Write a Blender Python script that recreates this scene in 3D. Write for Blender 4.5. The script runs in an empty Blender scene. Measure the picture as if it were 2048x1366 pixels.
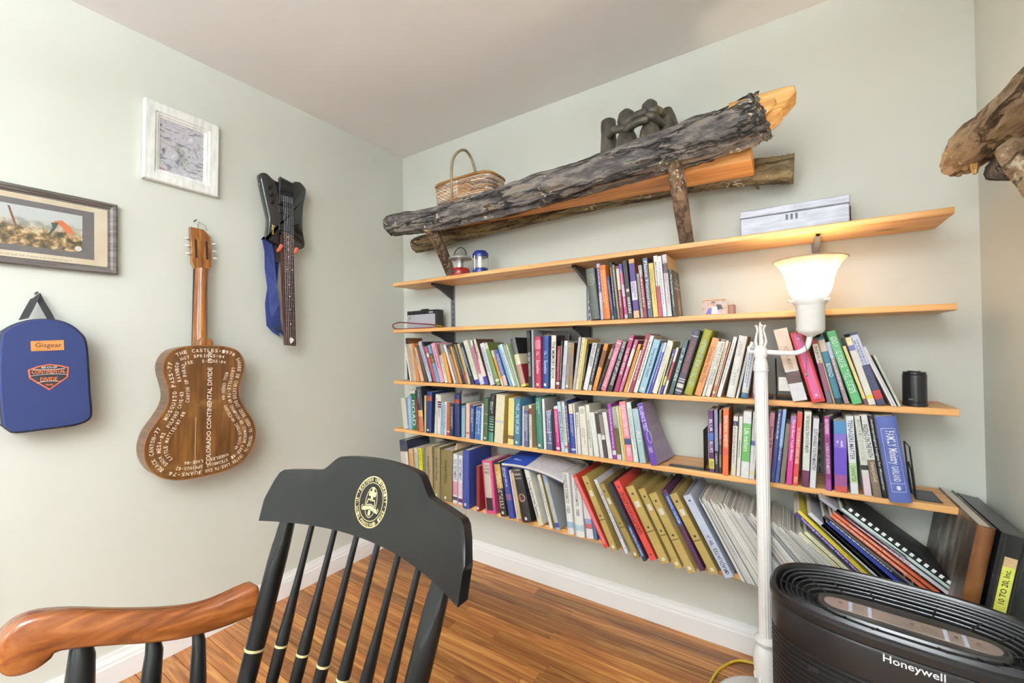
import bpy, math, random
from mathutils import Vector, Matrix, noise
random.seed(11)
SC = bpy.context.scene
COL = SC.collection
PI = math.pi
R = math.radians

# ------------------------------------------------------------------ camera
def make_camera():
    yaw, pitch, roll = 0.5833, 0.0112, -0.0124
    f = Vector((-math.sin(yaw)*math.cos(pitch), math.cos(yaw)*math.cos(pitch), math.sin(pitch)))
    r = Vector((math.cos(yaw), math.sin(yaw), 0)); u = r.cross(f)
    r2 = r*math.cos(roll) + u*math.sin(roll); u2 = -r*math.sin(roll) + u*math.cos(roll)
    cd = bpy.data.cameras.new('camera'); cam = bpy.data.objects.new('camera', cd); COL.objects.link(cam)
    m = Matrix((r2, u2, -f)).transposed().to_4x4(); m.translation = Vector((2.0779, -1.8814, 1.2103))
    cam.matrix_world = m
    cd.sensor_width = 36; cd.lens = 837.54/2048*36; cd.clip_start = 0.02
    SC.camera = cam
make_camera()

# ------------------------------------------------------------------ world, exposure, lights
SC.view_settings.view_transform = 'Standard'; SC.view_settings.look = 'None'
SC.view_settings.gamma = 1.0; SC.view_settings.use_curve_mapping = False
SC.view_settings.exposure = 0.20
w = bpy.data.worlds.new('sky'); SC.world = w; w.use_nodes = True
w.node_tree.nodes['Background'].inputs[0].default_value = (0.75, 0.87, 1.0, 1)
w.node_tree.nodes['Background'].inputs[1].default_value = 1.0
def area(name, loc, rot, sx, sy, power, color):
    ld = bpy.data.lights.new(name, 'AREA'); ld.shape = 'RECTANGLE'; ld.size = sx; ld.size_y = sy
    ld.energy = power; ld.color = color
    o = bpy.data.objects.new(name, ld); COL.objects.link(o); o.location = loc; o.rotation_euler = rot
    return o
W = 2.5785; H = 2.44; YR = -5.4
CEILING_FILL_W, BULB_W = 265, 5.2          # watts of the added ceiling fill and the lamp's bulb (built further down)
# daylight entering by the windows behind the camera: one in the rear wall, one in the right wall
DAY = (0.86, 0.94, 1.0)
area('daylight_rear', (1.0, YR-0.16, 1.5), (R(90), 0, 0), 1.05, 1.35, 60, DAY)
area('daylight_side', (W+0.16, -4.1, 1.5), (R(90), 0, R(90)), 1.05, 1.35, 44, DAY)

# ------------------------------------------------------------------ colour and material helpers
def lin(h):
    h = h.lstrip('#')
    c = [int(h[i:i+2], 16)/255 for i in (0, 2, 4)]
    return tuple((x/12.92 if x <= .04045 else ((x+.055)/1.055)**2.4) for x in c) + (1.0,)
MATS = {}
def new_mat(name):
    m = bpy.data.materials.new(name); m.use_nodes = True
    nt = m.node_tree; b = nt.nodes['Principled BSDF']
    return m, nt, b
def N(nt, t, **kw):
    n = nt.nodes.new(t)
    for k, v in kw.items():
        if k.startswith('i_'): n.inputs[k[2:]].default_value = v
        else: setattr(n, k, v)
    return n
def flat(h, rough=.5, metal=0., var=.10, scale=60., bump=0., spec=.5, coat=0., stretch=None):
    """plain coloured material with a little procedural mottling"""
    key = ('flat', h, rough, metal, var, scale, bump, spec, coat, stretch)
    if key in MATS: return MATS[key]
    m, nt, b = new_mat('plain_' + h)
    b.inputs['Roughness'].default_value = rough; b.inputs['Metallic'].default_value = metal
    b.inputs['Specular IOR Level'].default_value = spec; b.inputs['Coat Weight'].default_value = coat
    tc = N(nt, 'ShaderNodeTexCoord'); mp = N(nt, 'ShaderNodeMapping')
    if stretch: mp.inputs['Scale'].default_value = stretch
    no = N(nt, 'ShaderNodeTexNoise'); no.inputs['Scale'].default_value = scale; no.inputs['Detail'].default_value = 4
    nt.links.new(tc.outputs['Object'], mp.inputs[0]); nt.links.new(mp.outputs[0], no.inputs['Vector'])
    rp = N(nt, 'ShaderNodeValToRGB'); c = lin(h)
    rp.color_ramp.elements[0].position = .3; rp.color_ramp.elements[1].position = .7
    rp.color_ramp.elements[0].color = tuple(x*(1-var) for x in c[:3]) + (1,)
    rp.color_ramp.elements[1].color = tuple(min(1, x*(1+var)) for x in c[:3]) + (1,)
    nt.links.new(no.outputs['Fac'], rp.inputs[0]); nt.links.new(rp.outputs[0], b.inputs['Base Color'])
    if bump:
        bp = N(nt, 'ShaderNodeBump'); bp.inputs['Strength'].default_value = bump; bp.inputs['Distance'].default_value = .002
        nt.links.new(no.outputs['Fac'], bp.inputs['Height']); nt.links.new(bp.outputs[0], b.inputs['Normal'])
    MATS[key] = m
    return m
def ramp_mat(name, cols, scale=(1, 1, 1), nscale=8., detail=6., rough=.5, bump=0., dist=.002, coord='Object', distort=0., spec=.5, coat=0., rand=0., nrough=.55):
    """noise through a colour ramp; cols = [(pos, hex), ...]"""
    if name in MATS: return MATS[name]
    m, nt, b = new_mat(name)
    b.inputs['Roughness'].default_value = rough; b.inputs['Specular IOR Level'].default_value = spec
    b.inputs['Coat Weight'].default_value = coat; b.inputs['Coat Roughness'].default_value = .12
    mp = N(nt, 'ShaderNodeMapping'); mp.inputs['Scale'].default_value = scale
    if coord == 'World':
        g = N(nt, 'ShaderNodeNewGeometry'); src = g.outputs['Position']
    else:
        src = N(nt, 'ShaderNodeTexCoord').outputs[coord]
    if rand:
        oi = N(nt, 'ShaderNodeObjectInfo'); ad = N(nt, 'ShaderNodeVectorMath', operation='MULTIPLY_ADD')
        cm = N(nt, 'ShaderNodeCombineXYZ')
        for k in ('X', 'Y', 'Z'): nt.links.new(oi.outputs['Random'], cm.inputs[k])
        ad.inputs[1].default_value = (37, 53, 71)
        nt.links.new(cm.outputs[0], ad.inputs[0]); nt.links.new(src, ad.inputs[2]); src = ad.outputs[0]
    nt.links.new(src, mp.inputs[0])
    no = N(nt, 'ShaderNodeTexNoise'); no.inputs['Scale'].default_value = nscale; no.inputs['Detail'].default_value = detail
    no.inputs['Distortion'].default_value = distort; no.inputs['Roughness'].default_value = nrough
    nt.links.new(mp.outputs[0], no.inputs['Vector'])
    rp = N(nt, 'ShaderNodeValToRGB'); el = rp.color_ramp.elements
    while len(el) < len(cols): el.new(.5)
    for e, (p, h) in zip(el, cols): e.position = p; e.color = lin(h)
    nt.links.new(no.outputs['Fac'], rp.inputs[0]); out = rp.outputs[0]
    if rand:
        mx = N(nt, 'ShaderNodeMix', data_type='RGBA', blend_type='MULTIPLY'); mx.inputs['Factor'].default_value = 1
        mr = N(nt, 'ShaderNodeMapRange'); mr.inputs['To Min'].default_value = 1-rand; mr.inputs['To Max'].default_value = 1+rand
        nt.links.new(oi.outputs['Random'], mr.inputs[0])
        nt.links.new(out, mx.inputs['A']); nt.links.new(mr.outputs[0], mx.inputs['B']); out = mx.outputs['Result']
    nt.links.new(out, b.inputs['Base Color'])
    if bump:
        bp = N(nt, 'ShaderNodeBump'); bp.inputs['Strength'].default_value = bump; bp.inputs['Distance'].default_value = dist
        nt.links.new(no.outputs['Fac'], bp.inputs['Height']); nt.links.new(bp.outputs[0], b.inputs['Normal'])
    MATS[name] = m
    return m
def bark_mat(name, dark, mid, light, moss, lichen='cfc3a8', axis=0, crack=.8):
    if name in MATS: return MATS[name]
    m, nt, b = new_mat(name); b.inputs['Roughness'].default_value = .85; b.inputs['Specular IOR Level'].default_value = .25
    tc = N(nt, 'ShaderNodeTexCoord'); L = nt.links.new
    mp = N(nt, 'ShaderNodeMapping'); sa = [9, 9, 9]; sa[axis] = 2.4; mp.inputs['Scale'].default_value = sa; L(tc.outputs['Object'], mp.inputs[0])
    n1 = N(nt, 'ShaderNodeTexNoise'); n1.inputs['Scale'].default_value = 4; n1.inputs['Detail'].default_value = 10; n1.inputs['Roughness'].default_value = .68; n1.inputs['Distortion'].default_value = .3
    L(mp.outputs[0], n1.inputs['Vector'])
    rp = N(nt, 'ShaderNodeValToRGB'); el = rp.color_ramp.elements; el.new(.5); el.new(.62)
    for e, (p, h) in zip(el, [(.30, dark), (.46, mid), (.56, light), (.70, moss)]): e.position = p; e.color = lin(h)
    L(n1.outputs['Fac'], rp.inputs[0])
    n2 = N(nt, 'ShaderNodeTexNoise'); n2.inputs['Scale'].default_value = 70; n2.inputs['Detail'].default_value = 2; L(tc.outputs['Object'], n2.inputs['Vector'])
    n3 = N(nt, 'ShaderNodeTexNoise'); n3.inputs['Scale'].default_value = 6; L(tc.outputs['Object'], n3.inputs['Vector'])
    mu = N(nt, 'ShaderNodeMath', operation='MULTIPLY'); L(n2.outputs['Fac'], mu.inputs[0]); L(n3.outputs['Fac'], mu.inputs[1])
    r2 = N(nt, 'ShaderNodeValToRGB'); r2.color_ramp.elements[0].position = .365; r2.color_ramp.elements[1].position = .40
    L(mu.outputs[0], r2.inputs[0])
    mx = N(nt, 'ShaderNodeMix', data_type='RGBA'); L(r2.outputs[0], mx.inputs['Factor']); L(rp.outputs[0], mx.inputs['A']); mx.inputs['B'].default_value = lin(lichen)
    # dark cracks running with the trunk
    mp2 = N(nt, 'ShaderNodeMapping'); sb = [15, 15, 15]; sb[axis] = 2.0; mp2.inputs['Scale'].default_value = sb; L(tc.outputs['Object'], mp2.inputs[0])
    vo = N(nt, 'ShaderNodeTexVoronoi', feature='DISTANCE_TO_EDGE'); vo.inputs['Scale'].default_value = 1; vo.inputs['Randomness'].default_value = 1
    ds = N(nt, 'ShaderNodeVectorMath', operation='MULTIPLY_ADD'); ds.inputs[1].default_value = (1.0, 1.0, 1.0)
    L(n1.outputs['Color'], ds.inputs[0]); L(mp2.outputs[0], ds.inputs[2]); L(ds.outputs[0], vo.inputs['Vector'])
    r3 = N(nt, 'ShaderNodeValToRGB'); r3.color_ramp.elements[0].color = (.16, .13, .11, 1); r3.color_ramp.elements[0].position = .0; r3.color_ramp.elements[1].position = .055
    L(vo.outputs['Distance'], r3.inputs[0])
    m2 = N(nt, 'ShaderNodeMix', data_type='RGBA', blend_type='MULTIPLY'); m2.inputs['Factor'].default_value = crack
    L(mx.outputs['Result'], m2.inputs['A']); L(r3.outputs[0], m2.inputs['B']); L(m2.outputs['Result'], b.inputs['Base Color'])
    ad = N(nt, 'ShaderNodeMath', operation='MULTIPLY_ADD'); ad.inputs[1].default_value = .5
    L(r3.outputs[0], ad.inputs[0]); L(n1.outputs['Fac'], ad.inputs[2])
    a2 = N(nt, 'ShaderNodeMath', operation='MULTIPLY_ADD'); a2.inputs[1].default_value = .35; L(n2.outputs['Fac'], a2.inputs[0]); L(ad.outputs[0], a2.inputs[2])
    bp = N(nt, 'ShaderNodeBump'); bp.inputs['Strength'].default_value = 1.0; bp.inputs['Distance'].default_value = .010
    L(a2.outputs[0], bp.inputs['Height']); L(bp.outputs[0], b.inputs['Normal'])
    MATS[name] = m
    return m
def wood_mat(name, c1, c2, c3, axis=0, rough=.45, coat=0., freq=1., coord='Object', rand=0., bump=.08):
    s = [22*freq, 22*freq, 22*freq]; s[axis] = 1.1*freq
    return ramp_mat(name, [(.28, c1), (.5, c2), (.72, c3)], scale=tuple(s), nscale=2.2, detail=7, rough=rough, bump=bump, dist=.001, coord=coord, distort=1.2, coat=coat, rand=rand)
def pine_mat():
    if 'pine' in MATS: return MATS['pine']
    m, nt, b = new_mat('pine'); L = nt.links.new; b.inputs['Roughness'].default_value = .42
    tc = N(nt, 'ShaderNodeTexCoord')
    mp = N(nt, 'ShaderNodeMapping'); mp.inputs['Scale'].default_value = (1.0, 26, 26); L(tc.outputs['Object'], mp.inputs[0])
    n1 = N(nt, 'ShaderNodeTexNoise'); n1.inputs['Scale'].default_value = 1.9; n1.inputs['Detail'].default_value = 6; n1.inputs['Distortion'].default_value = 1.0
    L(mp.outputs[0], n1.inputs['Vector'])
    rp = N(nt, 'ShaderNodeValToRGB'); el = rp.color_ramp.elements; el.new(.5)
    for e, (p, h) in zip(el, [(.3, 'b97c45'), (.5, 'd9a264'), (.72, 'e8bd82')]): e.position = p; e.color = lin(h)
    L(n1.outputs['Fac'], rp.inputs[0])
    mk = N(nt, 'ShaderNodeMapping'); mk.inputs['Scale'].default_value = (2.6, 9, 1); L(tc.outputs['Object'], mk.inputs[0])
    vo = N(nt, 'ShaderNodeTexVoronoi'); vo.inputs['Scale'].default_value = 1.0; L(mk.outputs[0], vo.inputs['Vector'])
    r2 = N(nt, 'ShaderNodeValToRGB'); r2.color_ramp.elements[0].position = .05; r2.color_ramp.elements[1].position = .115
    r2.color_ramp.elements[0].color = (1, 1, 1, 1); r2.color_ramp.elements[1].color = (0, 0, 0, 1)
    L(vo.outputs['Distance'], r2.inputs[0])
    mx = N(nt, 'ShaderNodeMix', data_type='RGBA'); L(r2.outputs[0], mx.inputs['Factor']); L(rp.outputs[0], mx.inputs['A']); mx.inputs['B'].default_value = lin('6b3e1f')
    L(mx.outputs['Result'], b.inputs['Base Color'])
    MATS['pine'] = m
    return m

# ------------------------------------------------------------------ mesh helpers
class MB:
    """collects shapes, then links them as ONE mesh object"""
    def __init__(s): s.v = []; s.f = []; s.m = []
    def add(s, vs, fs, mi=0):
        o = len(s.v); s.v += [tuple(p) for p in vs]
        for f in fs: s.f.append(tuple(i+o for i in f)); s.m.append(mi)
        return s
    def box(s, x0, x1, y0, y1, z0, z1, mi=0, M=None):
        vs = [Vector(p) for p in ((x0, y0, z0), (x1, y0, z0), (x1, y1, z0), (x0, y1, z0), (x0, y0, z1), (x1, y0, z1), (x1, y1, z1), (x0, y1, z1))]
        if M: vs = [M @ p for p in vs]
        return s.add(vs, [(3, 2, 1, 0), (4, 5, 6, 7), (0, 1, 5, 4), (1, 2, 6, 5), (2, 3, 7, 6), (3, 0, 4, 7)], mi)
    def prism(s, poly, ax, a0, a1, mi=0, mside=None, bev=0., M=None):
        """extrude polygon (list of 2D) along axis ax ('x','y','z'); bev chamfers both rims"""
        def P(u, v, a):
            p = {'x': (a, u, v), 'y': (u, a, v), 'z': (u, v, a)}[ax]
            return M @ Vector(p) if M else p
        n = len(poly); area2 = sum(poly[i][0]*poly[(i+1) % n][1]-poly[(i+1) % n][0]*poly[i][1] for i in range(n))
        if area2 < 0: poly = poly[::-1]
        levels = [(a0, 0.), (a1, 0.)] if not bev else [(a0, bev), (a0+bev, 0.), (a1-bev, 0.), (a1, bev)]
        rings = []
        for a, ins in levels:
            q = poly if not ins else inset(poly, ins)
            rings.append([P(u, v, a) for u, v in q])
        vs = [p for r in rings for p in r]; fs = []; ms = mi if mside is None else mside
        flip = ax == 'y'
        k = len(rings)
        o = len(s.v); s.v += [tuple(p) for p in vs]
        def put(f, m): s.f.append(tuple(i+o for i in (f[::-1] if flip else f))); s.m.append(m)
        put(tuple(range(n))[::-1], mi); put(tuple(range((k-1)*n, k*n)), mi)
        for r in range(k-1):
            for i in range(n):
                j = (i+1) % n; put((r*n+i, r*n+j, (r+1)*n+j, (r+1)*n+i), ms)
        return s
    def lathe(s, prof, c=(0, 0, 0), seg=24, mi=0, M=None, flute=None, sx=1, sy=1, cap=True, nfl=16):
        vs = []; n = len(prof)
        for r, z in prof:
            for k in range(seg):
                a = 2*PI*k/seg; rr = r*(1-(flute*(.5-.5*math.cos(a*nfl))**.7 if flute else 0))
                p = Vector((c[0]+rr*math.cos(a)*sx, c[1]+rr*math.sin(a)*sy, c[2]+z)); vs.append(M @ p if M else p)
        fs = []
        for i in range(n-1):
            for k in range(seg):
                l = (k+1) % seg; fs.append((i*seg+k, i*seg+l, (i+1)*seg+l, (i+1)*seg+k))
        if cap:
            fs.append(tuple(range(seg))[::-1]); fs.append(tuple(range((n-1)*seg, n*seg)))
        return s.add(vs, fs, mi)
    def tube(s, pts, rad, seg=8, mi=0, closed=False, cap=True, flat_=1.):
        pts = [Vector(p) for p in pts]; n = len(pts); vs = []; up = None
        for i, p in enumerate(pts):
            a = pts[i-1] if (i or closed) else p; b = pts[(i+1) % n] if (i < n-1 or closed) else p
            t = (b-a).normalized()
            if up is None: up = Vector((0, 0, 1)) if abs(t.z) < .9 else Vector((1, 0, 0))
            u = (up - t*up.dot(t)).normalized(); up = u; v = t.cross(u)
            r = rad[i] if hasattr(rad, '__len__') else rad
            for k in range(seg):
                q = 2*PI*k/seg; vs.append(p + u*math.cos(q)*r*flat_ + v*math.sin(q)*r)
        fs = []
        for i in range(n if closed else n-1):
            for k in range(seg):
                l = (k+1) % seg; j = (i+1) % n; fs.append((i*seg+k, i*seg+l, j*seg+l, j*seg+k))
        if cap and not closed:
            fs.append(tuple(range(seg))[::-1]); fs.append(tuple(range((n-1)*seg, n*seg)))
        return s.add(vs, fs, mi)
    def ball(s, c, r, seg=12, rings=8, mi=0, sc=(1, 1, 1)):
        vs = []; fs = []
        for i in range(1, rings):
            a = PI*i/rings
            for k in range(seg):
                q = 2*PI*k/seg; vs.append((c[0]+r*sc[0]*math.sin(a)*math.cos(q), c[1]+r*sc[1]*math.sin(a)*math.sin(q), c[2]-r*sc[2]*math.cos(a)))
        for i in range(rings-2):
            for k in range(seg):
                l = (k+1) % seg; fs.append((i*seg+k, i*seg+l, (i+1)*seg+l, (i+1)*seg+k))
        b = len(vs); vs.append((c[0], c[1], c[2]-r*sc[2])); vs.append((c[0], c[1], c[2]+r*sc[2]))
        for k in range(seg):
            l = (k+1) % seg; fs.append((b, l, k)); fs.append((b+1, (rings-2)*seg+k, (rings-2)*seg+l))
        return s.add(vs, fs, mi)
    def build(s, name, mats, parent=None, loc=None, rot=None, smooth=None):
        me = bpy.data.meshes.new(name); me.from_pydata(s.v, [], s.f)
        if not isinstance(mats, (list, tuple)): mats = [mats]
        for m in mats: me.materials.append(m)
        if any(s.m): me.polygons.foreach_set('material_index', s.m)
        if smooth is not None:
            me.polygons.foreach_set('use_smooth', [True]*len(s.f)); me.set_sharp_from_angle(angle=R(smooth))
        me.update()
        return link(name, me, parent, loc, rot)
def link(name, me, parent=None, loc=None, rot=None):
    o = bpy.data.objects.new(name, me); COL.objects.link(o)
    if parent: o.parent = parent
    if loc: o.location = loc
    if rot: o.rotation_euler = rot
    return o
def inset(poly, d):
    n = len(poly); out = []
    for i in range(n):
        a = Vector(poly[i-1]); b = Vector(poly[i]); c = Vector(poly[(i+1) % n])
        e1 = (b-a); e2 = (c-b)
        if e1.length < 1e-9 or e2.length < 1e-9: out.append(tuple(b)); continue
        e1.normalize(); e2.normalize()
        n1 = Vector((-e1.y, e1.x)); n2 = Vector((-e2.y, e2.x)); k = n1+n2
        if k.length < .2: out.append(tuple(b + n1*d)); continue
        k.normalize(); out.append(tuple(b + k*d/max(.5, k.dot(n1))))
    return out
def spline(pts, sub=6, closed=True):
    out = []; n = len(pts)
    for i in range(n if closed else n-1):
        g = lambda j: Vector(pts[j % n] if closed else pts[min(max(j, 0), n-1)])
        p0, p1, p2, p3 = g(i-1), g(i), g(i+1), g(i+2)
        for k in range(sub):
            t = k/sub
            out.append(tuple(.5*((2*p1)+(p2-p0)*t+(2*p0-5*p1+4*p2-p3)*t*t+(3*p1-p0-3*p2+p3)*t**3)))
    if not closed: out.append(tuple(pts[-1]))
    return out
def empty(name, loc=(0, 0, 0), rot=None):
    o = bpy.data.objects.new(name, None); COL.objects.link(o); o.location = loc; o.empty_display_size = .05
    if rot: o.rotation_euler = rot
    return o
def tag(o, label, cat, group=None, kind=None):
    if label: o['label'] = label
    if cat: o['category'] = cat
    if group: o['group'] = group
    if kind: o['kind'] = kind
    return o
def structure(o): o['kind'] = 'structure'; return o
# ---- lettering
TXT = {}
def text_geo(s):
    """outline mesh of a word, normalised to height of capitals ~1: (verts, faces, xmin, xmax, ymin, ymax)"""
    if s in TXT: return TXT[s]
    cu = bpy.data.curves.new('t', 'FONT'); cu.body = s; cu.resolution_u = 2; cu.offset = .012
    ob = bpy.data.objects.new('t', cu); me = bpy.data.meshes.new_from_object(ob)
    vs = [(v.co.x, v.co.y) for v in me.vertices]; fs = [tuple(p.vertices) for p in me.polygons]
    bpy.data.objects.remove(ob); bpy.data.curves.remove(cu); bpy.data.meshes.remove(me)
    if not vs: vs = [(0, 0)]
    xs = [v[0] for v in vs]; ys = [v[1] for v in vs]
    TXT[s] = (vs, fs, min(xs), max(xs), min(ys), max(ys))
    return TXT[s]
def put_text(mb, s, fn, length, height, mi=0, keep=None):
    """write s into mb; fn(u, v) maps text plane (centred, u along) to 3D. Fits the length x height box."""
    vs, fs, x0, x1, y0, y1 = text_geo(s)
    kx = length/max(1e-6, x1-x0); ky = height/max(1e-6, y1-y0)
    if keep: 
        k = min(kx, ky); kx = min(kx, k*keep); ky = min(ky, k*keep)
    cx = (x0+x1)/2; cy = (y0+y1)/2
    mb.add([fn((x-cx)*kx, (y-cy)*ky) for x, y in vs], fs, mi)
# ------------------------------------------------------------------ the room
M_WALL = ramp_mat('wall_paint', [(.35, 'd0d1c7'), (.65, 'd4d5cc')], nscale=2.5, detail=3, rough=.55, coord='World', spec=.3)
M_CEIL = ramp_mat('ceiling_paint', [(.35, 'efece9'), (.65, 'f3f0ee')], nscale=2, detail=3, rough=.8, coord='World', spec=.2)
M_TRIM = flat('f3f2f1', rough=.4, var=.012, scale=5)
M_GLASS, _nt, _b = new_mat('window_glass')
_mx = N(_nt, 'ShaderNodeMixShader'); _mx.inputs[0].default_value = .08
_nt.links.new(N(_nt, 'ShaderNodeBsdfTransparent').outputs[0], _mx.inputs[1]); _g = N(_nt, 'ShaderNodeBsdfGlossy'); _g.inputs['Roughness'].default_value = .03
_nt.links.new(_g.outputs[0], _mx.inputs[2]); _nt.links.new(_mx.outputs[0], _nt.nodes['Material Output'].inputs[0])
structure(MB().box(-.12, 0, YR-.12, .12, -.05, H+.05).build('wall_left', M_WALL))
structure(MB().box(0, W, 0, .12, -.05, H+.05).build('wall_back', M_WALL))
mb = MB(); w0, w1 = -4.63, -3.57
mb.box(W, W+.12, YR-.12, .12, -.05, .82); mb.box(W, W+.12, YR-.12, .12, 2.18, H+.05); mb.box(W, W+.12, YR-.12, w0, .82, 2.18); mb.box(W, W+.12, w1, .12, .82, 2.18)
structure(mb.build('wall_right', M_WALL))
structure(MB().box(0, W, YR, 0, H, H+.1).build('ceiling', M_CEIL))
mb = MB(); w0r, w1r = .47, 1.53
mb.box(0, W, YR-.12, YR, -.05, .82); mb.box(0, W, YR-.12, YR, 2.18, H+.05); mb.box(0, w0r, YR-.12, YR, .82, 2.18); mb.box(w1r, W, YR-.12, YR, .82, 2.18)
structure(mb.build('wall_rear', M_WALL))
for i, (loc, rz) in enumerate((((1.0, YR-.05, .82), 0), ((W+.05, -4.1, .82), R(90)))):
    e = structure(empty('window_%d' % (i+1), loc, (0, 0, rz)))
    w2 = .53
    f = MB()
    for q in ((-w2, -w2+.05, 0, 1.36), (w2-.05, w2, 0, 1.36), (-w2+.05, w2-.05, 0, .05), (-w2+.05, w2-.05, 1.31, 1.36), (-w2+.05, w2-.05, .66, .71)):
        f.box(q[0], q[1], -.03, .03, q[2], q[3])
    f.build('window_frame', M_TRIM, e)
    MB().box(-w2+.05, w2-.05, -.004, .004, .05, .66).build('pane', M_GLASS, e); MB().box(-w2+.05, w2-.05, -.004, .004, .71, 1.31).build('pane', M_GLASS, e)
    MB().box(-w2-.05, w2+.05, .05, .12, -.03, .0).build('window_sill', M_TRIM, e)
def baseboard(name, fn, length):
    prof = [(0, 0), (.016, 0), (.016, .07), (.013, .078), (.013, .084), (.010, .092), (.007, .1), (.006, .112), (0, .112)]
    mb = MB(); n = len(prof); vs = [fn(d, z, 0) for d, z in prof] + [fn(d, z, length) for d, z in prof]
    mb.add(vs, [tuple(range(n)), tuple(range(n, 2*n))[::-1]] + [(i, i+n, (i+1) % n+n, (i+1) % n) for i in range(n)])
    o = structure(mb.build(name, M_TRIM))
    return o
baseboard('baseboard_left', lambda d, z, t: (d, -t, z), -YR)
baseboard('baseboard_back', lambda d, z, t: (t, -d, z), W)
baseboard('baseboard_right', lambda d, z, t: (W-d, -t, z), -YR)
# oak strip floor: every strip near enough to be told apart is a board of its own
M_OAK = wood_mat('oak_strip', '70401f', '9f6432', 'c49354', axis=0, rough=.33, coord='World', rand=.36, bump=.15)
M_SUB = wood_mat('oak_far', '3a2312', '6b3f1f', '8d5a2c', axis=0, rough=.4, coord='World')
floor = structure(MB().box(0, W, YR, 0, -.05, -.011).build('floor', M_SUB))
pm = MB(); g = .0006
pv = [(-.5, -.5), (.5, -.5), (.5, .5), (-.5, .5)]
pm.add([(x, y, -.011) for x, y in pv] + [(x*.9995, y*.962, 0) for x, y in pv], [(4, 5, 6, 7), (0, 1, 5, 4), (1, 2, 6, 5), (2, 3, 7, 6), (3, 0, 4, 7)])
pme = bpy.data.meshes.new('plank'); pme.from_pydata(pm.v, [], pm.f); pme.materials.append(M_OAK)
rw = .0585; y = -.001; rnd = random.Random(5); rows = 0
while y > -2.25:
    x = -rnd.uniform(0, .9)
    while x < W:
        L_ = rnd.uniform(.45, 1.5); a = max(0, x); b = min(W, x+L_); x += L_
        if b-a < .02: continue
        o = link('plank', pme, floor, ((a+b)/2, y-rw/2, rnd.uniform(-.0006, 0))); o.scale = (b-a-.0008, rw, 1)
    y -= rw
mb = MB(); mb.box(0, W, YR, y, -.011, -.0005); mb.build('far_boards', M_SUB, floor)['kind'] = 'stuff'

# ------------------------------------------------------------------ shelving
XL, XR, YF, YB = .141, 2.475, -.212, -.014
SHELF_Z = [1.589, 1.316, 1.017, .740, .398]
UPX = [.425, 1.285, 2.165]
M_PINE = pine_mat()
M_STEEL = flat('8f8f92', rough=.35, metal=.7, var=.06)
M_DKSTEEL = flat('4c4c50', rough=.4, metal=.5, var=.06)
names = ['topmost pine shelf board carrying lanterns and a grey metal box', 'second pine shelf board carrying a small amplifier and one short row of books',
         'third pine shelf board with a long row of leaning books and a pencil sharpener', 'fourth pine shelf board with an empty gap between two rows of books',
         'lowest pine shelf board under the binders and magazines']
for z, lab in zip(SHELF_Z, names):
    e = tag(empty('wall_shelf', (XL, YF, z)), lab, 'shelf', 'pine wall shelves')
    rr = .006; t = .0195
    poly = [(0, -t+.002), (.002, -t), (-YF+YB, -t), (-YF+YB, 0), (.003, 0), (0, -.003)]
    MB().prism(poly, 'x', 0, XR-XL).build('board', M_PINE, e)
    for ux in UPX:
        b = MB(); c = -YF-.012
        pl = [(c, -t), (c-.165, -t), (c-.168, -t-.012), (c-.10, -t-.032), (c, -t-.078)]
        b.prism(pl, 'x', ux-XL-.0075, ux-XL-.0055); b.prism(pl, 'x', ux-XL+.0055, ux-XL+.0075)
        b.prism([(c-.168, -t-.012), (c-.10, -t-.032), (c, -t-.078), (c, -t-.076), (c-.1, -t-.030), (c-.166, -t-.010)], 'x', ux-XL-.0055, ux-XL+.0055)
        b.build('bracket', M_DKSTEEL if ux < 2 else M_STEEL, e)
for ux, lb in zip(UPX, ['left slotted steel shelf upright above the small amplifier', 'middle slotted steel shelf upright behind the second shelf books', 'right slotted steel shelf upright behind the lamp shade']):
    b = MB(); b.box(-.012, .012, -.004, 0, 0, 1.28); b.box(-.012, -.009, -.011, -.004, 0, 1.28); b.box(.009, .012, -.011, -.004, 0, 1.28)
    for k in range(40): b.box(-.003, .003, -.0045, -.0041, .015+k*.031, .033+k*.031, 1)
    tag(b.build('shelf_upright', [M_STEEL, flat('2a2a2c')], None, (ux, -.0005, .325)), lb, 'upright', 'steel shelf uprights')
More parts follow.
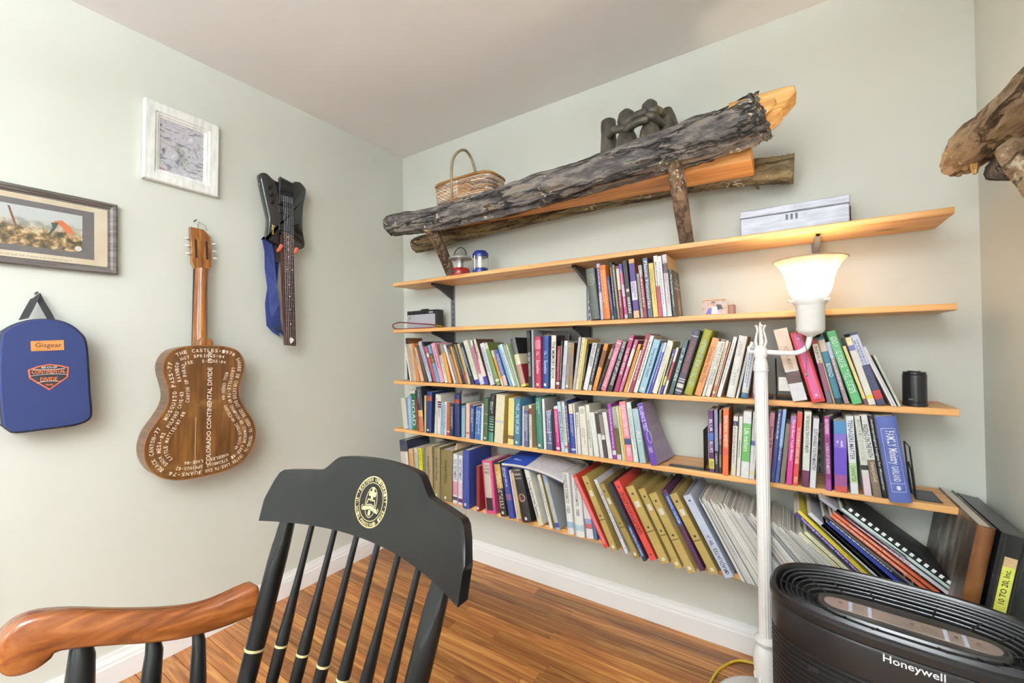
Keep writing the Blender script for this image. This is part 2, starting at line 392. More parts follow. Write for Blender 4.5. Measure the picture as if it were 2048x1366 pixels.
BOOKS=[
('A', 'thick grey-green hardback with an oval seal', 1.3845, -0.222, 1.316, -5.82, 0.0388, 0.2174, '5b625a', {'k': 'h', 'seal': 'b5b18a'}),
('A', 'lilac and violet paperback', 1.4273, -0.222, 1.316, -3.95, 0.0135, 0.235, 'b9b6d6', {'b': [(0.48, 0.93, '4a3f93')], 'tx': '~', 'tc': 'f0f0f0'}),
('A', 'bright orange hardback with worn foot', 1.4423, -0.222, 1.316, -4.95, 0.027, 0.2255, 'e87722', {'k': 'h', 'tx': '~', 'tc': 'f6c79a'}),
('A', 'thin short navy paperback', 1.4752, -0.222, 1.316, -6.31, 0.0096, 0.1791, '3b4680', {'tx': '~', 'tc': 'aab4e0', 'b': [(0, 0.07, '5f9ad0')]}),
('A', 'thin black paperback', 1.4862, -0.222, 1.316, -4.71, 0.0112, 0.2348, '26262b', {'tx': '~', 'tc': 'cccccc'}),
('A', 'thin taupe paperback', 1.4998, -0.222, 1.316, -5.44, 0.0091, 0.2233, '8d7f70', {'tx': '~', 'tc': 'd9cfae'}),
('A', 'maroon and cream paperback', 1.5108, -0.222, 1.316, -4.56, 0.0134, 0.2155, '8a2f3c', {'tx': '~', 'tc': 'f1e3d0', 'b': [(0.55, 0.95, 'd8c9b4')]}),
('A', 'pink and blue paperback', 1.529, -0.222, 1.316, -5.66, 0.0126, 0.2227, 'c0447c', {'tx': '~', 'tc': 'f6dbe6', 'b': [(0.84, 1, '4f56a8'), (0.4, 0.62, 'c9b2c8'), (0, 0.07, 'd9c4da')]}),
('A', 'black paperback with a round white emblem', 1.5441, -0.222, 1.316, -5.47, 0.0181, 0.2345, '26272a', {'tx': 'MARKERS', 'tc': 'f0f0f0', 'tp': (0.08, 0.36), 'disc': 'c9c7a6'}),
('A', 'purple paperback with an orange top', 1.5657, -0.222, 1.316, -4.53, 0.0227, 0.2365, '4b2f86', {'b': [(0.93, 1, 'e0a35c'), (0.3, 0.62, 'ddd6e2'), (0, 0.12, 'e2b68c')], 'tx': '~', 'tc': '4b2f86', 'tp': (0.32, 0.6), 'cv': 'b0673a'}),
('A', 'short thin grey paperback', 1.5937, -0.222, 1.316, -5.14, 0.0098, 0.1767, 'a3a6a4', {'tx': '~', 'tc': '333333'}),
('A', 'dark red paperback with a mottled top', 1.605, -0.222, 1.316, -5.37, 0.0144, 0.2087, '93252f', {'b': [(0.8, 1, '9b938f')], 'tx': '~', 'tc': 'f4e7e0'}),
('A', 'slate blue paperback', 1.6221, -0.222, 1.316, -4.67, 0.0185, 0.2342, '4f5a72', {'tx': 'Flame Memories', 'tc': 'd8dce6', 'tp': (0.15, 0.95)}),
('A', 'yellow paperback', 1.6424, -0.222, 1.316, -4.6, 0.0183, 0.2116, 'ecc65c', {'tx': '~', 'tc': '8c7a2c'}),
('A', 'white paperback with a red lower half', 1.6622, -0.222, 1.316, -4.15, 0.0148, 0.2379, 'efe9e4', {'b': [(0, 0.5, 'c43b55')], 'tx': '~', 'tc': '555555'}),
('A', 'white paperback with a dotted foot', 1.6786, -0.222, 1.316, -4.71, 0.0146, 0.2348, 'ecebee', {'tx': '~', 'tc': '9aa0b0'}),
('A', 'pale lilac paperback with a yellow cover', 1.6947, -0.222, 1.316, -4.25, 0.0168, 0.2382, 'd6cfd6', {'tx': '~', 'tc': '8c5a6c', 'cv': 'eec77e', 'b': [(0.7, 0.86, '2b2730')]}),
('A', 'short black paperback with a burning figure on its cover', 1.7164, -0.228, 1.316, -4.61, 0.0121, 0.1771, '23211d', {'tx': 'The Screwtape Letters', 'tc': 'eeeae0', 'fire': 1, 'dep': 0.118}),
('B', 'black and brown boxed volume set back', 0.1678, -0.13, 1.017, -3.18, 0.0228, 0.2493, '2a2a2c', {'cv': '8d5a24', 'k': 'h', 'dep': 0.12}),
('B', 'thin white paperback', 0.2786, -0.213, 1.017, -12.2, 0.0115, 0.2155, 'e9e7e0', {}),
('B', 'thin tan paperback', 0.2928, -0.213, 1.017, -11.27, 0.0153, 0.2145, 'c9a27c', {}),
('B', 'worn cream paperback', 0.3096, -0.213, 1.017, -10.79, 0.0212, 0.2154, 'd2bda4', {'tx': '~', 'tc': 'b08a68'}),
('B', 'thin orange paperback', 0.3347, -0.213, 1.017, -11.23, 0.0187, 0.2169, 'dd8a48', {}),
('B', 'peach paperback with blue lettering', 0.3661, -0.213, 1.017, -17.97, 0.0232, 0.1967, 'dfb48c', {'tx': '~', 'tc': '6f86ad'}),
('B', 'black and brown paperback', 0.3932, -0.213, 1.017, -16.77, 0.0213, 0.2069, '4a3a33', {'tx': '~', 'tc': 'b5623a'}),
('B', 'pale blue paperback', 0.4276, -0.213, 1.017, -20.38, 0.0222, 0.2351, 'c3cbdf', {'tx': '~', 'tc': '5a6488'}),
('B', 'thin black paperback', 0.4539, -0.213, 1.017, -20.17, 0.0119, 0.2344, '23262a', {'tx': '~', 'tc': 'b0b0b0'}),
('B', 'raspberry red paperback with a white band', 0.468, -0.213, 1.017, -21.11, 0.0167, 0.2088, 'd2475f', {'b': [(0.7, 0.8, 'f0e6e8')]}),
('B', 'sky blue paperback with a black name patch', 0.4872, -0.213, 1.017, -19.39, 0.0207, 0.2135, '6aa5c6', {'tx': 'ALIEN', 'tc': 'e2d13a', 'tp': (0.5, 0.74), 'b': [(0.5, 0.76, '1d1d1d')]}),
('B', 'pink paperback', 0.5128, -0.213, 1.017, -18.16, 0.0266, 0.2218, 'efa8bf', {'tx': 'The Cooking Book', 'tc': '7c3050', 'tp': (0.35, 0.9)}),
('B', 'white paperback with a brown top', 0.5452, -0.213, 1.017, -15.74, 0.0199, 0.2127, 'e7e1d8', {'b': [(0.72, 1, '7a4a34')], 'tx': '~', 'tc': '222222'}),
('B', 'short amber paperback', 0.5694, -0.213, 1.017, -15.66, 0.022, 0.1676, 'e8a64a', {'cv': 'cf6a1e'}),
('B', 'thin white paperback', 0.6086, -0.213, 1.017, -19.47, 0.0126, 0.2137, 'efeaea', {}),
('B', 'brown picture paperback', 0.6258, -0.213, 1.017, -19.33, 0.0188, 0.2133, 'a07f68', {'tx': '~', 'tc': 'd8c4ac', 'b': [(0.75, 1, '33302f')]}),
('B', 'thin orange paperback', 0.6497, -0.213, 1.017, -18.95, 0.014, 0.2041, 'e4934e', {}),
('B', 'black paperback with green lettering', 0.6683, -0.213, 1.017, -20.81, 0.0182, 0.2234, '262a28', {'tx': '~', 'tc': '9fbf7a'}),
('B', 'thin mottled paperback', 0.69, -0.213, 1.017, -21.0, 0.0105, 0.2191, '7d6a58', {'b': [(0.05, 0.3, 'b8434f')]}),
('B', 'thin gold paperback', 0.7043, -0.213, 1.017, -19.34, 0.0156, 0.2196, 'd9bf86', {'tx': '~', 'tc': '6f5a34'}),
('B', 'navy paperback with white capitals', 0.7246, -0.213, 1.017, -20.02, 0.0192, 0.22, '22324f', {'tx': '~', 'tc': 'f2f2f2'}),
('B', 'cream paperback with a violet foot', 0.7522, -0.213, 1.017, -19.71, 0.0263, 0.2343, 'ece8d2', {'b': [(0, 0.1, '4a45a8')], 'tx': '~', 'tc': 'a8a48c'}),
('B', 'white paperback with a long pink label', 0.7841, -0.213, 1.017, -16.16, 0.0243, 0.2316, 'ece6e8', {'b': [(0.24, 0.86, 'd98aa6'), (0, 0.09, 'cfd6ea')], 'tx': '~', 'tc': 'a8355c'}),
('B', 'cream paperback with a violet foot and brown cover', 0.8124, -0.213, 1.017, -19.51, 0.0227, 0.2384, 'eadfcf', {'b': [(0, 0.18, '4a3d9b')], 'tx': 'LITURGY', 'tc': '8a7464', 'tp': (0.55, 0.9), 'cv': '6b4534'}),
('B', 'blue-flecked white paperback', 0.8464, -0.213, 1.017, -17.25, 0.0254, 0.216, 'e4e6ee', {'tx': '~', 'tc': '3a4f90'}),
('B', 'sage green paperback with a cream top', 0.8852, -0.213, 1.017, -21.15, 0.0221, 0.2195, '7f9a5c', {'b': [(0.87, 1, 'ded3c4'), (0.09, 0.14, 'e8e6c8')], 'cv': '6f8030'}),
('B', 'thin white and orange paperback', 0.9141, -0.213, 1.017, -20.44, 0.0115, 0.1822, 'ece0cc', {'b': [(0.2, 0.8, 'e39a3c')]}),
('B', 'violet paperback with a peach foot', 0.9291, -0.213, 1.017, -18.11, 0.0212, 0.1796, '4a57a8', {'b': [(0, 0.28, 'efc3ae')], 'tx': '~', 'tc': 'f0eef4'}),
('B', 'thin sky blue paperback', 0.9622, -0.213, 1.017, -19.88, 0.0131, 0.2074, '78b4cc', {}),
('B', 'white paperback with small lettering', 0.9793, -0.213, 1.017, -21.12, 0.0154, 0.2142, 'e6edee', {'tx': '~', 'tc': '5f8c8c'}),
('B', 'thin grey paperback', 0.9969, -0.213, 1.017, -19.54, 0.0098, 0.2117, '9da4a2', {'tx': '~', 'tc': 'dadada'}),
('B', 'thin pale green paperback', 1.0082, -0.213, 1.017, -19.13, 0.0092, 0.211, 'b5d69c', {}),
('B', 'thick hardback banded black, cream and dusty pink', 1.0244, -0.213, 1.017, -14.49, 0.0285, 0.2352, 'b98f7f', {'k': 'h', 'b': [(0.66, 1, '5a5a5b'), (0.45, 0.66, 'e2d8bc'), (0, 0.05, 'e0d45c')], 'cvb': [(0.66, 1, '1c1c1d'), (0.45, 0.66, 'dcd0b0'), (0, 0.05, 'e0d45c')], 'cv': '8c2024'}),
('B', 'tall black paperback', 1.0656, -0.213, 1.017, -1.49, 0.0191, 0.2657, '1e1e1f', {'tx': 'THE GREAT FOUNDATION', 'tc': 'd8d8d8', 'tp': (0.2, 0.62), 'b': [(0.86, 0.96, '3d3d3f')]}),
('B', 'tall thin grey volume', 1.0861, -0.213, 1.017, -0.35, 0.0104, 0.2671, 'a9b0b6', {}),
('B', 'crimson hardback volume', 1.1335, -0.213, 1.017, 0.15, 0.0328, 0.2355, 'b5294f', {'k': 'h', 'tx': 'Vol. I  Exposition', 'tc': 'f3dfe4', 'tp': (0.28, 0.72), 'st': 1, 'dep': 0.075, 'b': [(0.76, 0.94, 'd97a94')]}),
('B', 'royal blue hardback volume', 1.171, -0.213, 1.017, 1.18, 0.0313, 0.238, '25478f', {'k': 'h', 'tx': 'Vol. II  Exposition', 'tc': 'dfe6f4', 'tp': (0.28, 0.72), 'st': 1, 'dep': 0.075}),
('B', 'white paperback lettered in black', 1.2039, -0.213, 1.017, 2.21, 0.0237, 0.2393, 'e8e4d8', {'tx': 'THE MEMORY BOOK', 'tc': '2f2b28', 'tp': (0.18, 0.88), 'cv': '3a2d2a'}),
('B', 'short maroon hardback with gilt lettering', 1.2239, -0.213, 1.017, 3.33, 0.0162, 0.1919, '8f3044', {'tx': '~', 'tc': 'd88a9a', 'b': [(0.1, 0.16, 'e4ded2')]}),
('B', 'thin black paperback', 1.2338, -0.213, 1.017, 3.26, 0.0086, 0.2139, '2b2a28', {'tx': '~', 'tc': 'e6deb8'}),
('B', 'white and grey paperback', 1.2519, -0.213, 1.017, 4.82, 0.0168, 0.214, 'c9cede', {'b': [(0.5, 1, 'ecebe9')], 'tx': '~', 'tc': '8c90a4'}),
('B', 'taupe paperback with a white sticker', 1.2703, -0.213, 1.017, 4.6, 0.0164, 0.2055, '9a9088', {'tx': '~', 'tc': '5c544c', 'st': 1}),
('B', 'gold and brown paperback', 1.2876, -0.213, 1.017, 3.76, 0.0151, 0.2051, 'a07a4c', {'b': [(0.3, 0.75, '8d7568')], 'cv': '1f1c1a'}),
('B', 'grey paperback leaning right', 1.3014, -0.213, 1.017, 8.1, 0.0119, 0.2295, 'b9b6b4', {}),
('B', 'cream paperback with small lettering', 1.3178, -0.213, 1.017, 8.99, 0.0151, 0.2275, 'e8d9b6', {'tx': '~', 'tc': '9a9a4a'}),
('B', 'thin olive yellow paperback', 1.3291, -0.213, 1.017, 8.59, 0.0103, 0.2215, 'c9b954', {'cv': 'e8b440'}),
('B', 'thin black paperback', 1.336, -0.213, 1.017, 9.76, 0.0062, 0.2015, '2c2624', {'tx': '~', 'tc': 'd8d0c4'}),
('B', 'white paperback with heavy black capitals', 1.3583, -0.213, 1.017, 13.44, 0.0206, 0.205, 'e6e4e4', {'tx': 'PROTESTANT CHRISTIANITY', 'tc': '26282c', 'tp': (0.5, 0.98)}),
('B', 'black paperback with white lettering', 1.3754, -0.213, 1.017, 14.02, 0.0139, 0.2029, '33363c', {'tx': '~', 'tc': 'e8e8e8', 'b': [(0, 0.12, 'd8d2cc')]}),
('B', 'orange and brown paperback', 1.3978, -0.213, 1.017, 16.28, 0.0178, 0.2048, 'd9822e', {'b': [(0.5, 0.86, '7a4a28')], 'tx': '~', 'tc': 'f4d9a8', 'tp': (0.1, 0.5)}),
('B', 'black paperback with a small picture', 1.4123, -0.213, 1.017, 20.28, 0.0111, 0.2036, '2a2724', {'b': [(0.7, 0.92, '8c8478')]}),
('B', 'dusty pink paperback with white lettering', 1.4386, -0.213, 1.017, 19.85, 0.0216, 0.2224, 'd0728c', {'tx': 'A Theology of the Jewish-Christian', 'tc': 'f4e0e6', 'tp': (0.1, 0.85), 'b': [(0.93, 0.95, 'efd8de'), (0.09, 0.1, 'efd8de')]}),
('B', 'black paperback with white capitals', 1.4661, -0.213, 1.017, 18.28, 0.0184, 0.2177, '2b2d30', {'tx': 'DOES IT COST THE GIFT LEVERAGE', 'tc': 'eeeeee', 'tp': (0.12, 0.98)}),
('B', 'magenta paperback with white capitals', 1.4918, -0.213, 1.017, 17.42, 0.0172, 0.2406, 'a8355f', {'tx': 'THE NEW MEDIUM?', 'tc': 'f6e8ee', 'tp': (0.3, 0.78), 'b': [(0.92, 0.94, 'e8c4d2')]}),
('B', 'pink and white paperback', 1.5089, -0.213, 1.017, 18.4, 0.0136, 0.2219, 'c66a94', {'b': [(0.5, 0.82, 'efd9cc')], 'tx': '~', 'tc': 'f6e6ee'}),
('B', 'amber paperback', 1.5271, -0.213, 1.017, 18.13, 0.0114, 0.2028, 'eea63c', {'tx': '~', 'tc': '7a4a1c'}),
('B', 'thin white and violet paperback', 1.5353, -0.213, 1.017, 18.59, 0.0064, 0.1792, 'e2dce6', {}),
('B', 'tall dark red paperback', 1.5528, -0.213, 1.017, 17.52, 0.015, 0.2441, '9d2a34', {'tx': '~', 'tc': 'f0dede'}),
('B', 'tall white paperback with a cream cover', 1.5704, -0.213, 1.017, 17.4, 0.0152, 0.2363, 'efece8', {'tx': '~', 'tc': '555a66', 'cv': 'ecd2a4'}),
('B', 'light blue paperback with dark lettering', 1.6005, -0.213, 1.017, 17.2, 0.0247, 0.2177, '9fc9de', {'tx': 'Theology of the New Testament', 'tc': '35566e', 'tp': (0.3, 0.85), 'st': 1}),
('B', 'thin blue paperback', 1.6141, -0.213, 1.017, 17.97, 0.0072, 0.2069, '7ea6d4', {}),
('B', 'violet paperback with a pale top', 1.6265, -0.213, 1.017, 17.5, 0.0096, 0.2075, '4b4aa6', {'b': [(0.82, 1, 'c9cdea')], 'tx': '~', 'tc': 'd4d6f0'}),
('B', 'cream paperback with grey lettering', 1.6473, -0.213, 1.017, 17.44, 0.0182, 0.2136, 'ece8da', {'tx': '~', 'tc': 'a4a4ac', 'cv': 'e9cf86'}),
('B', 'thin white and yellow paperback', 1.6569, -0.213, 1.017, 15.67, 0.0046, 0.2055, 'e8dc9c', {}),
('B', 'black paperback with lime and violet bands', 1.6674, -0.213, 1.017, 17.41, 0.0094, 0.1805, '3c3f3a', {'b': [(0, 0.2, '4a3f9c'), (0.2, 0.4, 'b8c04c'), (0.86, 1, '5048a4')], 'tx': '~', 'tc': 'e8e8e0'}),
('B', 'thin white and red paperback', 1.6786, -0.213, 1.017, 16.56, 0.0078, 0.1864, 'efe6e2', {'b': [(0.3, 0.7, 'b8434a')]}),
('B', 'dark teal paperback', 1.7065, -0.213, 1.017, 16.38, 0.015, 0.2159, '48605f', {'tx': 'C A RICHES', 'tc': 'ccd8d6', 'tp': (0.25, 0.85)}),
('B', 'thick slate hardback with red lettering and silver rings', 1.7363, -0.213, 1.017, 16.65, 0.0249, 0.2513, '565262', {'k': 'h', 'tx': 'MACROHISTORICAL RECORD', 'tc': 'c26a5c', 'tp': (0.35, 0.82), 'b': [(0.05, 0.07, 'd6d4d6'), (0.11, 0.17, 'dcd8c8'), (0.2, 0.215, 'e0dee0'), (0.235, 0.25, 'e0dee0'), (0.9, 0.912, 'd6d4d6')]}),
('B', 'thick olive green hardback with pale blue lettering', 1.7745, -0.213, 1.017, 17.22, 0.0283, 0.2521, 'a3a235', {'k': 'h', 'tx': 'HISTORY OF ROMAN RELIGION', 'tc': 'a9cfd2', 'tp': (0.12, 0.85)}),
('B', 'orange paperback with small dark lettering', 1.8057, -0.213, 1.017, 17.15, 0.0224, 0.2201, 'ec9450', {'tx': 'Constantine Versus Christ', 'tc': '7a4a2c', 'tp': (0.22, 0.85)}),
('B', 'thin white paperback with blue lettering', 1.8176, -0.213, 1.017, 16.0, 0.0082, 0.2083, 'ebebea', {'tx': '~', 'tc': '5f7488'}),
('B', 'white paperback with a dark top', 1.8353, -0.213, 1.017, 15.57, 0.0156, 0.214, 'eae2d2', {'tx': 'WHAT IF CHRIST WERE REAL', 'tc': '7a6c56', 'tp': (0.2, 0.94), 'b': [(0.96, 1, '8b857e')]}),
('B', 'white paperback with rust edges', 1.8499, -0.213, 1.017, 14.45, 0.0093, 0.2089, 'ead6c6', {'tx': '~', 'tc': '7a4a34', 'b': [(0, 0.06, 'b8623a'), (0.1, 0.2, 'c8744a')]}),
('B', 'thin rust paperback', 1.8554, -0.213, 1.017, 14.94, 0.0049, 0.2055, 'b87a4a', {}),
('B', 'plain white paperback', 1.8708, -0.213, 1.017, 15.1, 0.0125, 0.2227, 'eeeef0', {'tx': '~', 'tc': '9aa0a8'}),
('B', 'thick white hardback with grey lettering', 1.9157, -0.213, 1.017, 11.52, 0.0265, 0.2212, 'e9e7e2', {'k': 'h', 'tx': 'Jesus      Tyson', 'tc': 'b4b4b0', 'tp': (0.2, 0.92), 'cv': 'd8a45c'}),
('B', 'thin white paperback with spaced lettering', 1.9266, -0.213, 1.017, 12.54, 0.0069, 0.1793, 'ece9e4', {'tx': '~', 'tc': '4c4c50'}),
('B', 'white hardback in a clear sleeve', 1.9554, -0.213, 1.017, 9.32, 0.0206, 0.1961, 'dfe3ec', {'k': 'h', 'tx': '~', 'tc': '5f708c', 'b': [(0, 0.1, '4a7094'), (0.1, 0.16, 'dcd8c4')]}),
('B', 'dusty pink paperback half hidden by the lamp', 1.9844, -0.213, 1.017, 3.76, 0.0135, 0.1916, 'd8bcc4', {'b': [(0, 0.1, 'a85c7c')], 'tx': '~', 'tc': '8c5468'}),
('B2', 'large peach and white paperback', 2.0873, -0.225, 1.017, -12.26, 0.04, 0.2416, 'efd6bc', {'b': [(0, 0.42, 'ecebec'), (0.24, 0.4, '5a3f3a')], 'tx': 'PASTORAL MINISTRY', 'tc': 'b08c7c', 'tp': (0.44, 0.75), 'cv': 'd98e4c'}),
('B2', 'glossy red ring binder with a pink label strip', 2.1375, -0.24, 1.017, -13.94, 0.0358, 0.2312, 'c9222c', {'k': 'b', 'strip': 'e0609c'}),
('B2', 'cream and plum paperback', 2.1774, -0.222, 1.017, -10.92, 0.0143, 0.2066, '93506e', {'b': [(0.62, 0.92, 'efe6d4'), (0.92, 1, 'c9504a'), (0, 0.18, '6a5f70')], 'tx': 'REJESUS', 'tc': '2f2a2a', 'tp': (0.62, 0.88)}),
('B2', 'thin tan paperback', 2.1934, -0.22, 1.017, -11.94, 0.0048, 0.2121, 'b79a6c', {}),
('B2', 'teal hardback with a cream top', 2.1995, -0.222, 1.017, -12.17, 0.0176, 0.2128, '3f7f96', {'k': 'h', 'b': [(0.78, 0.96, 'e6d8c0'), (0, 0.08, '243848')], 'tx': 'BEYOND', 'tc': 'e6eef0', 'tp': (0.4, 0.6)}),
('B2', 'mauve paperback with white lettering', 2.2212, -0.222, 1.017, -13.33, 0.0119, 0.198, 'a08a8e', {'b': [(0.74, 1, 'b7bfe0')], 'tx': '~', 'tc': 'efe8e8'}),
('B2', 'bright green hardback', 2.2406, -0.222, 1.017, -15.51, 0.0238, 0.234, '62b878', {'k': 'h', 'tx': 'GROWING YOUNG', 'tc': 'eef6ee', 'tp': (0.5, 0.92), 'tx2': 'TWELVE STEPS', 'tc2': 'e4f2e6', 'tp2': (0.15, 0.46)}),
('B2', 'pale yellow paperback', 2.2701, -0.218, 1.017, -15.97, 0.0083, 0.187, 'ecd68c', {'b': [(0, 0.1, '7c4a5a')]}),
('B2', 'white paperback with a violet corner and yellow dot', 2.2795, -0.218, 1.017, -14.69, 0.017, 0.2129, 'ebe6d8', {'b': [(0.8, 0.88, '6f72ac'), (0.88, 1, 'e8dcae'), (0.09, 0.14, 'e8d84c')]}),
('B2', 'dark blue and white paperback with a red foot', 2.2992, -0.218, 1.017, -16.25, 0.0201, 0.2275, '3a3c5c', {'b': [(0.55, 0.97, 'ccd2ea'), (0.08, 0.2, 'c2343f')], 'tx': '~', 'tc': '50608c'}),
('B2', 'tall thin white paperback', 2.3317, -0.216, 1.017, -20.92, 0.0056, 0.2253, 'ece6e8', {}),
('B2', 'thin white paperback with grey type', 2.3383, -0.216, 1.017, -21.12, 0.005, 0.1902, 'ececee', {'tx': '~', 'tc': 'b0b0b6'}),
('B2', 'pale mint paperback at the end of the row', 2.3472, -0.216, 1.017, -20.15, 0.0056, 0.1612, 'cfdccb', {'cv': '9ca394', 'tx': '~', 'tc': '8c9a8c'}),
('C', 'worn cream paperback with a torn spine', 0.2137, -0.205, 0.74, -7.82, 0.0366, 0.1768, 'd9d5c8', {}),
('C', 'pale blue paperback with white lettering', 0.2501, -0.2, 0.74, -2.42, 0.0261, 0.1911, '8ebade', {'tx': '~', 'tc': 'f2f4f6'}),
('C', 'green book with large white letters', 0.2672, -0.19, 0.74, -3.64, 0.0403, 0.2226, '2f7a3c', {'tx': 'ISOAD', 'tc': 'eef2ec', 'tp': (0.1, 0.75), 'b': [(0.92, 1, 'dccfc8')], 'cv': '2b5c34'}),
('C', 'thin red paperback', 0.3109, -0.19, 0.74, -6.93, 0.0115, 0.1795, 'a8303c', {}),
('C', 'dark hardback with an orange foot', 0.3482, -0.213, 0.74, -5.05, 0.0361, 0.2479, '33353f', {'k': 'h', 'b': [(0, 0.4, 'c07344'), (0.34, 0.48, 'e0b05c')], 'tx': '~', 'tc': 'b8bcc4', 'tp': (0.6, 0.95)}),
('C', 'thin cream paperback', 0.3978, -0.213, 0.74, 0.58, 0.0089, 0.2032, 'e2cf94', {}),
('C', 'thick navy hardback with a red spine label', 0.4387, -0.213, 0.74, 2.55, 0.0382, 0.2254, '23346c', {'k': 'h', 'b': [(0.78, 0.9, 'a8402c')], 'st': 1}),
('C', 'white paperback with fine lettering', 0.4793, -0.213, 0.74, 3.48, 0.0165, 0.2145, 'e4e2dc', {'tx': '~', 'tc': '44464a'}),
('C', 'cream paperback with dark red bands', 0.5089, -0.213, 0.74, 1.71, 0.0248, 0.2114, 'ece6d8', {'b': [(0.8, 0.84, '5c2020'), (0.74, 0.78, '5c2020'), (0.68, 0.72, '5c2020')], 'tx': '~', 'tc': '3c3c3c', 'tp': (0.4, 0.66)}),
('C', 'light blue paperback', 0.5338, -0.213, 0.74, 2.36, 0.0224, 0.1741, '9cbbe0', {'tx': '~', 'tc': '5a7cae'}),
('C', 'thin white paperback', 0.5506, -0.213, 0.74, 1.84, 0.0142, 0.1796, 'eceae8', {'tx': '~', 'tc': '2f3a5c'}),
('C', 'rust and white paperback', 0.5739, -0.213, 0.74, 1.75, 0.0199, 0.1743, 'b8602c', {'b': [(0, 0.1, 'b83a3a'), (0.1, 0.14, 'ece8e0')]}),
('C', 'navy paperback with white lettering', 0.5977, -0.213, 0.74, 1.75, 0.0203, 0.1723, '223458', {'tx': '~', 'tc': 'e8ecf2'}),
('C', 'navy hardback with a square red label', 0.6423, -0.213, 0.74, 0.55, 0.0356, 0.2235, '262f66', {'k': 'h', 'b': [(0.78, 0.88, 'b04030')]}),
('C', 'tall black-spined paperback with a white and green cover', 0.6408, -0.2, 0.74, 2.12, 0.0079, 0.2418, '222326', {'tx': '~', 'tc': 'd8d8d8', 'cv': '3f7a54', 'cvb': [(0.72, 1, 'dfe0de')], 'cvt': 'interpretation'}),
('C', 'marbled pale blue hardback', 0.677, -0.213, 0.74, 1.53, 0.0225, 0.1635, '8fb6c8', {'b': [(0.94, 1, '5a8fd0')]}),
('C', 'peach hardback', 0.7081, -0.213, 0.74, 1.36, 0.0237, 0.1797, 'ecc0a8', {'b': [(0.13, 0.18, 'd0604c')]}),
('C', 'short navy paperback in a sleeve', 0.7352, -0.213, 0.74, 2.81, 0.0246, 0.1703, '2c4580', {'tx': '~', 'tc': 'e6ecf6'}),
('C', 'bright blue paperback in a torn sleeve', 0.78, -0.213, 0.74, 3.54, 0.0384, 0.1637, '3f6fae', {'tx': '~', 'tc': 'eaf0f6', 'b': [(0.19, 0.2, 'c8d6e8'), (0.82, 0.83, 'c8d6e8')]}),
('C', 'thin white paperback', 0.7927, -0.213, 0.74, 3.03, 0.0116, 0.1815, 'ecebea', {}),
('C', 'olive green hardback', 0.8232, -0.213, 0.74, 2.02, 0.0266, 0.2134, '4d6444', {'k': 'h', 'st': 1, 'b': [(0.62, 0.64, '90a06c'), (0.4, 0.42, '90a06c')]}),
('C', 'black hardback with green stripes', 0.8576, -0.213, 0.74, 4.17, 0.0302, 0.2334, '23282a', {'k': 'h', 'b': [(0, 0.2, '4f947c'), (0.24, 0.27, '7cb8a0'), (0.3, 0.33, '7cb8a0'), (0.36, 0.385, '7cb8a0'), (0.42, 0.44, '7cb8a0'), (0.47, 0.49, '7cb8a0'), (0.52, 0.535, '7cb8a0')], 'tx': '~', 'tc': 'dcdcdc', 'tp': (0.6, 0.85)}),
('C', 'thick cream paperback with a golden cover', 0.9218, -0.222, 0.74, 4.07, 0.0512, 0.2346, 'e8e0bc', {'cv': 'e3b964', 'b': [(0.42, 0.47, 'c9c4d4'), (0.48, 0.52, 'ece29c')]}),
('C', 'pale yellow hardback with a crest at its foot', 0.9772, -0.213, 0.74, 2.36, 0.0331, 0.2203, 'ecdf86', {'b': [(0.12, 0.2, '8c6440')]}),
('C', 'steel blue hardback', 1.0147, -0.213, 0.74, 1.51, 0.0336, 0.2222, '467c9c', {'k': 'h', 'tx': 'THE LIFE OF JESUS', 'tc': 'e6eef2', 'tp': (0.25, 0.9), 'st': 1}),
('C', 'thin white paperback', 1.0349, -0.213, 0.74, 1.19, 0.0072, 0.1889, 'ebe8e2', {}),
('C', 'slate violet paperback', 1.0609, -0.213, 0.74, 0.67, 0.0247, 0.1718, '5c6088', {'tx': '~', 'tc': 'd8dae8', 'b': [(0.18, 0.19, 'c0c4dc'), (0.84, 0.85, 'c0c4dc')]}),
('C', 'cream paperback with maroon bands and tan cover', 1.0663, -0.213, 0.74, -0.32, 0.0141, 0.1968, 'ece8dc', {'b': [(0.78, 0.92, '8c2c26')], 'cv': 'dcc48c', 'tx': '~', 'tc': '56564e'}),
('C', 'teal green hardback with a sticker', 1.1086, -0.213, 0.74, -1.74, 0.03, 0.2333, '3f8272', {'k': 'h', 'st': 1, 'tx': '~', 'tc': 'b8dcd0', 'tp': (0.68, 0.92)}),
('C', 'white paperback with a grey cover', 1.1437, -0.213, 0.74, -2.07, 0.0125, 0.2285, 'eae8e6', {'cv': 'b7b0ae'}),
('C', 'slate blue paperback in torn plastic', 1.1599, -0.213, 0.74, -1.56, 0.0269, 0.1759, '565e88', {'tx': '~', 'tc': 'e6e8f0', 'b': [(0.17, 0.19, 'ccd0e0'), (0.45, 0.465, 'ccd0e0'), (0.9, 1, '9ca8c4')]}),
('C', 'thin black paperback', 1.1897, -0.213, 0.74, -1.47, 0.0132, 0.186, '26262a', {}),
('C', 'magenta paperback', 1.2062, -0.213, 0.74, -3.03, 0.019, 0.1991, 'd02c86', {'tx': '~', 'tc': 'f6dcea', 'b': [(0.94, 1, 'f0e4ea'), (0.04, 0.09, 'f0e4ea')]}),
('C', 'pale blue paperback with tall dark blue capitals', 1.232, -0.213, 0.74, -4.93, 0.0166, 0.2206, 'b4dcea', {'tx': 'REVELATION', 'tc': '1f4a6c', 'tp': (0.2, 0.8)}),
('C', 'thin cream paperback', 1.2496, -0.213, 0.74, -4.0, 0.0143, 0.2216, 'e6e0d2', {'tx': '~', 'tc': '8c7a6c', 'b': [(0.08, 0.14, 'd0606c')]}),
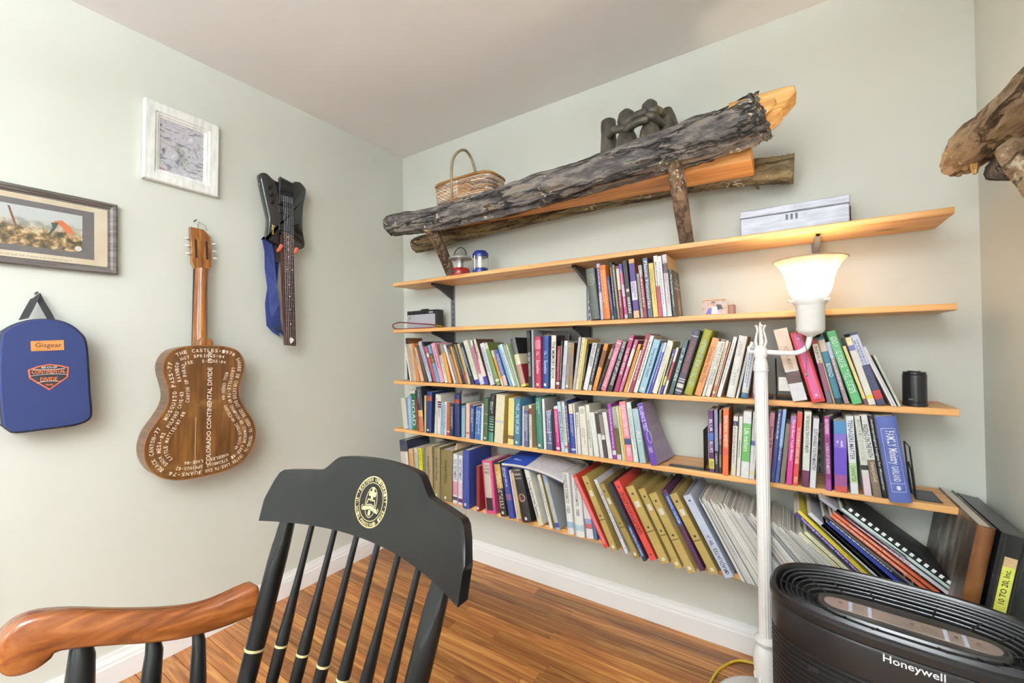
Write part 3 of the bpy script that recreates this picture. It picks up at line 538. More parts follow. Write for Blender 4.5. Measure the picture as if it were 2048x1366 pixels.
('C', 'navy paperback with white capitals', 1.2656, -0.213, 0.74, -4.47, 0.0139, 0.229, '2a3668', {'tx': '~', 'tc': 'd8def0'}),
('C', 'royal blue paperback with a cream top', 1.2812, -0.213, 0.74, -3.62, 0.02, 0.2142, '3347a4', {'b': [(0.8, 1, 'e6d6b4'), (0.06, 0.1, 'd6dcf0')], 'tx': '~', 'tc': 'e6eaf6', 'tp': (0.35, 0.78)}),
('C', 'thin white paperback', 1.3025, -0.213, 0.74, -3.27, 0.0062, 0.2163, 'e8e6e0', {}),
('C', 'white paperback with black lettering at its top', 1.3112, -0.213, 0.74, -2.88, 0.0147, 0.1795, 'eae7de', {'tx': '~', 'tc': '555555', 'tp': (0.65, 0.95)}),
('C', 'thick cream white paperback with a round emblem', 1.3299, -0.213, 0.74, -3.65, 0.0298, 0.2066, 'ebe7d8', {'tx': '~', 'tc': 'a8a498', 'tp': (0.2, 0.55), 'disc': 'c4c4bc', 'dz': 0.9}),
('C', 'cream paperback with grey lettering', 1.3627, -0.213, 0.74, -3.91, 0.0184, 0.2161, 'e6e4d4', {'tx': '~', 'tc': '6c6c60', 'tp': (0.15, 0.7)}),
('C', 'plain white paperback', 1.3864, -0.213, 0.74, -6.67, 0.0225, 0.1853, 'ecebe8', {}),
('C', 'white paperback with a black top', 1.4135, -0.213, 0.74, -7.37, 0.0148, 0.1885, 'ebeae8', {'b': [(0.52, 0.98, '3a3534')]}),
('C', 'brown and white paperback', 1.4288, -0.213, 0.74, -6.88, 0.0161, 0.1886, '4f4448', {'b': [(0.5, 0.95, '8a7d72'), (0.4, 0.5, 'ebe9e4')]}),
('C', 'plain white paperback', 1.4483, -0.213, 0.74, -7.65, 0.0179, 0.1902, 'edecea', {}),
('C', 'bright purple paperback', 1.4682, -0.213, 0.74, -5.49, 0.0155, 0.2276, 'a03aa4', {'tx': '~', 'tc': 'f0dcf2', 'b': [(0.08, 0.16, 'ece6ec')]}),
('C', 'olive brown paperback', 1.4856, -0.213, 0.74, -5.77, 0.0188, 0.2154, '6a5f2c', {'b': [(0.6, 1, 'aab09a'), (0, 0.1, 'e0dcd4')], 'tx': '~', 'tc': '2c2a20', 'tp': (0.45, 0.65)}),
('C', 'thin white paperback', 1.5075, -0.213, 0.74, -6.54, 0.008, 0.2182, 'ebe9e2', {'tx': '~', 'tc': '9c9c94'}),
('C', 'thin yellow paperback', 1.5162, -0.213, 0.74, -6.08, 0.0079, 0.2224, 'e8c23c', {}),
('C', 'pink paperback with slanted white capitals', 1.5256, -0.213, 0.74, -6.98, 0.0262, 0.2387, 'ee8aa0', {'tx': 'THE FORGOTTEN WAYS', 'tc': 'fbf0f2', 'tp': (0.42, 0.95), 'tx2': 'HIRSCH', 'tc2': 'fbf0f2', 'tp2': (0.1, 0.24), 'b': [(0.28, 0.38, '3a4c7c')]}),
('C', 'pale mint paperback', 1.554, -0.213, 0.74, -6.84, 0.0192, 0.2385, 'dcebe2', {'tx': '~', 'tc': '6cae9c', 'cv': '4d5c54'}),
('C', 'grey-blue paperback', 1.5774, -0.213, 0.74, -7.59, 0.0244, 0.2141, 'b0ccd2', {'tx': 'ALL', 'tc': 'e6f0f2', 'tp': (0.36, 0.6), 'cv': 'c4c8d0'}),
('C', 'purple paperback with a curling lilac cover', 1.6245, -0.222, 0.74, -12.53, 0.024, 0.2406, '6440a8', {'tx': 'FLUENCE TEST', 'tc': 'e6dcf4', 'tp': (0.55, 0.95), 'tx2': 'CREPS', 'tc2': 'd8ccec', 'tp2': (0.2, 0.3), 'ring': 1, 'cv': 'a592ac', 'dep': 0.155, 'curl': 1}),
('C2', 'purple paperback with a yellow used sticker', 1.8283, -0.2, 0.74, -0.27, 0.0168, 0.2252, '5c2c64', {'tx': 'BLUR', 'tc': 'f0e8f2', 'tp': (0.66, 0.86), 'tx2': 'BLUES', 'tc2': 'f0e8f2', 'tp2': (0.32, 0.5), 'b': [(0.52, 0.64, '4a6cc4'), (0.06, 0.22, 'ece05c')], 'tx3': 'USED', 'tc3': '3c3a1c', 'tp3': (0.07, 0.21)}),
('C2', 'grey-violet and black paperback', 1.8594, -0.2, 0.74, 0.02, 0.0121, 0.2293, '2e2c36', {'b': [(0.35, 1, '8a8cac')], 'tx': 'Leaders', 'tc': 'dcdce4', 'tp': (0.14, 0.3)}),
('C2', 'thin many-coloured paperback', 1.8683, -0.2, 0.74, 0.93, 0.0074, 0.2278, '8c7a6a', {'b': [(0.55, 0.8, 'd898b0'), (0.3, 0.45, '5c5048'), (0.0, 0.1, '3c3430')]}),
('C2', 'bright orange paperback with a black and orange cover', 1.8915, -0.216, 0.74, 1.51, 0.0183, 0.2375, 'ee6a34', {'tx': 'SEARCHING MINISTRY', 'tc': 'fbe4d6', 'tp': (0.42, 0.9), 'cv': 'c85a1c', 'b': [(0.3, 0.4, 'e0584c')]}),
('C2', 'white paperback with a navy patch', 1.9131, -0.2, 0.74, 3.35, 0.015, 0.2107, 'e8e4dc', {'b': [(0.84, 0.92, '383a68'), (0.07, 0.12, 'e6e49c')], 'tx': '~', 'tc': '8c8880'}),
('C2', 'plain white paperback with fine type', 1.9272, -0.2, 0.74, 3.6, 0.0117, 0.2123, 'ebe6dc', {'tx': '~', 'tc': '4c4c4c', 'tp': (0.3, 0.6)}),
('C2', 'white paperback with a broad green panel', 1.9552, -0.216, 0.74, 3.32, 0.0247, 0.2327, 'ececec', {'b': [(0.25, 0.82, '68b45c')], 'tx': 'Life markers', 'tc': 'f2f8f0', 'tp': (0.4, 0.75)}),
('C2', 'white paperback with a blue patch', 1.9719, -0.216, 0.74, 4.25, 0.0161, 0.2341, 'eeeeee', {'b': [(0.5, 0.57, '3f58b4'), (0.07, 0.12, 'e8e8a0')], 'tx': '~', 'tc': 'b0b0b0'}),
('C2', 'pink paperback beside the lamp post', 2.0181, -0.216, 0.74, 4.49, 0.014, 0.2339, 'dc8ca4', {'tx': 'hurt 2.0', 'tc': '4c2c38', 'tp': (0.5, 0.8)}),
('C2', 'indigo paperback with white capitals', 2.031, -0.216, 0.74, 6.06, 0.0118, 0.2449, '3c4684', {'tx': '~', 'tc': 'eef0f6', 'tp': (0.6, 0.96)}),
('C2', 'sky blue and indigo paperback', 2.0427, -0.216, 0.74, 6.19, 0.0105, 0.2475, '4a60a8', {'b': [(0.5, 1, '8fb8ec')], 'tx': '~', 'tc': 'e6ecf6', 'tp': (0.3, 0.6)}),
('C2', 'brown leather-look hardback', 2.0592, -0.216, 0.74, 6.19, 0.0141, 0.2024, '7d7160', {'k': 'h'}),
('C2', 'magenta paperback with curly white lettering', 2.0795, -0.216, 0.74, 4.37, 0.0158, 0.2268, 'd83c94', {'tx': 'Family-Based Youth Ministry', 'tc': 'fbeaf4', 'tp': (0.35, 0.95), 'b': [(0.9, 1, 'a474b0')]}),
('C2', 'red-orange paperback with white capitals', 2.0957, -0.216, 0.74, 4.13, 0.0139, 0.2409, 'e04a44', {'tx': 'THE YOUTH MINISTRY SURVIVAL GUIDE', 'tc': 'fbece4', 'tp': (0.3, 0.8), 'tx2': 'FIELDS', 'tc2': 'f6d8b0', 'tp2': (0.04, 0.12)}),
('C2', 'pale paperback with a plum foot', 2.1255, -0.216, 0.74, 2.73, 0.019, 0.2454, 'e9eadc', {'b': [(0, 0.22, '6c2f50')], 'tx': 'THE THEOLOGICAL TURN IN YOUTH MINISTRY', 'tc': '2c3028', 'tp': (0.45, 0.95)}),
('C2', 'white paperback with spaced black lettering', 2.1429, -0.216, 0.74, 3.57, 0.0153, 0.2251, 'e9e9ec', {'tx': 'SUSTAINABLE YOUTH MINISTRY', 'tc': '2f3036', 'tp': (0.25, 0.85)}),
('C2', 'purple paperback turned to show its dark back cover', 2.1698, -0.216, 0.74, -0.36, 0.0145, 0.2345, '8c2c78', {'b': [(0.72, 1, 'a83a8c'), (0, 0.15, 'a4449c')], 'tx': 'BEATKEEPERS', 'tc': 'f4e4f0', 'tp': (0.76, 0.96), 'tx2': 'A CHURCH OF YOUTH MINISTRY', 'tc2': 'f4e4f0', 'tp2': (0.22, 0.64), 'cv': '2a2230', 'yaw': 18}),
('C2', 'thick paperback with a purple and red rainbow spine', 2.2237, -0.216, 0.74, 0.28, 0.0318, 0.2222, '6a4cc0', {'b': [(0.82, 1, '4a8cc0'), (0.62, 0.82, '8468c8'), (0, 0.08, 'cc5048'), (0.08, 0.24, 'a0508c')], 'tx2': '~', 'tc2': 'e8e0f4', 'tp2': (0.62, 0.72)}),
('C2', 'white paperback with a green lower panel', 2.2323, -0.216, 0.74, -2.1, 0.0186, 0.2396, 'ecedf0', {'b': [(0.14, 0.4, 'bcdcA0')], 'tx': 'TEENAGERS MATTER', 'tc': '44546c', 'tp': (0.44, 0.95), 'tx2': 'CANNISTER', 'tc2': '5c7458', 'tp2': (0.16, 0.36)}),
('C2', 'cream paperback with a pink foot', 2.2648, -0.216, 0.74, -4.9, 0.0174, 0.2428, 'e2e4d8', {'b': [(0, 0.26, 'ecd4dc'), (0.32, 0.38, '2c2c2c')], 'tx': 'MAKING THE MOST OF YOUTH CULTURE', 'tc': 'a8ac9c', 'tp': (0.44, 0.95)}),
('C2', 'white paperback with a brown lower third', 2.2863, -0.216, 0.74, -7.21, 0.0195, 0.2471, 'e6e6e2', {'b': [(0, 0.45, '7c6a54')], 'tx': 'PASSING ON THE FAITH', 'tc': '2e3032', 'tp': (0.48, 0.88), 'tx2': 'Dreaming and Gould', 'tc2': 'd8d0c0', 'tp2': (0.18, 0.42)}),
('C2', 'black paperback with white gothic lettering', 2.3074, -0.216, 0.74, -7.11, 0.0109, 0.2464, '1f2026', {'tx': 'Anthropological Insights for Missionaries', 'tc': 'eef0f2', 'tp': (0.1, 0.96)}),
('C2', 'very thick blue hardback with a white ruled frame', 2.3198, -0.243, 0.74, -7.17, 0.048, 0.2491, '5464ae', {'k': 'h', 'frame': 'e6e8f4', 'tx': 'FAMILY Ministry', 'tc': 'f2f4fa', 'tp': (0.44, 0.83), 'tx2': 'GARLAND', 'tc2': 'e6e8f4', 'tp2': (0.24, 0.42), 'cv': '8c8f7c'}),
('D', 'thick navy book in a torn cream jacket', 0.239, -0.235, 0.398, -5.83, 0.0605, 0.2837, 'e2d4c4', {'b': [(0.78, 1, '343a4c')], 'tx': '~', 'tc': '8c7a70', 'cv': '343a4c', 'k': 'h'}),
('D', 'tan book with a peach oval label', 0.3004, -0.23, 0.398, -5.54, 0.0325, 0.2404, 'e0b070', {'tx': '~', 'tc': 'a8743c'}),
('D', 'grey paperback', 0.3347, -0.225, 0.398, -4.11, 0.0264, 0.2494, 'c4bfb2', {'tx': '~', 'tc': '6c6c68'}),
('D', 'bright yellow paperback', 0.3659, -0.225, 0.398, -3.61, 0.0261, 0.2533, 'e6dc24', {'tx': '~', 'tc': '5c5a20', 'tp': (0.6, 0.95)}),
('D', 'thin slate paperback', 0.3889, -0.22, 0.398, -0.54, 0.0126, 0.2618, '6c7884', {}),
('D', 'gold encyclopedia volume lettered in black', 0.41, -0.225, 0.398, -1.2, 0.0508, 0.2716, 'a8916a', {'k': 'h', 'tx': 'Encyclopedia of Philosophy', 'tc': '3c3220', 'tp': (0.35, 0.8)}),
('D', 'gold encyclopedia volume, middle of three', 0.5102, -0.225, 0.398, 0.81, 0.0418, 0.2742, '97845a', {'k': 'h', 'tx': 'Encyclopedia of Philosophy', 'tc': '3a3020', 'tp': (0.35, 0.8), 'st': 1}),
('D', 'wide gold encyclopedia volume, last of three', 0.5974, -0.228, 0.398, 1.74, 0.0811, 0.2668, '83713f', {'k': 'h', 'tx': 'Encyclopedia of Philosophy', 'tc': '2f2818', 'tp': (0.35, 0.8), 'st': 1}),
('D', 'white paperback with a red lettered strip', 0.6325, -0.225, 0.398, 1.36, 0.0305, 0.2549, 'e8e6ea', {'tx': 'OLD TESTAMENT', 'tc': '3f4454', 'tp': (0.48, 0.9), 'b': [(0.16, 0.44, 'd890ae'), (0.06, 0.13, '3c3458')]}),
('D', 'white paperback with a violet lettered strip', 0.67, -0.23, 0.398, 1.2, 0.0273, 0.2546, 'e6e4ea', {'tx': 'NEW TESTAMENT', 'tc': '44508c', 'tp': (0.5, 0.92), 'b': [(0.16, 0.44, 'e4c4d2'), (0.05, 0.13, '6c2c6c')]}),
('D', 'big blue hardback with a ribbon marker', 0.7312, -0.25, 0.398, 0.7, 0.0403, 0.2915, '39489a', {'k': 'h', 'st': 1, 'ribbon': '9c7a5c'}),
('D', 'short dark red hardback', 0.7952, -0.245, 0.398, 0.26, 0.0197, 0.222, '8c2420', {'k': 'h', 'st': 1}),
('D', 'thick pink hardback with a beige and black label', 0.8299, -0.24, 0.398, -5.12, 0.0595, 0.2522, 'dc4c86', {'k': 'h', 'panel': 'c9bda6', 'tx': 'THE LAW IN THE BIBLE', 'tc': '3c3430', 'tp': (0.7, 0.95)}),
('D', 'black and tan hardback lettered in black and cream', 0.915, -0.235, 0.398, -8.9, 0.0355, 0.2532, '2a2622', {'k': 'h', 'b': [(0.52, 0.97, 'c8a04c')], 'tx': 'INTERPRETING THE BIBLE', 'tc': 'efe4cc', 'tp': (0.15, 0.85), 'st': 1}),
('D', 'royal blue hardback with a small flag print', 0.962, -0.235, 0.398, -10.31, 0.0323, 0.2429, '33408c', {'k': 'h', 'tx': '~', 'tc': 'dce0f0', 'tp': (0.6, 0.97), 'b': [(0.34, 0.46, '8c5c8c')]}),
('D', 'thin white and violet booklet', 1.0101, -0.24, 0.398, -10.74, 0.0087, 0.2302, 'dcd0e0', {}),
('D', 'thin tan booklet', 1.0212, -0.24, 0.398, -10.81, 0.0143, 0.2203, 'd4b47c', {'b': [(0, 0.05, 'c86a2c')]}),
('D', 'thick black hardback with a red rosette', 1.043, -0.24, 0.398, -13.1, 0.048, 0.252, '232326', {'k': 'h', 'tx2': 'The New Bible Dictionary', 'tc2': 'cfc6ac', 'tp2': (0.68, 0.96), 'rosette': 'b06a54', 'st': 1}),
('D', 'white hardback lettered in black', 1.1224, -0.235, 0.398, -16.99, 0.0263, 0.253, 'e4e2d8', {'k': 'h', 'tx': 'A Theology of the New Testament', 'tc': '33343a', 'tp': (0.15, 0.85), 'b': [(0, 0.15, 'e6d8ac')]}),
('D', 'thin white paperback with a yellow streak', 1.1811, -0.235, 0.398, -15.49, 0.0163, 0.2362, 'ecebe6', {'tx': '~', 'tc': '7c7c74', 'cv': 'b8a83c'}),
('D', 'grey hardback with violet lettering on its cover', 1.2109, -0.235, 0.398, -15.9, 0.0206, 0.2442, 'b4b6ba', {'k': 'h', 'b': [(0.05, 0.13, '3440a0'), (0.84, 0.97, '9ca4c8')], 'cv': '9a9c9e'}),
('D', 'white two-volume hardback lettered in black, first volume', 1.2676, -0.235, 0.398, -4.92, 0.0317, 0.2618, 'eae8e4', {'k': 'h', 'tx': 'FOUNDATIONS OF DOGMATICS', 'tc': '34363a', 'tp': (0.5, 0.97), 'tx2': 'WEBER', 'tc2': '54565a', 'tp2': (0.34, 0.46), 'b': [(0.1, 0.2, '9cbcd4')]}),
('D', 'white two-volume hardback lettered in black, second volume', 1.3079, -0.24, 0.398, -4.08, 0.041, 0.2568, 'ecebe8', {'k': 'h', 'tx': 'FOUNDATIONS OF DOGMATICS', 'tc': '34363a', 'tp': (0.5, 0.97), 'tx2': 'WEBER', 'tc2': '54565a', 'tp2': (0.34, 0.46), 'b': [(0.1, 0.2, 'b8d8e4')]}),
('D', 'short white paperback with blue and red print', 1.356, -0.235, 0.398, -6.49, 0.0312, 0.2038, 'e4e6ea', {'b': [(0.2, 0.3, 'c8606c'), (0.3, 0.4, '8ca0c8')]}),
('D', 'thin blue booklet', 1.3928, -0.235, 0.398, -8.29, 0.0105, 0.1955, '4c7cb0', {}),
('E', 'red ring binder leaning on the white books', 1.4509, -0.2788, 0.398, -27.12, 0.0192, 0.299, 'd03a26', {'strip': 'e0707c', 'k': 'b'}),
('E', 'gold ring binder, first from the left', 1.4855, -0.2886, 0.398, -24.54, 0.0249, 0.3002, 'b59a52', {'gold': 1, 'k': 'b'}),
('E', 'white binder with dark edges lettered along its spine', 1.5364, -0.2793, 0.398, -25.54, 0.0137, 0.294, 'e8e8ec', {'tx': 'Doctrine of the Holy Spirit', 'tc': '4c5058', 'up': 1, 'rim': '33384c', 'k': 'b'}),
('E', 'gold ring binder with a label strip, second from the left', 1.5779, -0.3, 0.398, -28.59, 0.0225, 0.2922, '9a8142', {'gold': 1, 'k': 'b'}),
('E', 'navy and black binder with a blue lettered strip', 1.6108, -0.3, 0.398, -26.68, 0.0143, 0.2981, '262a3c', {'tx': 'SERMONS COLLECTION', 'tc': 'e0e6f4', 'up': 1, 'tp': (0.06, 0.42), 'b': [(0.05, 0.45, '27488c')], 'k': 'b'}),
('E', 'red binder lettered in black capitals', 1.6325, -0.2814, 0.398, -27.24, 0.0252, 0.3042, 'e2463c', {'tx': '1135 SPANISH FIELD', 'tx2': 'SERVICE HANDBOOK', 'tc': '2a0f0c', 'up': 1, 'tp': (0.32, 0.86), 'k': 'b'}),
('E', 'gold ring binder, third from the left', 1.6734, -0.2867, 0.398, -26.62, 0.0324, 0.2913, 'b59a52', {'gold': 1, 'k': 'b'}),
('E', 'gold ring binder, fourth from the left', 1.7237, -0.29, 0.398, -26.78, 0.0258, 0.2918, 'b59a52', {'gold': 1, 'k': 'b'}),
('E', 'gold ring binder, fifth from the left', 1.7673, -0.3, 0.398, -27.64, 0.0297, 0.287, 'b59a52', {'gold': 1, 'k': 'b'}),
('E', 'narrow purple binder with a blue lettered top', 1.801, -0.262, 0.398, -25.76, 0.0166, 0.2941, '5a3052', {'tx': 'MINISTRY TRAINING', 'tc': 'dfe6f6', 'up': 1, 'tp': (0.58, 0.92), 'b': [(0.55, 0.95, '3c58a8')], 'k': 'b'}),
('E', 'gold ring binder beside the pale blue binder', 1.8366, -0.2681, 0.398, -27.88, 0.0286, 0.2891, 'b59a52', {'gold': 1, 'k': 'b'}),
('E', 'pale blue binder with handwriting on its spine', 1.8829, -0.2647, 0.398, -27.5, 0.029, 0.2914, 'c3cbe0', {'tx': "GRADUATES  '99 ->", 'tc': '4c4a5c', 'up': 1, 'tp': (0.04, 0.5), 'k': 'b'}),
]
# ------------------------------------------------------------------ books
M_PAGE = ramp_mat('page_edges', [(.35, 'bdb6a8'), (.65, 'd8d2c6')], scale=(900, 1, 1), nscale=1, detail=1, rough=.8)
def ordinal(n):
    s = 'th' if 10 <= n % 100 <= 20 else {1: 'st', 2: 'nd', 3: 'rd'}.get(n % 10, 'th')
    return '%d%s' % (n, s)
def tone(h):
    """printed stock reflects a little less than the clean ink colour"""
    c = [int(h[i:i+2], 16) for i in (0, 2, 4)]; g = sum(c)/3
    return '%02x%02x%02x' % tuple(int(min(255, (x*.93+g*.07)*.90)) for x in c)
class Deco:
    """printing, labels and studs of one spine: each a part of its own"""
    def __init__(s): s.parts = []
    def use(s, name): s.parts.append((name, MB(), [], {}))
    def add(s, *a): s.parts[-1][1].add(*a)
    def mi(s, c):
        _, _, mats, idx = s.parts[-1]
        if c not in idx: idx[c] = len(mats); mats.append(flat(tone(c), rough=.5, var=.03))
        return idx[c]
    def build(s, root):
        for name, mb, mats, _ in s.parts:
            if mb.v: mb.build(name, mats, root)
def cover_mat(h, kind): return flat(tone(h.lower()), rough=.38 if kind == 'p' else .5, var=.07, scale=45)
class Spine:
    """geometry of one book: x thickness, y depth (0 = spine face), z height"""
    def __init__(s, t, h, dep, kind, x0):
        s.t, s.h, s.dep, s.kind, s.x0 = t, h, dep, kind, x0
        s.bulge = min(.005, t*.16) if kind == 'h' else 0.
    def y(s, x):
        if not s.bulge: return 0.
        q = max(-1, min(1, (x-s.x0-s.t/2)/(s.t/2)))
        return -s.bulge*(1-q*q)
def book_cover(sp, base, cv, bands, cvb, curl=False):
    t, h, dep, x0 = sp.t, sp.h, sp.dep, sp.x0
    w = {'h': .0026, 'b': .0024, 'p': .0005}[sp.kind]; w = min(w, t*.22)
    ch = min(.0012, t*.12)
    O = [(0, dep), (0, ch)]
    if sp.kind == 'h':
        for q in (-.92, -.5, 0, .5, .92): O.append((t/2+q*t/2, sp.y(x0+t/2+q*t/2)))
    else: O += [(ch, 0), (t-ch, 0)]
    O += [(t, ch), (t, dep)]
    n = len(O)
    I = []
    for i, (x, y) in enumerate(O):
        I.append((min(max(x, w), t-w), dep if i in (0, n-1) else max(y+w, w)))
    mats = []; idx = {}
    def mi(c):
        if c not in idx: idx[c] = len(mats); mats.append(cover_mat(c, sp.kind))
        return idx[c]
    cuts = {0., 1.}
    for b in list(bands)+list(cvb): cuts.add(b[0]); cuts.add(b[1])
    zs = sorted(cuts)
    if curl: zs = sorted(set(zs) | {k/8 for k in range(9)})
    def colour(bl, z, d):
        c = d
        for a, b, hx in bl:
            if a <= z <= b: c = hx
        return c
    mb = MB(); vs = []
    for f in zs:
        off = .0
        for i, (x, y) in enumerate(O):
            cx = .03*((1-f)**2) if (curl and i == n-1) else 0
            vs.append((x0+x+cx, y, f*h))
        for i, (x, y) in enumerate(I): 
            cx = .03*((1-f)**2) if (curl and i == n-1) else 0
            vs.append((x0+x+cx, y, f*h))
    mb.v = vs
    S2 = 2*n
    for k in range(len(zs)-1):
        zm = (zs[k]+zs[k+1])/2
        cs = mi(colour(bands, zm, base)); cr = mi(colour(cvb, zm, cv)); cl = mi(cv)
        for i in range(n-1):
            m = cl if i == 0 else (cr if i == n-2 else cs)
            a = k*S2+i; b = a+1; c = (k+1)*S2+i+1; d = (k+1)*S2+i
            mb.f.append((a, b, c, d)); mb.m.append(m)
            a += n; b += n; c += n; d += n
            mb.f.append((d, c, b, a)); mb.m.append(cl)
        for i in (0, n-1):
            a = k*S2+i; d = (k+1)*S2+i
            mb.f.append((a, d, d+n, a+n) if i == 0 else (a+n, d+n, d, a)); mb.m.append(cl)
    top = (len(zs)-1)*S2; ctop = mi(colour(bands, .999, base)); cbot = mi(colour(bands, .001, base))
    for i in range(n-1):
        mb.f.append((i+1, i, i+n, i+1+n)); mb.m.append(cbot)
        mb.f.append((top+i, top+i+1, top+i+1+n, top+i+n)); mb.m.append(ctop)
    return mb, mats, w
def bars(mb, fn, length, height, rnd, mi):
    """worn, no longer legible line of print"""
    u = -length/2
    while u < length/2-.004:
        for k in range(rnd.randint(2, 7)):
            wd = height*rnd.uniform(.28, .5); hh = height*rnd.choice((.62, .62, .9, .75))
            if u+wd > length/2: break
            b = -height/2
            mb.add([fn(u, b), fn(u+wd*.72, b), fn(u+wd*.72, b+hh), fn(u, b+hh)], [(0, 1, 2, 3)], mi); u += wd
        u += height*.45
def quad(mb, fn, u0, u1, v0, v1, mi): mb.add([fn(u0, v0), fn(u1, v0), fn(u1, v1), fn(u0, v1)], [(0, 1, 2, 3)], mi)
def ring(mb, fn, cu, cv, ru, rv, wd, mi, seg=28):
    vs = []; 
    for k in range(seg):
        a = 2*PI*k/seg; vs.append(fn(cu+ru*math.cos(a), cv+rv*math.sin(a))); vs.append(fn(cu+(ru-wd)*math.cos(a), cv+(rv-wd)*math.sin(a)))
    mb.add(vs, [(2*k, (2*k+2) % (2*seg), (2*k+3) % (2*seg), 2*k+1) for k in range(seg)], mi)
def disc(mb, fn, cu, cv, ru, rv, mi, seg=20):
    mb.add([fn(cu+ru*math.cos(2*PI*k/seg), cv+rv*math.sin(2*PI*k/seg)) for k in range(seg)], [tuple(range(seg))], mi)
def make_book(name, x, y, z, th, t, h, dep, col, o, label, cat, group, rnd):
    kind = o.get('k', 'p')
    root = tag(empty(name, (x, y, z), (0, R(th), 0)), label, cat, group)
    x0 = 0. if th <= 0 else -t
    if o.get('yaw'): root.rotation_euler = (0, R(th), R(-o['yaw']))
    sp = Spine(t, h, dep, kind, x0); cv = o.get('cv', col)
    mb, mats, w = book_cover(sp, col, cv, o.get('b', []), o.get('cvb', []), o.get('curl'))
    mb.build('cover', mats, root, smooth=35)
    ins = {'h': .0035, 'b': .012, 'p': .0004}[kind]
    if kind == 'b':
        MB().box(x0+w+.0012, x0+t-w-.0012, .02, dep-.012, .008, h-.012).build('page_block', M_PAGE, root)
    else:
        MB().box(x0+w, x0+t-w, w+max(0, .001), dep-ins, ins, h-ins).build('page_block', M_PAGE, root)
    d = Deco(); mi = d.mi
    cx = x0+t/2
    pt = lambda xx, zz, e=.0004: (xx, sp.y(xx)-e, zz)
    down = lambda zc, dx=0.: (lambda u, v: pt(cx+dx+v, zc-u))
    up = lambda zc, dx=0.: (lambda u, v: pt(cx+dx-v, zc+u))
    face = lambda u, v: pt(cx+u, v)                      # u across, v = height
    def panel(u0, u1, v0, v1, c, e=.0003): 
        xs = [u0+(u1-u0)*k/4 for k in range(5)]
        for a, b in zip(xs[:-1], xs[1:]):
            d.add([pt(cx+a, v0, e), pt(cx+b, v0, e), pt(cx+b, v1, e), pt(cx+a, v1, e)], [(0, 1, 2, 3)], mi(c))
    if o.get('panel'): d.use('spine_label'); panel(-t*.32, t*.32, h*.06, h*.97, '26211f'); panel(-t*.32, t*.32, h*.30, h*.97, o['panel'], .0005)
    if o.get('strip'):
        d.use('label_strip'); panel(t*.0-t*.28, t*.30, h*.05, h*.97, o['strip'])
        for q in (.10, .90): d.use('stud'); disc(d, lambda u, v: pt(cx+u, v, .0012), 0, h*q, t*.10, t*.10, mi('d8d4cf'))
    if o.get('gold'):
        d.use('fold_line'); panel(-t*.46, t*.46, h*.40, h*.412, '5c4a22')
        for q in (.90, .46): d.use('rivet'); disc(d, face, 0, h*q, min(.0045, t*.16), min(.0045, t*.16), mi('3a3630'))
        d.use('label'); panel(-t*.26, t*.28, h*.72, h*.80, 'd8d2c4'); d.use('label'); panel(-t*.18, t*.18, h*.035, h*.075, 'e6e0d2')
    if kind == 'b' and not o.get('gold') and not o.get('strip'):
        for q in (.93, .07): d.use('rivet'); disc(d, face, 0, h*q, min(.0035, t*.14), min(.0035, t*.14), mi('2e2a2a'))
    if o.get('rim'):
        d.use('edge_trim'); panel(-t*.5, -t*.44, 0, h, o['rim']); d.use('edge_trim'); panel(t*.44, t*.5, 0, h, o['rim'])
    if o.get('seal'): 
        d.use('emblem'); ring(d, face, 0, h*.78, t*.38, h*.11, t*.04, mi(o['seal']))
        for q in (-.06, -.03, 0, .03, .06): panel(-t*(.3-abs(q)*2.2), t*(.3-abs(q)*2.2), h*(.78+q), h*(.786+q), o['seal'])
    if o.get('disc'): d.use('emblem'); disc(d, face, 0, h*o.get('dz', .48), t*.36, t*.40, mi(o['disc']))
    if o.get('rosette'):
        d.use('emblem'); disc(d, face, 0, h*.44, t*.34, t*.36, mi(o['rosette'])); ring(d, lambda u, v: pt(cx+u, v, .0007), 0, h*.44, t*.36, t*.38, t*.05, mi('cfa48c'))
        for k in range(4):
            a = k*PI/2+PI/4; disc(d, lambda u, v: pt(cx+u, v, .0007), math.cos(a)*t*.16, h*.44+math.sin(a)*t*.16, t*.07, t*.07, mi('3a2a26'))
    if o.get('frame'):
        d.use('ruled_frame')
        for (a, b, c, e) in ((-.34, -.325, .12, .86), (.325, .34, .12, .86), (-.34, .34, .855, .86), (-.34, .34, .12, .125), (-.34, .34, .215, .22)): panel(t*a, t*b, h*c, h*e, o['frame'])
        d.use('emblem'); disc(d, face, 0, h*.168, t*.10, t*.14, mi(o['frame']))
    if o.get('ring'): d.use('emblem'); ring(d, lambda u, v: pt(cx+u, v, .0008), t*.28, h*.45, t*.36, h*.10, t*.06, mi('f2f0f6'))
    if o.get('st'): d.use('sticker'); panel(-min(t*.3, .006), min(t*.3, .006), h*.045, h*.095, 'e8e6de', .0006)
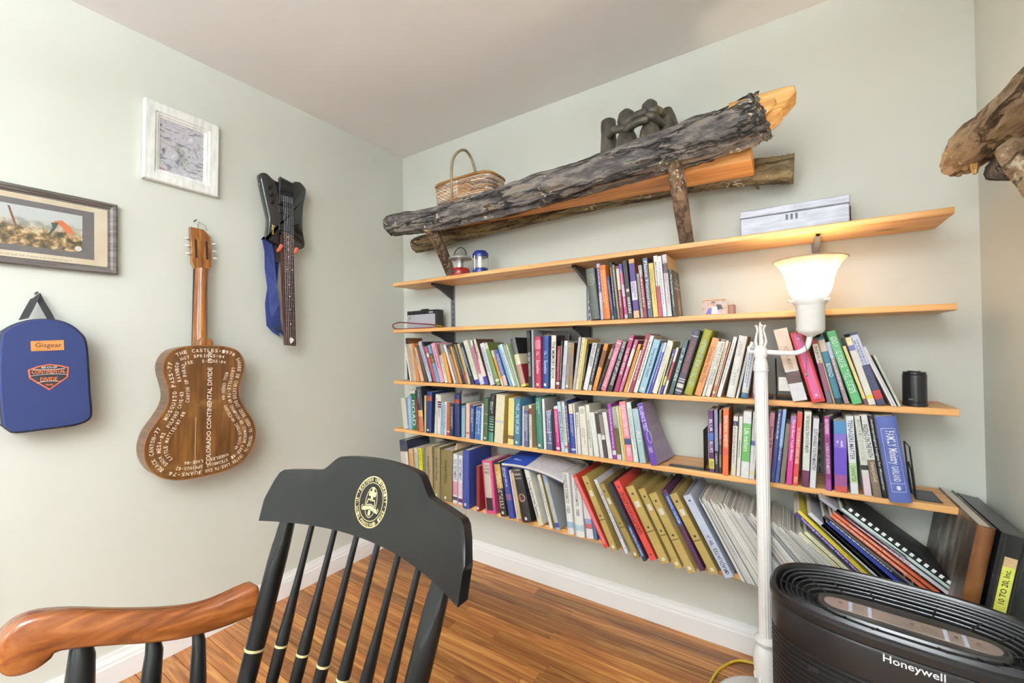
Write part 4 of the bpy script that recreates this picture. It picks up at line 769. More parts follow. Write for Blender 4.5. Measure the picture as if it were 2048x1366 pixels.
    for sfx in ('', '2', '3'):
        s_ = o.get('tx'+sfx)
        if not s_: continue
        d.use('title')
        c = o.get('tc'+sfx, o.get('tc', '333333')); a, b = o.get('tp'+sfx, o.get('tp', (.2, .9)))
        zc = h*(a+b)/2; ln = h*(b-a)
        if s_ == '~':
            lines = 2 if t > .016 else 1
            for k in range(lines):
                dx = 0 if lines == 1 else (t*.15 if k == 0 else -t*.17)
                fr = 1. if k == 0 else rnd.uniform(.5, .9)
                bars(d, down(zc + (ln*(1-fr)/2 if k else 0), dx), ln*fr, min(.0075, t*(.42 if lines == 1 else .24)), rnd, mi(c))
        elif o.get('up'):
            two = bool(o.get('tx2'))
            put_text(d, s_, up(zc, 0 if not two else (-t*.17 if sfx == '' else t*.17)), ln, t*(.5 if not two else .32), mi(c), keep=3.0)
        elif o.get('rosette'):
            for k, wd in enumerate(('The New', 'Bible', 'Dictionary')): put_text(d, wd, (lambda zz: (lambda u, v: pt(cx+u, zz+v)))(h*(.94-k*.075)), t*.72, .013, mi(c), keep=1.5)
        elif o.get('panel'):
            for k, wd in enumerate(('THE LAW', 'IN THE', 'BIBLE')): put_text(d, wd, (lambda zz: (lambda u, v: pt(cx+u, zz+v, .0008)))(h*(.91-k*.065)), t*.5, .012, mi(c), keep=1.5)
        else:
            put_text(d, s_, down(zc), ln, min(.62*t, .026), mi(c), keep=2.2)
    if o.get('cvt'):   # words printed on the right-hand cover
        d.use('cover_title'); put_text(d, o['cvt'], lambda u, v: (x0+t+.0004, dep*.5+u, h*.88+v), dep*.8, .03, mi('2c2e30'), keep=1.6)
    if o.get('fire'):
        X = x0+t+.0004; d.use('cover_title')
        cvf = lambda u, v: (X, dep*.5+u, h*.5+v)
        for k, wd in enumerate(('The', 'Screwtape', 'Letters')): put_text(d, wd, (lambda kk: (lambda u, v: (X+.0002, dep*.5+u, h*(.80-kk*.09)+v)))(k), dep*(.3 if k == 0 else .72), h*.075, mi('efe6cf'), keep=1.6)
        put_text(d, 'C.S. LEWIS', lambda u, v: (X, dep*.38+u, h*.94+v), dep*.55, h*.045, mi('e8c33a'), keep=1.6)
        d.use('cover_picture'); d.add([cvf(*p) for p in ((-.005, -.085), (.022, -.085), (.030, -.03), (.018, .012), (.008, .03), (.004, .06), (-.004, .03), (-.002, -.01), (-.012, -.04))], [tuple(range(9))], mi('e08a2c'))
        d.add([(X+.0002, dep*.5+p[0], h*.5+p[1]) for p in ((.004, -.08), (.016, -.08), (.019, -.04), (.012, -.01), (.006, -.03))], [tuple(range(5))], mi('f0c860'))
    d.build(root)
    if o.get('ribbon'):
        MB().tube([(x0+t*.5, -.002, .0), (x0+t*.7, -.012, -.02), (x0+t*.6, -.014, -.045), (x0+t*.75, -.013, -.085)], .004, seg=4, flat_=.2).build('ribbon_marker', flat(o['ribbon']), root)
    return root
SH = {'A': ('{o} from left, second shelf down', 'books on the second shelf'), 'B': ('{o} from left, third shelf down', 'books on the third shelf'),
      'B2': ('{o} right of lamp, third shelf', 'books on the third shelf right of the lamp'), 'C': ('{o} from left, fourth shelf', 'left row of books on the fourth shelf'),
      'C2': ('{o} in right-hand row, fourth shelf', 'right row of books on the fourth shelf'), 'D': ('{o} from left, bottom shelf', 'books on the bottom shelf'),
      'E': ('{o} of the leaning binders', 'binders leaning on the bottom shelf')}
cnt = {}
brnd = random.Random(3)
for row, look, x, y, z, th, t, h, col, o in BOOKS:
    cnt[row] = cnt.get(row, 0)+1
    suf, grp = SH[row]
    kind = o.get('k', 'p')
    if kind == 'b': dep = min(.262, -y-.012)
    else: dep = min(o.get('dep', h*brnd.uniform(.62, .68)), -y-.016)
    nm = 'ring_binder' if kind == 'b' else 'book'
    make_book(nm, x, y, z, th, t, h, dep, col, o, look + ', ' + suf.format(o=ordinal(cnt[row])), 'binder' if kind == 'b' else 'book', grp, brnd)

# ---- magazines: a long leaning row, every issue a thing of its own
mag_cols = ['e6e3da', 'dedad0', 'efece4', 'd8d4c8', 'e9e6e0', 'c9c6c2', 'e2dfd2', 'bdbab6', 'e8e4d6']
mrnd = random.Random(21)
def mag(x, th, h, t, dep, col, edge, label, name='magazine', yf=-.258, zz=.398, txt=None, tc='333333', grp='magazines leaning on the bottom shelf'):
    root_mats = [flat(tone(edge), rough=.5, var=.06), flat(tone(col), rough=.45, var=.12, scale=25), M_PAGE]
    mb = MB()
    mb.box(0, t, 0, dep, 0, h, 1)
    mb.m[-6:] = [2, 2, 0, 1, 2, 1]
    if txt:
        if txt == '~': bars(mb, lambda u, v: (t/2+v, -.0004, h*.62-u), h*.62, t*.5, mrnd, 3)
        else: put_text(mb, txt, lambda u, v: (t/2+v, -.0004, h*.6-u), h*.68, t*.55, 3, keep=2.4)
        root_mats.append(flat(tc))
    o = mb.build(name, root_mats, None, (x, yf, zz), (0, R(th), 0))
    return tag(o, label, 'magazine', grp)
x = 1.9325; k = 0
while x < 2.318:
    f = (x-1.9325)/(2.318-1.9325)
    th = -(27.5 + 21*f**1.15); t = mrnd.uniform(.0034, .0066); h = .285 + mrnd.uniform(-.018, .012) + .012*f
    mag(x, th, h, t*.96, .205+mrnd.uniform(-.02, .012), mrnd.choice(mag_cols), mrnd.choice(mag_cols+['9a9896', 'c4b8b4', '77787c']), 'thin pale magazine in the leaning row right of the pale blue binder', yf=-.258+mrnd.uniform(-.004, .004), txt='~' if mrnd.random() < .35 else None, tc='6c6a66')
    x += t/math.cos(R(th)); k += 1
sp_mags = [  # top x, top z, lean, length, thickness, colour, edge, text, text colour, label
 (2.094, .602, -48.5, .29, .009, 'ece8c4', 'ede9c0', 'Theological Studies in Practice', '7c6a3c', 'pale yellow journal, lower of the two beside the purple journal'),
 (2.109, .606, -48.5, .29, .010, 'ece8c4', 'ede9c0', 'Theological Studies in Practice Fall', '7c6a3c', 'pale yellow journal, upper of the two beside the purple journal'),
 (2.084, .662, -46.5, .33, .011, '46307c', '46307c', 'Teaching the Journey Hand in Hand Vol. 1', 'e8e4f2', 'purple spiral journal lettered in white in the leaning row'),
 (2.092, .670, -46.5, .33, .010, 'e6cf3c', 'e6cf3c', 'Programs in Youth Ministry', '8c7a20', 'bright yellow booklet lying along the purple journal'),
 (2.120, .668, -47.0, .30, .012, 'cfd3da', 'd8dce2', None, '333333', 'grey spiral-bound folder above the yellow booklet'),
 (2.152, .640, -48.5, .30, .012, '1d1e22', '1d1e22', None, '333333', 'black comb-bound report in the leaning row'),
 (2.166, .652, -49.5, .28, .010, '2a3c96', '2a3c96', None, '333333', 'royal blue folder in the leaning row'),
 (2.158, .668, -51.0, .30, .008, 'dcdcdc', '1f2024', '~', 'f0f0f0', 'black and white booklet under the two orange booklets'),
 (2.176, .674, -52.0, .29, .009, 'd9663c', 'e0734a', 'Creative Ways to Minister in Small Churches', 'fbeee4', 'orange booklet lettered in white, lower of two'),
 (2.184, .682, -52.5, .29, .008, 'd9663c', 'dd6a44', 'Retreats as Ministry Resource', 'fbeee4', 'orange booklet lettered in white, upper of two'),
 (2.190, .694, -53.0, .30, .009, 'e2dfe8', 'e6e4ec', '~', 'a85c6c', 'white and lilac booklet beneath the green booklet'),
 (2.202, .700, -53.5, .29, .008, '5c9c84', 'cfe0d6', None, '333333', 'green-edged booklet beneath the striped booklet'),
]
for tx_, tz, ln, hh, tt, c1, c2, tt_, tcc, lb in sp_mags:
    a = R(ln); bx = tx_-hh*math.sin(a); bz = tz-hh*math.cos(a)
    mag(bx, ln, hh, tt, .215, c1, c2, lb, yf=-.262, zz=bz, txt=tt_, tc=tcc, grp='booklets at the right end of the magazine row')
# striped booklet and the grey folder on top of the slope
def slope_item(name, tx_, tz, ln, hh, tt, mats, deco, lb):
    a = R(ln); e = tag(empty(name, (tx_-hh*math.sin(a), -.262, tz-hh*math.cos(a)), (0, a, 0)), lb, 'booklet', 'booklets at the right end of the magazine row')
    MB().box(0, tt, 0, .22, 0, hh).build('cover', mats[0], e)
    if deco:
        m = MB()
        for k in range(15): m.box(-.0002, tt+.0002, -.0008, 0, .012+k*.0185, .021+k*.0185)
        m.build('white_bars', mats[1], e)
slope_item('booklet', 2.212, .708, -53.5, .29, .009, [flat('17181a'), flat('efefec')], True, 'black booklet edged with a row of white bars')
slope_item('folder', 2.150, .7205, -55.5, .235, .010, [flat('8e9099', rough=.4)], False, 'grey plastic folder lying on top of the leaning booklets')

fo = tag(empty('book', (1.142, -.125, SHELF_Z[2])), 'tall brown picture book facing out behind crimson and blue volumes', 'book', 'books on the third shelf')
MB().box(-.085, .085, 0, .003, 0, .262).build('cover', flat('3a3230', rough=.4), fo); MB().box(-.083, .085, .003, .018, .003, .259).build('page_block', M_PAGE, fo)
ar = MB(); 
for r_, c_ in ((.06, 0), (.048, 1), (.034, 0)):
    ar.add([(-.02+r_*math.cos(PI*k/14), -.0006-.0003*(.06-r_)/.012, .19+r_*.95*math.sin(PI*k/14)) for k in range(15)], [tuple(range(15))], c_)
ar.build('cover_picture', [flat('8c7866'), flat('4a3428')], fo)
# ------------------------------------------------------------------ things on the left wall
def frame_mesh(mb, y0, y1, z0, z1, prof, mi=0):
    """mitred picture frame on the x=0 wall; prof = [(inward distance, height off wall)]"""
    n = len(prof); vs = []
    for d, x in prof:
        vs += [(x, y0+d, z0+d), (x, y1-d, z0+d), (x, y1-d, z1-d), (x, y0+d, z1-d)]
    fs = []
    for i in range(n-1):
        for k in range(4):
            l = (k+1) % 4; fs.append((i*4+k, i*4+l, (i+1)*4+l, (i+1)*4+k))
    mb.add(vs, fs, mi)
# white framed painting
M_WFRAME = ramp_mat('whitewashed_wood', [(.35, 'dcdcd8'), (.6, 'efefec'), (.75, 'f4f4f2')], scale=(1, 30, 6), nscale=2, rough=.6, bump=.15)
e = tag(empty('framed_painting', (.002, -1.195, 1.875)), 'white wooden frame holding a grey swirled abstract painting', 'picture')
w2, hh = .127, .312
m = MB(); frame_mesh(m, -w2, w2, 0, hh, [(0, 0), (0, .02), (.004, .024), (.034, .022), (.038, .016), (.044, .016), (.047, .011), (.052, .010), (.053, .006)])
m.build('frame', M_WFRAME, e, rot=(R(-1.0), 0, 0))
M_PAINT, nt, b = new_mat('marbled_painting'); L = nt.links.new
tc = N(nt, 'ShaderNodeTexCoord'); mp = N(nt, 'ShaderNodeMapping'); mp.inputs['Rotation'].default_value = (R(32), 0, 0); mp.inputs['Scale'].default_value = (1, 7, 10); L(tc.outputs['Object'], mp.inputs[0])
n1 = N(nt, 'ShaderNodeTexNoise'); n1.inputs['Scale'].default_value = 2.2; n1.inputs['Detail'].default_value = 8; n1.inputs['Distortion'].default_value = 2.6; L(mp.outputs[0], n1.inputs['Vector'])
rp = N(nt, 'ShaderNodeValToRGB'); el = rp.color_ramp.elements; el.new(.5); el.new(.6); el.new(.7)
for e_, (p, h_) in zip(el, [(.30, '4c4c52'), (.40, '95949c'), (.5, 'c6c4ca'), (.6, 'b6b4be'), (.74, 'e2e0e6')]): e_.position = p; e_.color = lin(h_)
L(n1.outputs['Fac'], rp.inputs[0])
n2 = N(nt, 'ShaderNodeTexNoise'); n2.inputs['Scale'].default_value = 1.3; n2.inputs['Distortion'].default_value = 1.5; L(mp.outputs[0], n2.inputs['Vector'])
r2 = N(nt, 'ShaderNodeValToRGB'); r2.color_ramp.elements[0].position = .60; r2.color_ramp.elements[1].position = .70; L(n2.outputs['Fac'], r2.inputs[0])
mx = N(nt, 'ShaderNodeMix', data_type='RGBA'); L(r2.outputs[0], mx.inputs['Factor']); L(rp.outputs[0], mx.inputs['A']); mx.inputs['B'].default_value = lin('a0aa8a')
n3 = N(nt, 'ShaderNodeTexNoise'); n3.inputs['Scale'].default_value = 26; L(tc.outputs['Object'], n3.inputs['Vector'])
r3 = N(nt, 'ShaderNodeValToRGB'); r3.color_ramp.elements[0].position = .66; r3.color_ramp.elements[1].position = .72; L(n3.outputs['Fac'], r3.inputs[0])
m3 = N(nt, 'ShaderNodeMix', data_type='RGBA'); L(r3.outputs[0], m3.inputs['Factor']); L(mx.outputs['Result'], m3.inputs['A']); m3.inputs['B'].default_value = lin('b06a7a')
L(m3.outputs['Result'], b.inputs['Base Color']); b.inputs['Roughness'].default_value = .25
MB().box(.002, .007, -w2+.05, w2-.05, .05, hh-.05).build('painting', M_PAINT, e, rot=(R(-1.0), 0, 0))
# dark framed photograph, cut by the picture edge
e = tag(empty('framed_photograph', (.002, -1.70, 1.492)), 'long dark wooden frame with a matted photograph of two diggers outdoors', 'picture')
m = MB(); frame_mesh(m, -.31, .305, 0, .258, [(0, 0), (0, .018), (.004, .021), (.010, .020), (.012, .016), (.018, .014), (.020, .009), (.024, .009), (.025, .006)])
m.build('frame', ramp_mat('dark_frame_wood', [(.3, '4f4744'), (.5, '625a57'), (.7, '75706d')], scale=(10, 2, 40), nscale=3, rough=.25), e)
MB().box(.003, .0065, -.29, .285, .02, .238).build('mat_board', ramp_mat('mat_board', [(.4, 'd8c6a8'), (.6, 'e2d3bc')], nscale=9, rough=.8), e)
MB().box(.0065, .0072, -.215, .245, .045, .215).build('inner_mat', flat('6f686c', rough=.8), e)
M_PHOTO, nt, b = new_mat('photo_print'); L = nt.links.new; b.inputs['Roughness'].default_value = .3
tc = N(nt, 'ShaderNodeTexCoord'); sx = N(nt, 'ShaderNodeSeparateXYZ'); L(tc.outputs['Object'], sx.inputs[0])
n1 = N(nt, 'ShaderNodeTexNoise'); n1.inputs['Scale'].default_value = 60; n1.inputs['Detail'].default_value = 6; L(tc.outputs['Object'], n1.inputs['Vector'])
n2 = N(nt, 'ShaderNodeTexNoise'); n2.inputs['Scale'].default_value = 16; n2.inputs['Detail'].default_value = 3; L(tc.outputs['Object'], n2.inputs['Vector'])
rp = N(nt, 'ShaderNodeValToRGB'); el = rp.color_ramp.elements; el.new(.5); el.new(.6)
for e_, (p, h_) in zip(el, [(.36, '3d2f22'), (.47, '6e5f38'), (.56, 'b98f62'), (.66, 'd6cfa8')]): e_.position = p; e_.color = lin(h_)
L(n1.outputs['Fac'], rp.inputs[0])
ma = N(nt, 'ShaderNodeMath', operation='MULTIPLY_ADD'); ma.inputs[1].default_value = .05; L(n2.outputs['Fac'], ma.inputs[0]); L(sx.outputs['Z'], ma.inputs[2])
r2 = N(nt, 'ShaderNodeValToRGB'); el = r2.color_ramp.elements; el.new(.5); el.new(.6)
for e_, (p, v) in zip(el, [(.148, (0, 0, 0, 1)), (.158, (.5, .5, .5, 1)), (.168, (.5, .5, .5, 1)), (.178, (1, 1, 1, 1))]): e_.position = p; e_.color = v
L(ma.outputs[0], r2.inputs[0])
sky = N(nt, 'ShaderNodeMix', data_type='RGBA'); L(r2.outputs[0], sky.inputs['Factor']); L(rp.outputs[0], sky.inputs['A']); sky.inputs['B'].default_value = lin('c9cfcd')
L(sky.outputs['Result'], b.inputs['Base Color'])
MB().box(.0072, .0076, -.178, .215, .065, .195).build('photo_print', M_PHOTO, e)
d = MB(); q = lambda u, v: (.0079, u, v)
def fig(parts, mi):
    for p in parts: d.add([q(*c) for c in p], [tuple(range(len(p)))], mi)
fig([[(-.172, .15), (-.148, .148), (-.146, .172), (-.155, .178), (-.168, .176)]], 0)              # pale blue shirt
fig([[(-.168, .112), (-.15, .112), (-.149, .15), (-.170, .15)]], 1)                               # jeans
disc(d, q, -.159, .185, .008, .008, 2)
fig([[(.145, .16), (.165, .168), (.185, .150), (.196, .128), (.178, .124), (.165, .145)]], 3)     # orange shirt
fig([[(.140, .155), (.158, .158), (.150, .135), (.138, .112), (.132, .112), (.143, .138)]], 1)
fig([[(.045, .188), (.05, .188), (.066, .125), (.060, .125)]], 4)                                 # pick handle
disc(d, q, .205, .078, .009, .009, 5)
d.build('figures', [flat('9fb0c2'), flat('46524c'), flat('b98c6a'), flat('cf6f36'), flat('7c4426'), flat('e2e2de')], e)
c_ = MB(); bars(c_, lambda u, v: (.0068, .02+u, .033+v), .34, .006, random.Random(4), 0); c_.build('caption', flat('a89a86'), e)
MB().box(.0082, .0088, -.286, .281, .024, .234).build('glazing', M_GLASS, e)

# blue insulated bag on a nail
M_BAG = flat('222f60', rough=.75, var=.06, scale=300, bump=.25)
M_BAGSIDE = flat('4a5580', rough=.75, var=.06, scale=300)
M_BLACKW = flat('26262a', rough=.7, var=.1, scale=200, bump=.3)
bagp = [(-1.675, 1.253), (-1.663, 1.28), (-1.633, 1.304), (-1.596, 1.314), (-1.561, 1.313), (-1.53, 1.3), (-1.506, 1.275), (-1.491, 1.242), (-1.485, 1.157), (-1.482, 1.072), (-1.478, 1.007), (-1.484, .979), (-1.518, .965), (-1.588, .963), (-1.645, .963), (-1.662, .977), (-1.672, 1.004), (-1.678, 1.13)]
bc = (-1.578, .963)
bp2 = [(a-bc[0], z-bc[1]) for a, z in spline(bagp, 3)]
e = tag(empty('lunch_bag', (.004, bc[0], bc[1])), 'blue fabric bag with black handle and two stitched patches hanging on the wall', 'bag')
MB().prism(bp2, 'x', .0, .074, bev=.008).build('body', M_BAGSIDE, e, smooth=40)
MB().prism(inset(bp2[::-1] if False else bp2, 0), 'x', .074, .083, bev=.004).build('front_panel', M_BAG, e, smooth=40)
pp = [(.0755, y_, z_) for y_, z_ in bp2]
MB().tube(pp, .0035, seg=6, closed=True).build('piping', M_BLACKW, e, smooth=60)
MB().tube([(.012, y_, z_) for y_, z_ in bp2], .003, seg=6, closed=True).build('piping', M_BLACKW, e, smooth=60)
hd = MB()
def strap(mb, pts, wd, th, mi=0):
    """flat ribbon: pts = [(point, width direction)]"""
    vs = []; 
    for p, u in pts:
        p = Vector(p); u = Vector(u).normalized()*wd/2; vs += [p-u, p+u, p+u+Vector((th, 0, 0)), p-u+Vector((th, 0, 0))]
    fs = [(0, 1, 2, 3)]
    for i in range(len(pts)-1):
        for k in range(4): l = (k+1) % 4; fs.append((i*4+k, i*4+l, i*4+4+l, i*4+4+k))
    n = len(pts)*4; fs.append((n-1, n-2, n-3, n-4)); mb.add(vs, fs, mi)
strap(hd, [((.045, -.048, .352), (0, 1, .35)), ((.04, -.036, .385), (0, 1, .3)), ((.025, -.021, .424), (0, .8, .35)), ((.02, -.016, .434), (0, .5, .6)), ((.02, -.011, .424), (0, .8, -.35)), ((.03, .003, .385), (0, 1, -.3)), ((.04, .014, .352), (0, 1, -.35))], .022, .002)
hd.build('handle', M_BLACKW, e)
pt = MB(); X = .0845
q = lambda u, v: (X, u-bc[0], v-bc[1])
pt.prism([(-1.616-bc[0], 1.245-bc[1]), (-1.544-bc[0], 1.249-bc[1]), (-1.543-bc[0], 1.216-bc[1]), (-1.615-bc[0], 1.213-bc[1])], 'x', .0828, .0845)
put_text(pt, 'Gisgear', lambda u, v: (X+.0004, -1.5775-bc[0]+u, 1.2305-bc[1]+v), .058, .019, 1, keep=1.5)
for (a, b2) in (((-1.612, 1.2425), (-1.547, 1.2462)), ((-1.611, 1.2155), (-1.546, 1.2188))):
    for k in range(22):
        f = k/22; g = f+.028; pt.add([q(a[0]+(b2[0]-a[0])*f, a[1]+(b2[1]-a[1])*f), q(a[0]+(b2[0]-a[0])*g, a[1]+(b2[1]-a[1])*g), q(a[0]+(b2[0]-a[0])*g, a[1]+(b2[1]-a[1])*g+.0008), q(a[0]+(b2[0]-a[0])*f, a[1]+(b2[1]-a[1])*f+.0008)], [(0, 1, 2, 3)], 1)
pt.build('leather_patch', [flat('cf8746', rough=.6), flat('4a2f1a')], e)
pt = MB(); hexa = [(-1.622, 1.155), (-1.600, 1.166), (-1.576, 1.171), (-1.553, 1.167), (-1.532, 1.159), (-1.534, 1.126), (-1.576, 1.087), (-1.619, 1.128)]
hl = [(a-bc[0], z-bc[1]) for a, z in hexa]
pt.prism(hl, 'x', .0828, .0845, 0)
pt.prism(inset(hl[::-1], .0035), 'x', .0845, .0848, 1)
for s_, yy, zz, ww, h2, mi_ in (('REI CO-OP', -1.576, 1.1605, .034, .006, 3), ('CONTINENTAL', -1.577, 1.1475, .074, .0135, 2), ('DIVIDE', -1.577, 1.1225, .037, .013, 2), ('TRAIL', -1.576, 1.105, .019, .006, 2)):
    put_text(pt, s_, (lambda yy, zz: (lambda u, v: (X+.0008, yy-bc[0]+u, zz-bc[1]+v)))(yy, zz), ww, h2, mi_, keep=2.2)
for zz, w_ in ((1.1563, .036), (1.135, .041), (1.1125, .026)):
    pts = [q(-1.576+w_*k/6, zz+(.004*(1-(k/6)**2) if zz < 1.15 else -.003*(1-(k/6)**2))) for k in range(-6, 7)]
    pt.tube([(X+.0006, p[1], p[2]) for p in pts], .0006, seg=4, mi=3)
pt.build('trail_patch', [flat('e0643c', rough=.6), flat('2b2a30', rough=.7), flat('d97848'), flat('e8e6e2')], e)
z_ = MB(); z_.tube([(.03, -.097, .012), (.034, -.101, -.004), (.034, -.100, -.018)], .0016, seg=5); z_.build('zip_pull', M_STEEL, e)
tag(MB().tube([(0, -1.594, 1.404), (.032, -1.594, 1.406)], .0028, seg=8).build('nail', M_DKSTEEL), 'dark nail holding the blue bag by its handle', 'nail')

# acoustic guitar hung with its painted back to the room
M_GBACK, nt, b = new_mat('guitar_back'); L = nt.links.new; b.inputs['Roughness'].default_value = .3; b.inputs['Coat Weight'].default_value = .3; b.inputs['Coat Roughness'].default_value = .15
tc = N(nt, 'ShaderNodeTexCoord'); mp = N(nt, 'ShaderNodeMapping'); mp.inputs['Scale'].default_value = (1, 34, 4); L(tc.outputs['Object'], mp.inputs[0])
n1 = N(nt, 'ShaderNodeTexNoise'); n1.inputs['Scale'].default_value = 1.4; n1.inputs['Detail'].default_value = 7; L(mp.outputs[0], n1.inputs['Vector'])
rp = N(nt, 'ShaderNodeValToRGB'); el = rp.color_ramp.elements; el.new(.5)
for e_, (p, h_) in zip(el, [(.25, '41260f'), (.5, '643f1c'), (.75, '845a2a')]): e_.position = p; e_.color = lin(h_)
L(n1.outputs['Fac'], rp.inputs[0])
n2 = N(nt, 'ShaderNodeTexNoise'); n2.inputs['Scale'].default_value = 9; n2.inputs['Detail'].default_value = 5; L(tc.outputs['Object'], n2.inputs['Vector'])
r2 = N(nt, 'ShaderNodeValToRGB'); r2.color_ramp.elements[0].position = .58; r2.color_ramp.elements[1].position = .75; L(n2.outputs['Fac'], r2.inputs[0])
mx = N(nt, 'ShaderNodeMix', data_type='RGBA'); L(r2.outputs[0], mx.inputs['Factor']); L(rp.outputs[0], mx.inputs['A']); mx.inputs['B'].default_value = lin('96703c'); L(mx.outputs['Result'], b.inputs['Base Color'])
M_GSIDE = wood_mat('guitar_side', '3a2416', '5a3a24', '7a5638', axis=0, rough=.35, coat=.2)
M_GNECK = wood_mat('guitar_neck', '5c2f12', '8a5420', 'a87030', axis=2, rough=.22, coat=.5)
M_PAINTW = flat('e8dccb', rough=.6, var=.06)
half = [(0, 0), (.055, .002), (.105, .012), (.152, .04), (.183, .09), (.191, .145), (.178, .20), (.149, .25), (.127, .295), (.122, .335), (.130, .38), (.140, .425), (.137, .465), (.112, .503), (.062, .520), (0, .524)]
out = half + [(-a, z) for a, z in half[-2:0:-1]]
gp = spline(out, 4)
GX = .030   # soundboard side of the body, off the wall
g = tag(empty('acoustic_guitar', (0, -1.157, .704), (R(-1.2), 0, 0)), 'brown acoustic guitar hung back outwards, its back lettered in white paint', 'guitar')
MB().prism(gp, 'x', GX, GX+.078).build('sides', M_GSIDE, g, smooth=40)
MB().prism(gp, 'x', GX+.078, GX+.0825, bev=.0015).build('back', M_GBACK, g, smooth=40)
MB().prism(gp, 'x', GX-.004, GX).build('soundboard', wood_mat('spruce_top', '8a5a2c', 'b07c40', 'c89858', axis=2), g)
MB().tube([(GX+.081, a, z) for a, z in gp], .0022, seg=6, closed=True).build('binding', flat('8f5a30', rough=.4), g, smooth=60)
MB().prism([(-.022, .51), (.022, .51), (.022, .54), (.012, .553), (-.012, .553), (-.022, .54)], 'x', GX+.03, GX+.081, bev=.002).build('heel', M_GNECK, g, smooth=40)
nm = MB()   # half-round neck
sec = []
for z, wd, dp in ((.515, .052, .026), (.60, .051, .021), (.80, .047, .019), (.845, .046, .020)):
    ring_ = [(GX+.012+dp*math.sin(PI*k/10)*1.5, -wd/2*math.cos(PI*k/10), z) for k in range(11)]
    sec.append(ring_)
vs = [p for r_ in sec for p in r_]; fs = []
for i in range(3):
    for k in range(10): fs.append((i*11+k, i*11+k+1, (i+1)*11+k+1, (i+1)*11+k))
    fs.append((i*11+10, i*11, (i+1)*11, (i+1)*11+10))
nm.add(vs, fs); nm.build('neck', M_GNECK, g, smooth=50)
MB().box(GX+.004, GX+.012, -.026, .026, .50, .85).build('fingerboard', flat('231a15', rough=.4), g)
hs = [(-.026, .84), (.026, .84), (.034, .862), (.036, .99), (.012, 1.016), (-.036, 1.016), (-.036, .862)]
m = MB()
M_ = Matrix.Translation((GX+.012, 0, .84)) @ Matrix.Rotation(R(-9), 4, 'Y') @ Matrix.Translation((-GX-.012, 0, -.84))
m.prism(hs, 'x', GX+.004, GX+.024, bev=.002, M=M_); hd_ = m.build('headstock', M_GNECK, g, smooth=40)
m = MB(); 
for sgn in (-1, 1): m.prism([(sgn*.019-.004, .885), (sgn*.019+.004, .885), (sgn*.019+.004, .965), (sgn*.019-.004, .965)], 'x', GX+.0239, GX+.0246, M=M_)
m.build('tuner_slot', flat('1a1210', rough=.6), g)
for sgn in (-1, 1):
    for k in range(3):
        zc = .897+k*.032
        t_ = MB(); t_.tube([M_ @ Vector((GX+.018, sgn*.020, zc)), M_ @ Vector((GX+.018, sgn*.047, zc))], .0022, seg=6)
        kn = t_.build('tuning_peg', M_STEEL, g)
        kb = MB(); c = M_ @ Vector((GX+.018+(.012 if sgn < 0 else 0), sgn*.050, zc)); kb.ball((c.x, c.y, c.z), .0105, seg=10, rings=7, sc=(.5, 1.0, .42)); kb.build('peg_button', flat('e6e0d4', rough=.3), kn, smooth=60)
wr = MB(); wr.tube([(GX+.012, -.014, 1.008), (GX+.006, -.013, 1.028), (.012, .0, 1.047), (GX+.006, .014, 1.030), (GX+.012, .018, 1.008)], .0010, seg=5); wr.build('hanging_wire', M_DKSTEEL, g)
tag(MB().tube([(0, -1.150, 1.7515), (.028, -1.150, 1.7535)], .0022, seg=8).build('nail', M_DKSTEEL), 'small nail above the acoustic guitar', 'nail')
# lettering that follows the outline, clockwise from the tail
def arclen(pts):
    acc = [0.]
    for a, b_ in zip(pts[:-1], pts[1:]): acc.append(acc[-1]+math.hypot(b_[0]-a[0], b_[1]-a[1]))
    return acc
def inset_path(d):
    n = len(gp); res = []
    poly = gp if sum(gp[i][0]*gp[(i+1) % n][1]-gp[(i+1) % n][0]*gp[i][1] for i in range(n)) > 0 else gp[::-1]
    res = inset(poly, d)
    for _ in range(3): res = [tuple((Vector(res[i-1])+Vector(res[i])*2+Vector(res[(i+1) % n]))/4) for i in range(n)]
    res = res[::-1]                                    # clockwise as seen from the room
    k = min(range(n), key=lambda i: res[i][1] + abs(res[i][0])*.6 if True else 0)
    return res[k:]+res[:k+1]
lt = MB(); GXB = GX+.0830
def write_path(d, segs, size):
    path = inset_path(d); acc = arclen(path); tot = acc[-1]
    for f0, f1, s_ in segs:
        n = len(s_); step = (f1-f0)*tot/n
        for i, ch in enumerate(s_):
            if ch == ' ': continue
            pos = f0*tot+(i+.5)*step
            j = max(k for k in range(len(acc)) if acc[k] <= pos); j = min(j, len(path)-2)
            t_ = (pos-acc[j])/max(1e-9, acc[j+1]-acc[j]); p = Vector(path[j]).lerp(Vector(path[j+1]), t_)
            a = Vector(path[max(0, j-1)]); b_ = Vector(path[min(len(path)-1, j+2)]); tg = (b_-a).normalized(); nr = Vector((-tg.y, tg.x))
            wdt = min(step*.74, size*.8)*(.35 if ch in '-.,1I' and ch != '1' else 1)
            put_text(lt, ch, lambda u, v, p=p, tg=tg, nr=nr: (GXB, p.x+tg.x*u+nr.x*v, p.y+tg.y*u+nr.y*v), wdt if ch not in '-.,' else step*.45, size if ch not in '-.,' else size*.18)
write_path(.019, [(.005, .085, 'JUANS-76'), (.10, .225, 'BLACK CANYON-77'), (.245, .405, 'MOSQUITO PASS-77'), (.425, .575, 'THE CASTLES-1978'), (.585, .71, 'SANGRE DE CHRISTOS'), (.715, .825, 'EAST CROSS CREEK-75'), (.835, .885, 'TETONS-76'), (.895, .975, 'CRATER LAKE-76'), (.98, .999, 'SAN')], .0135)
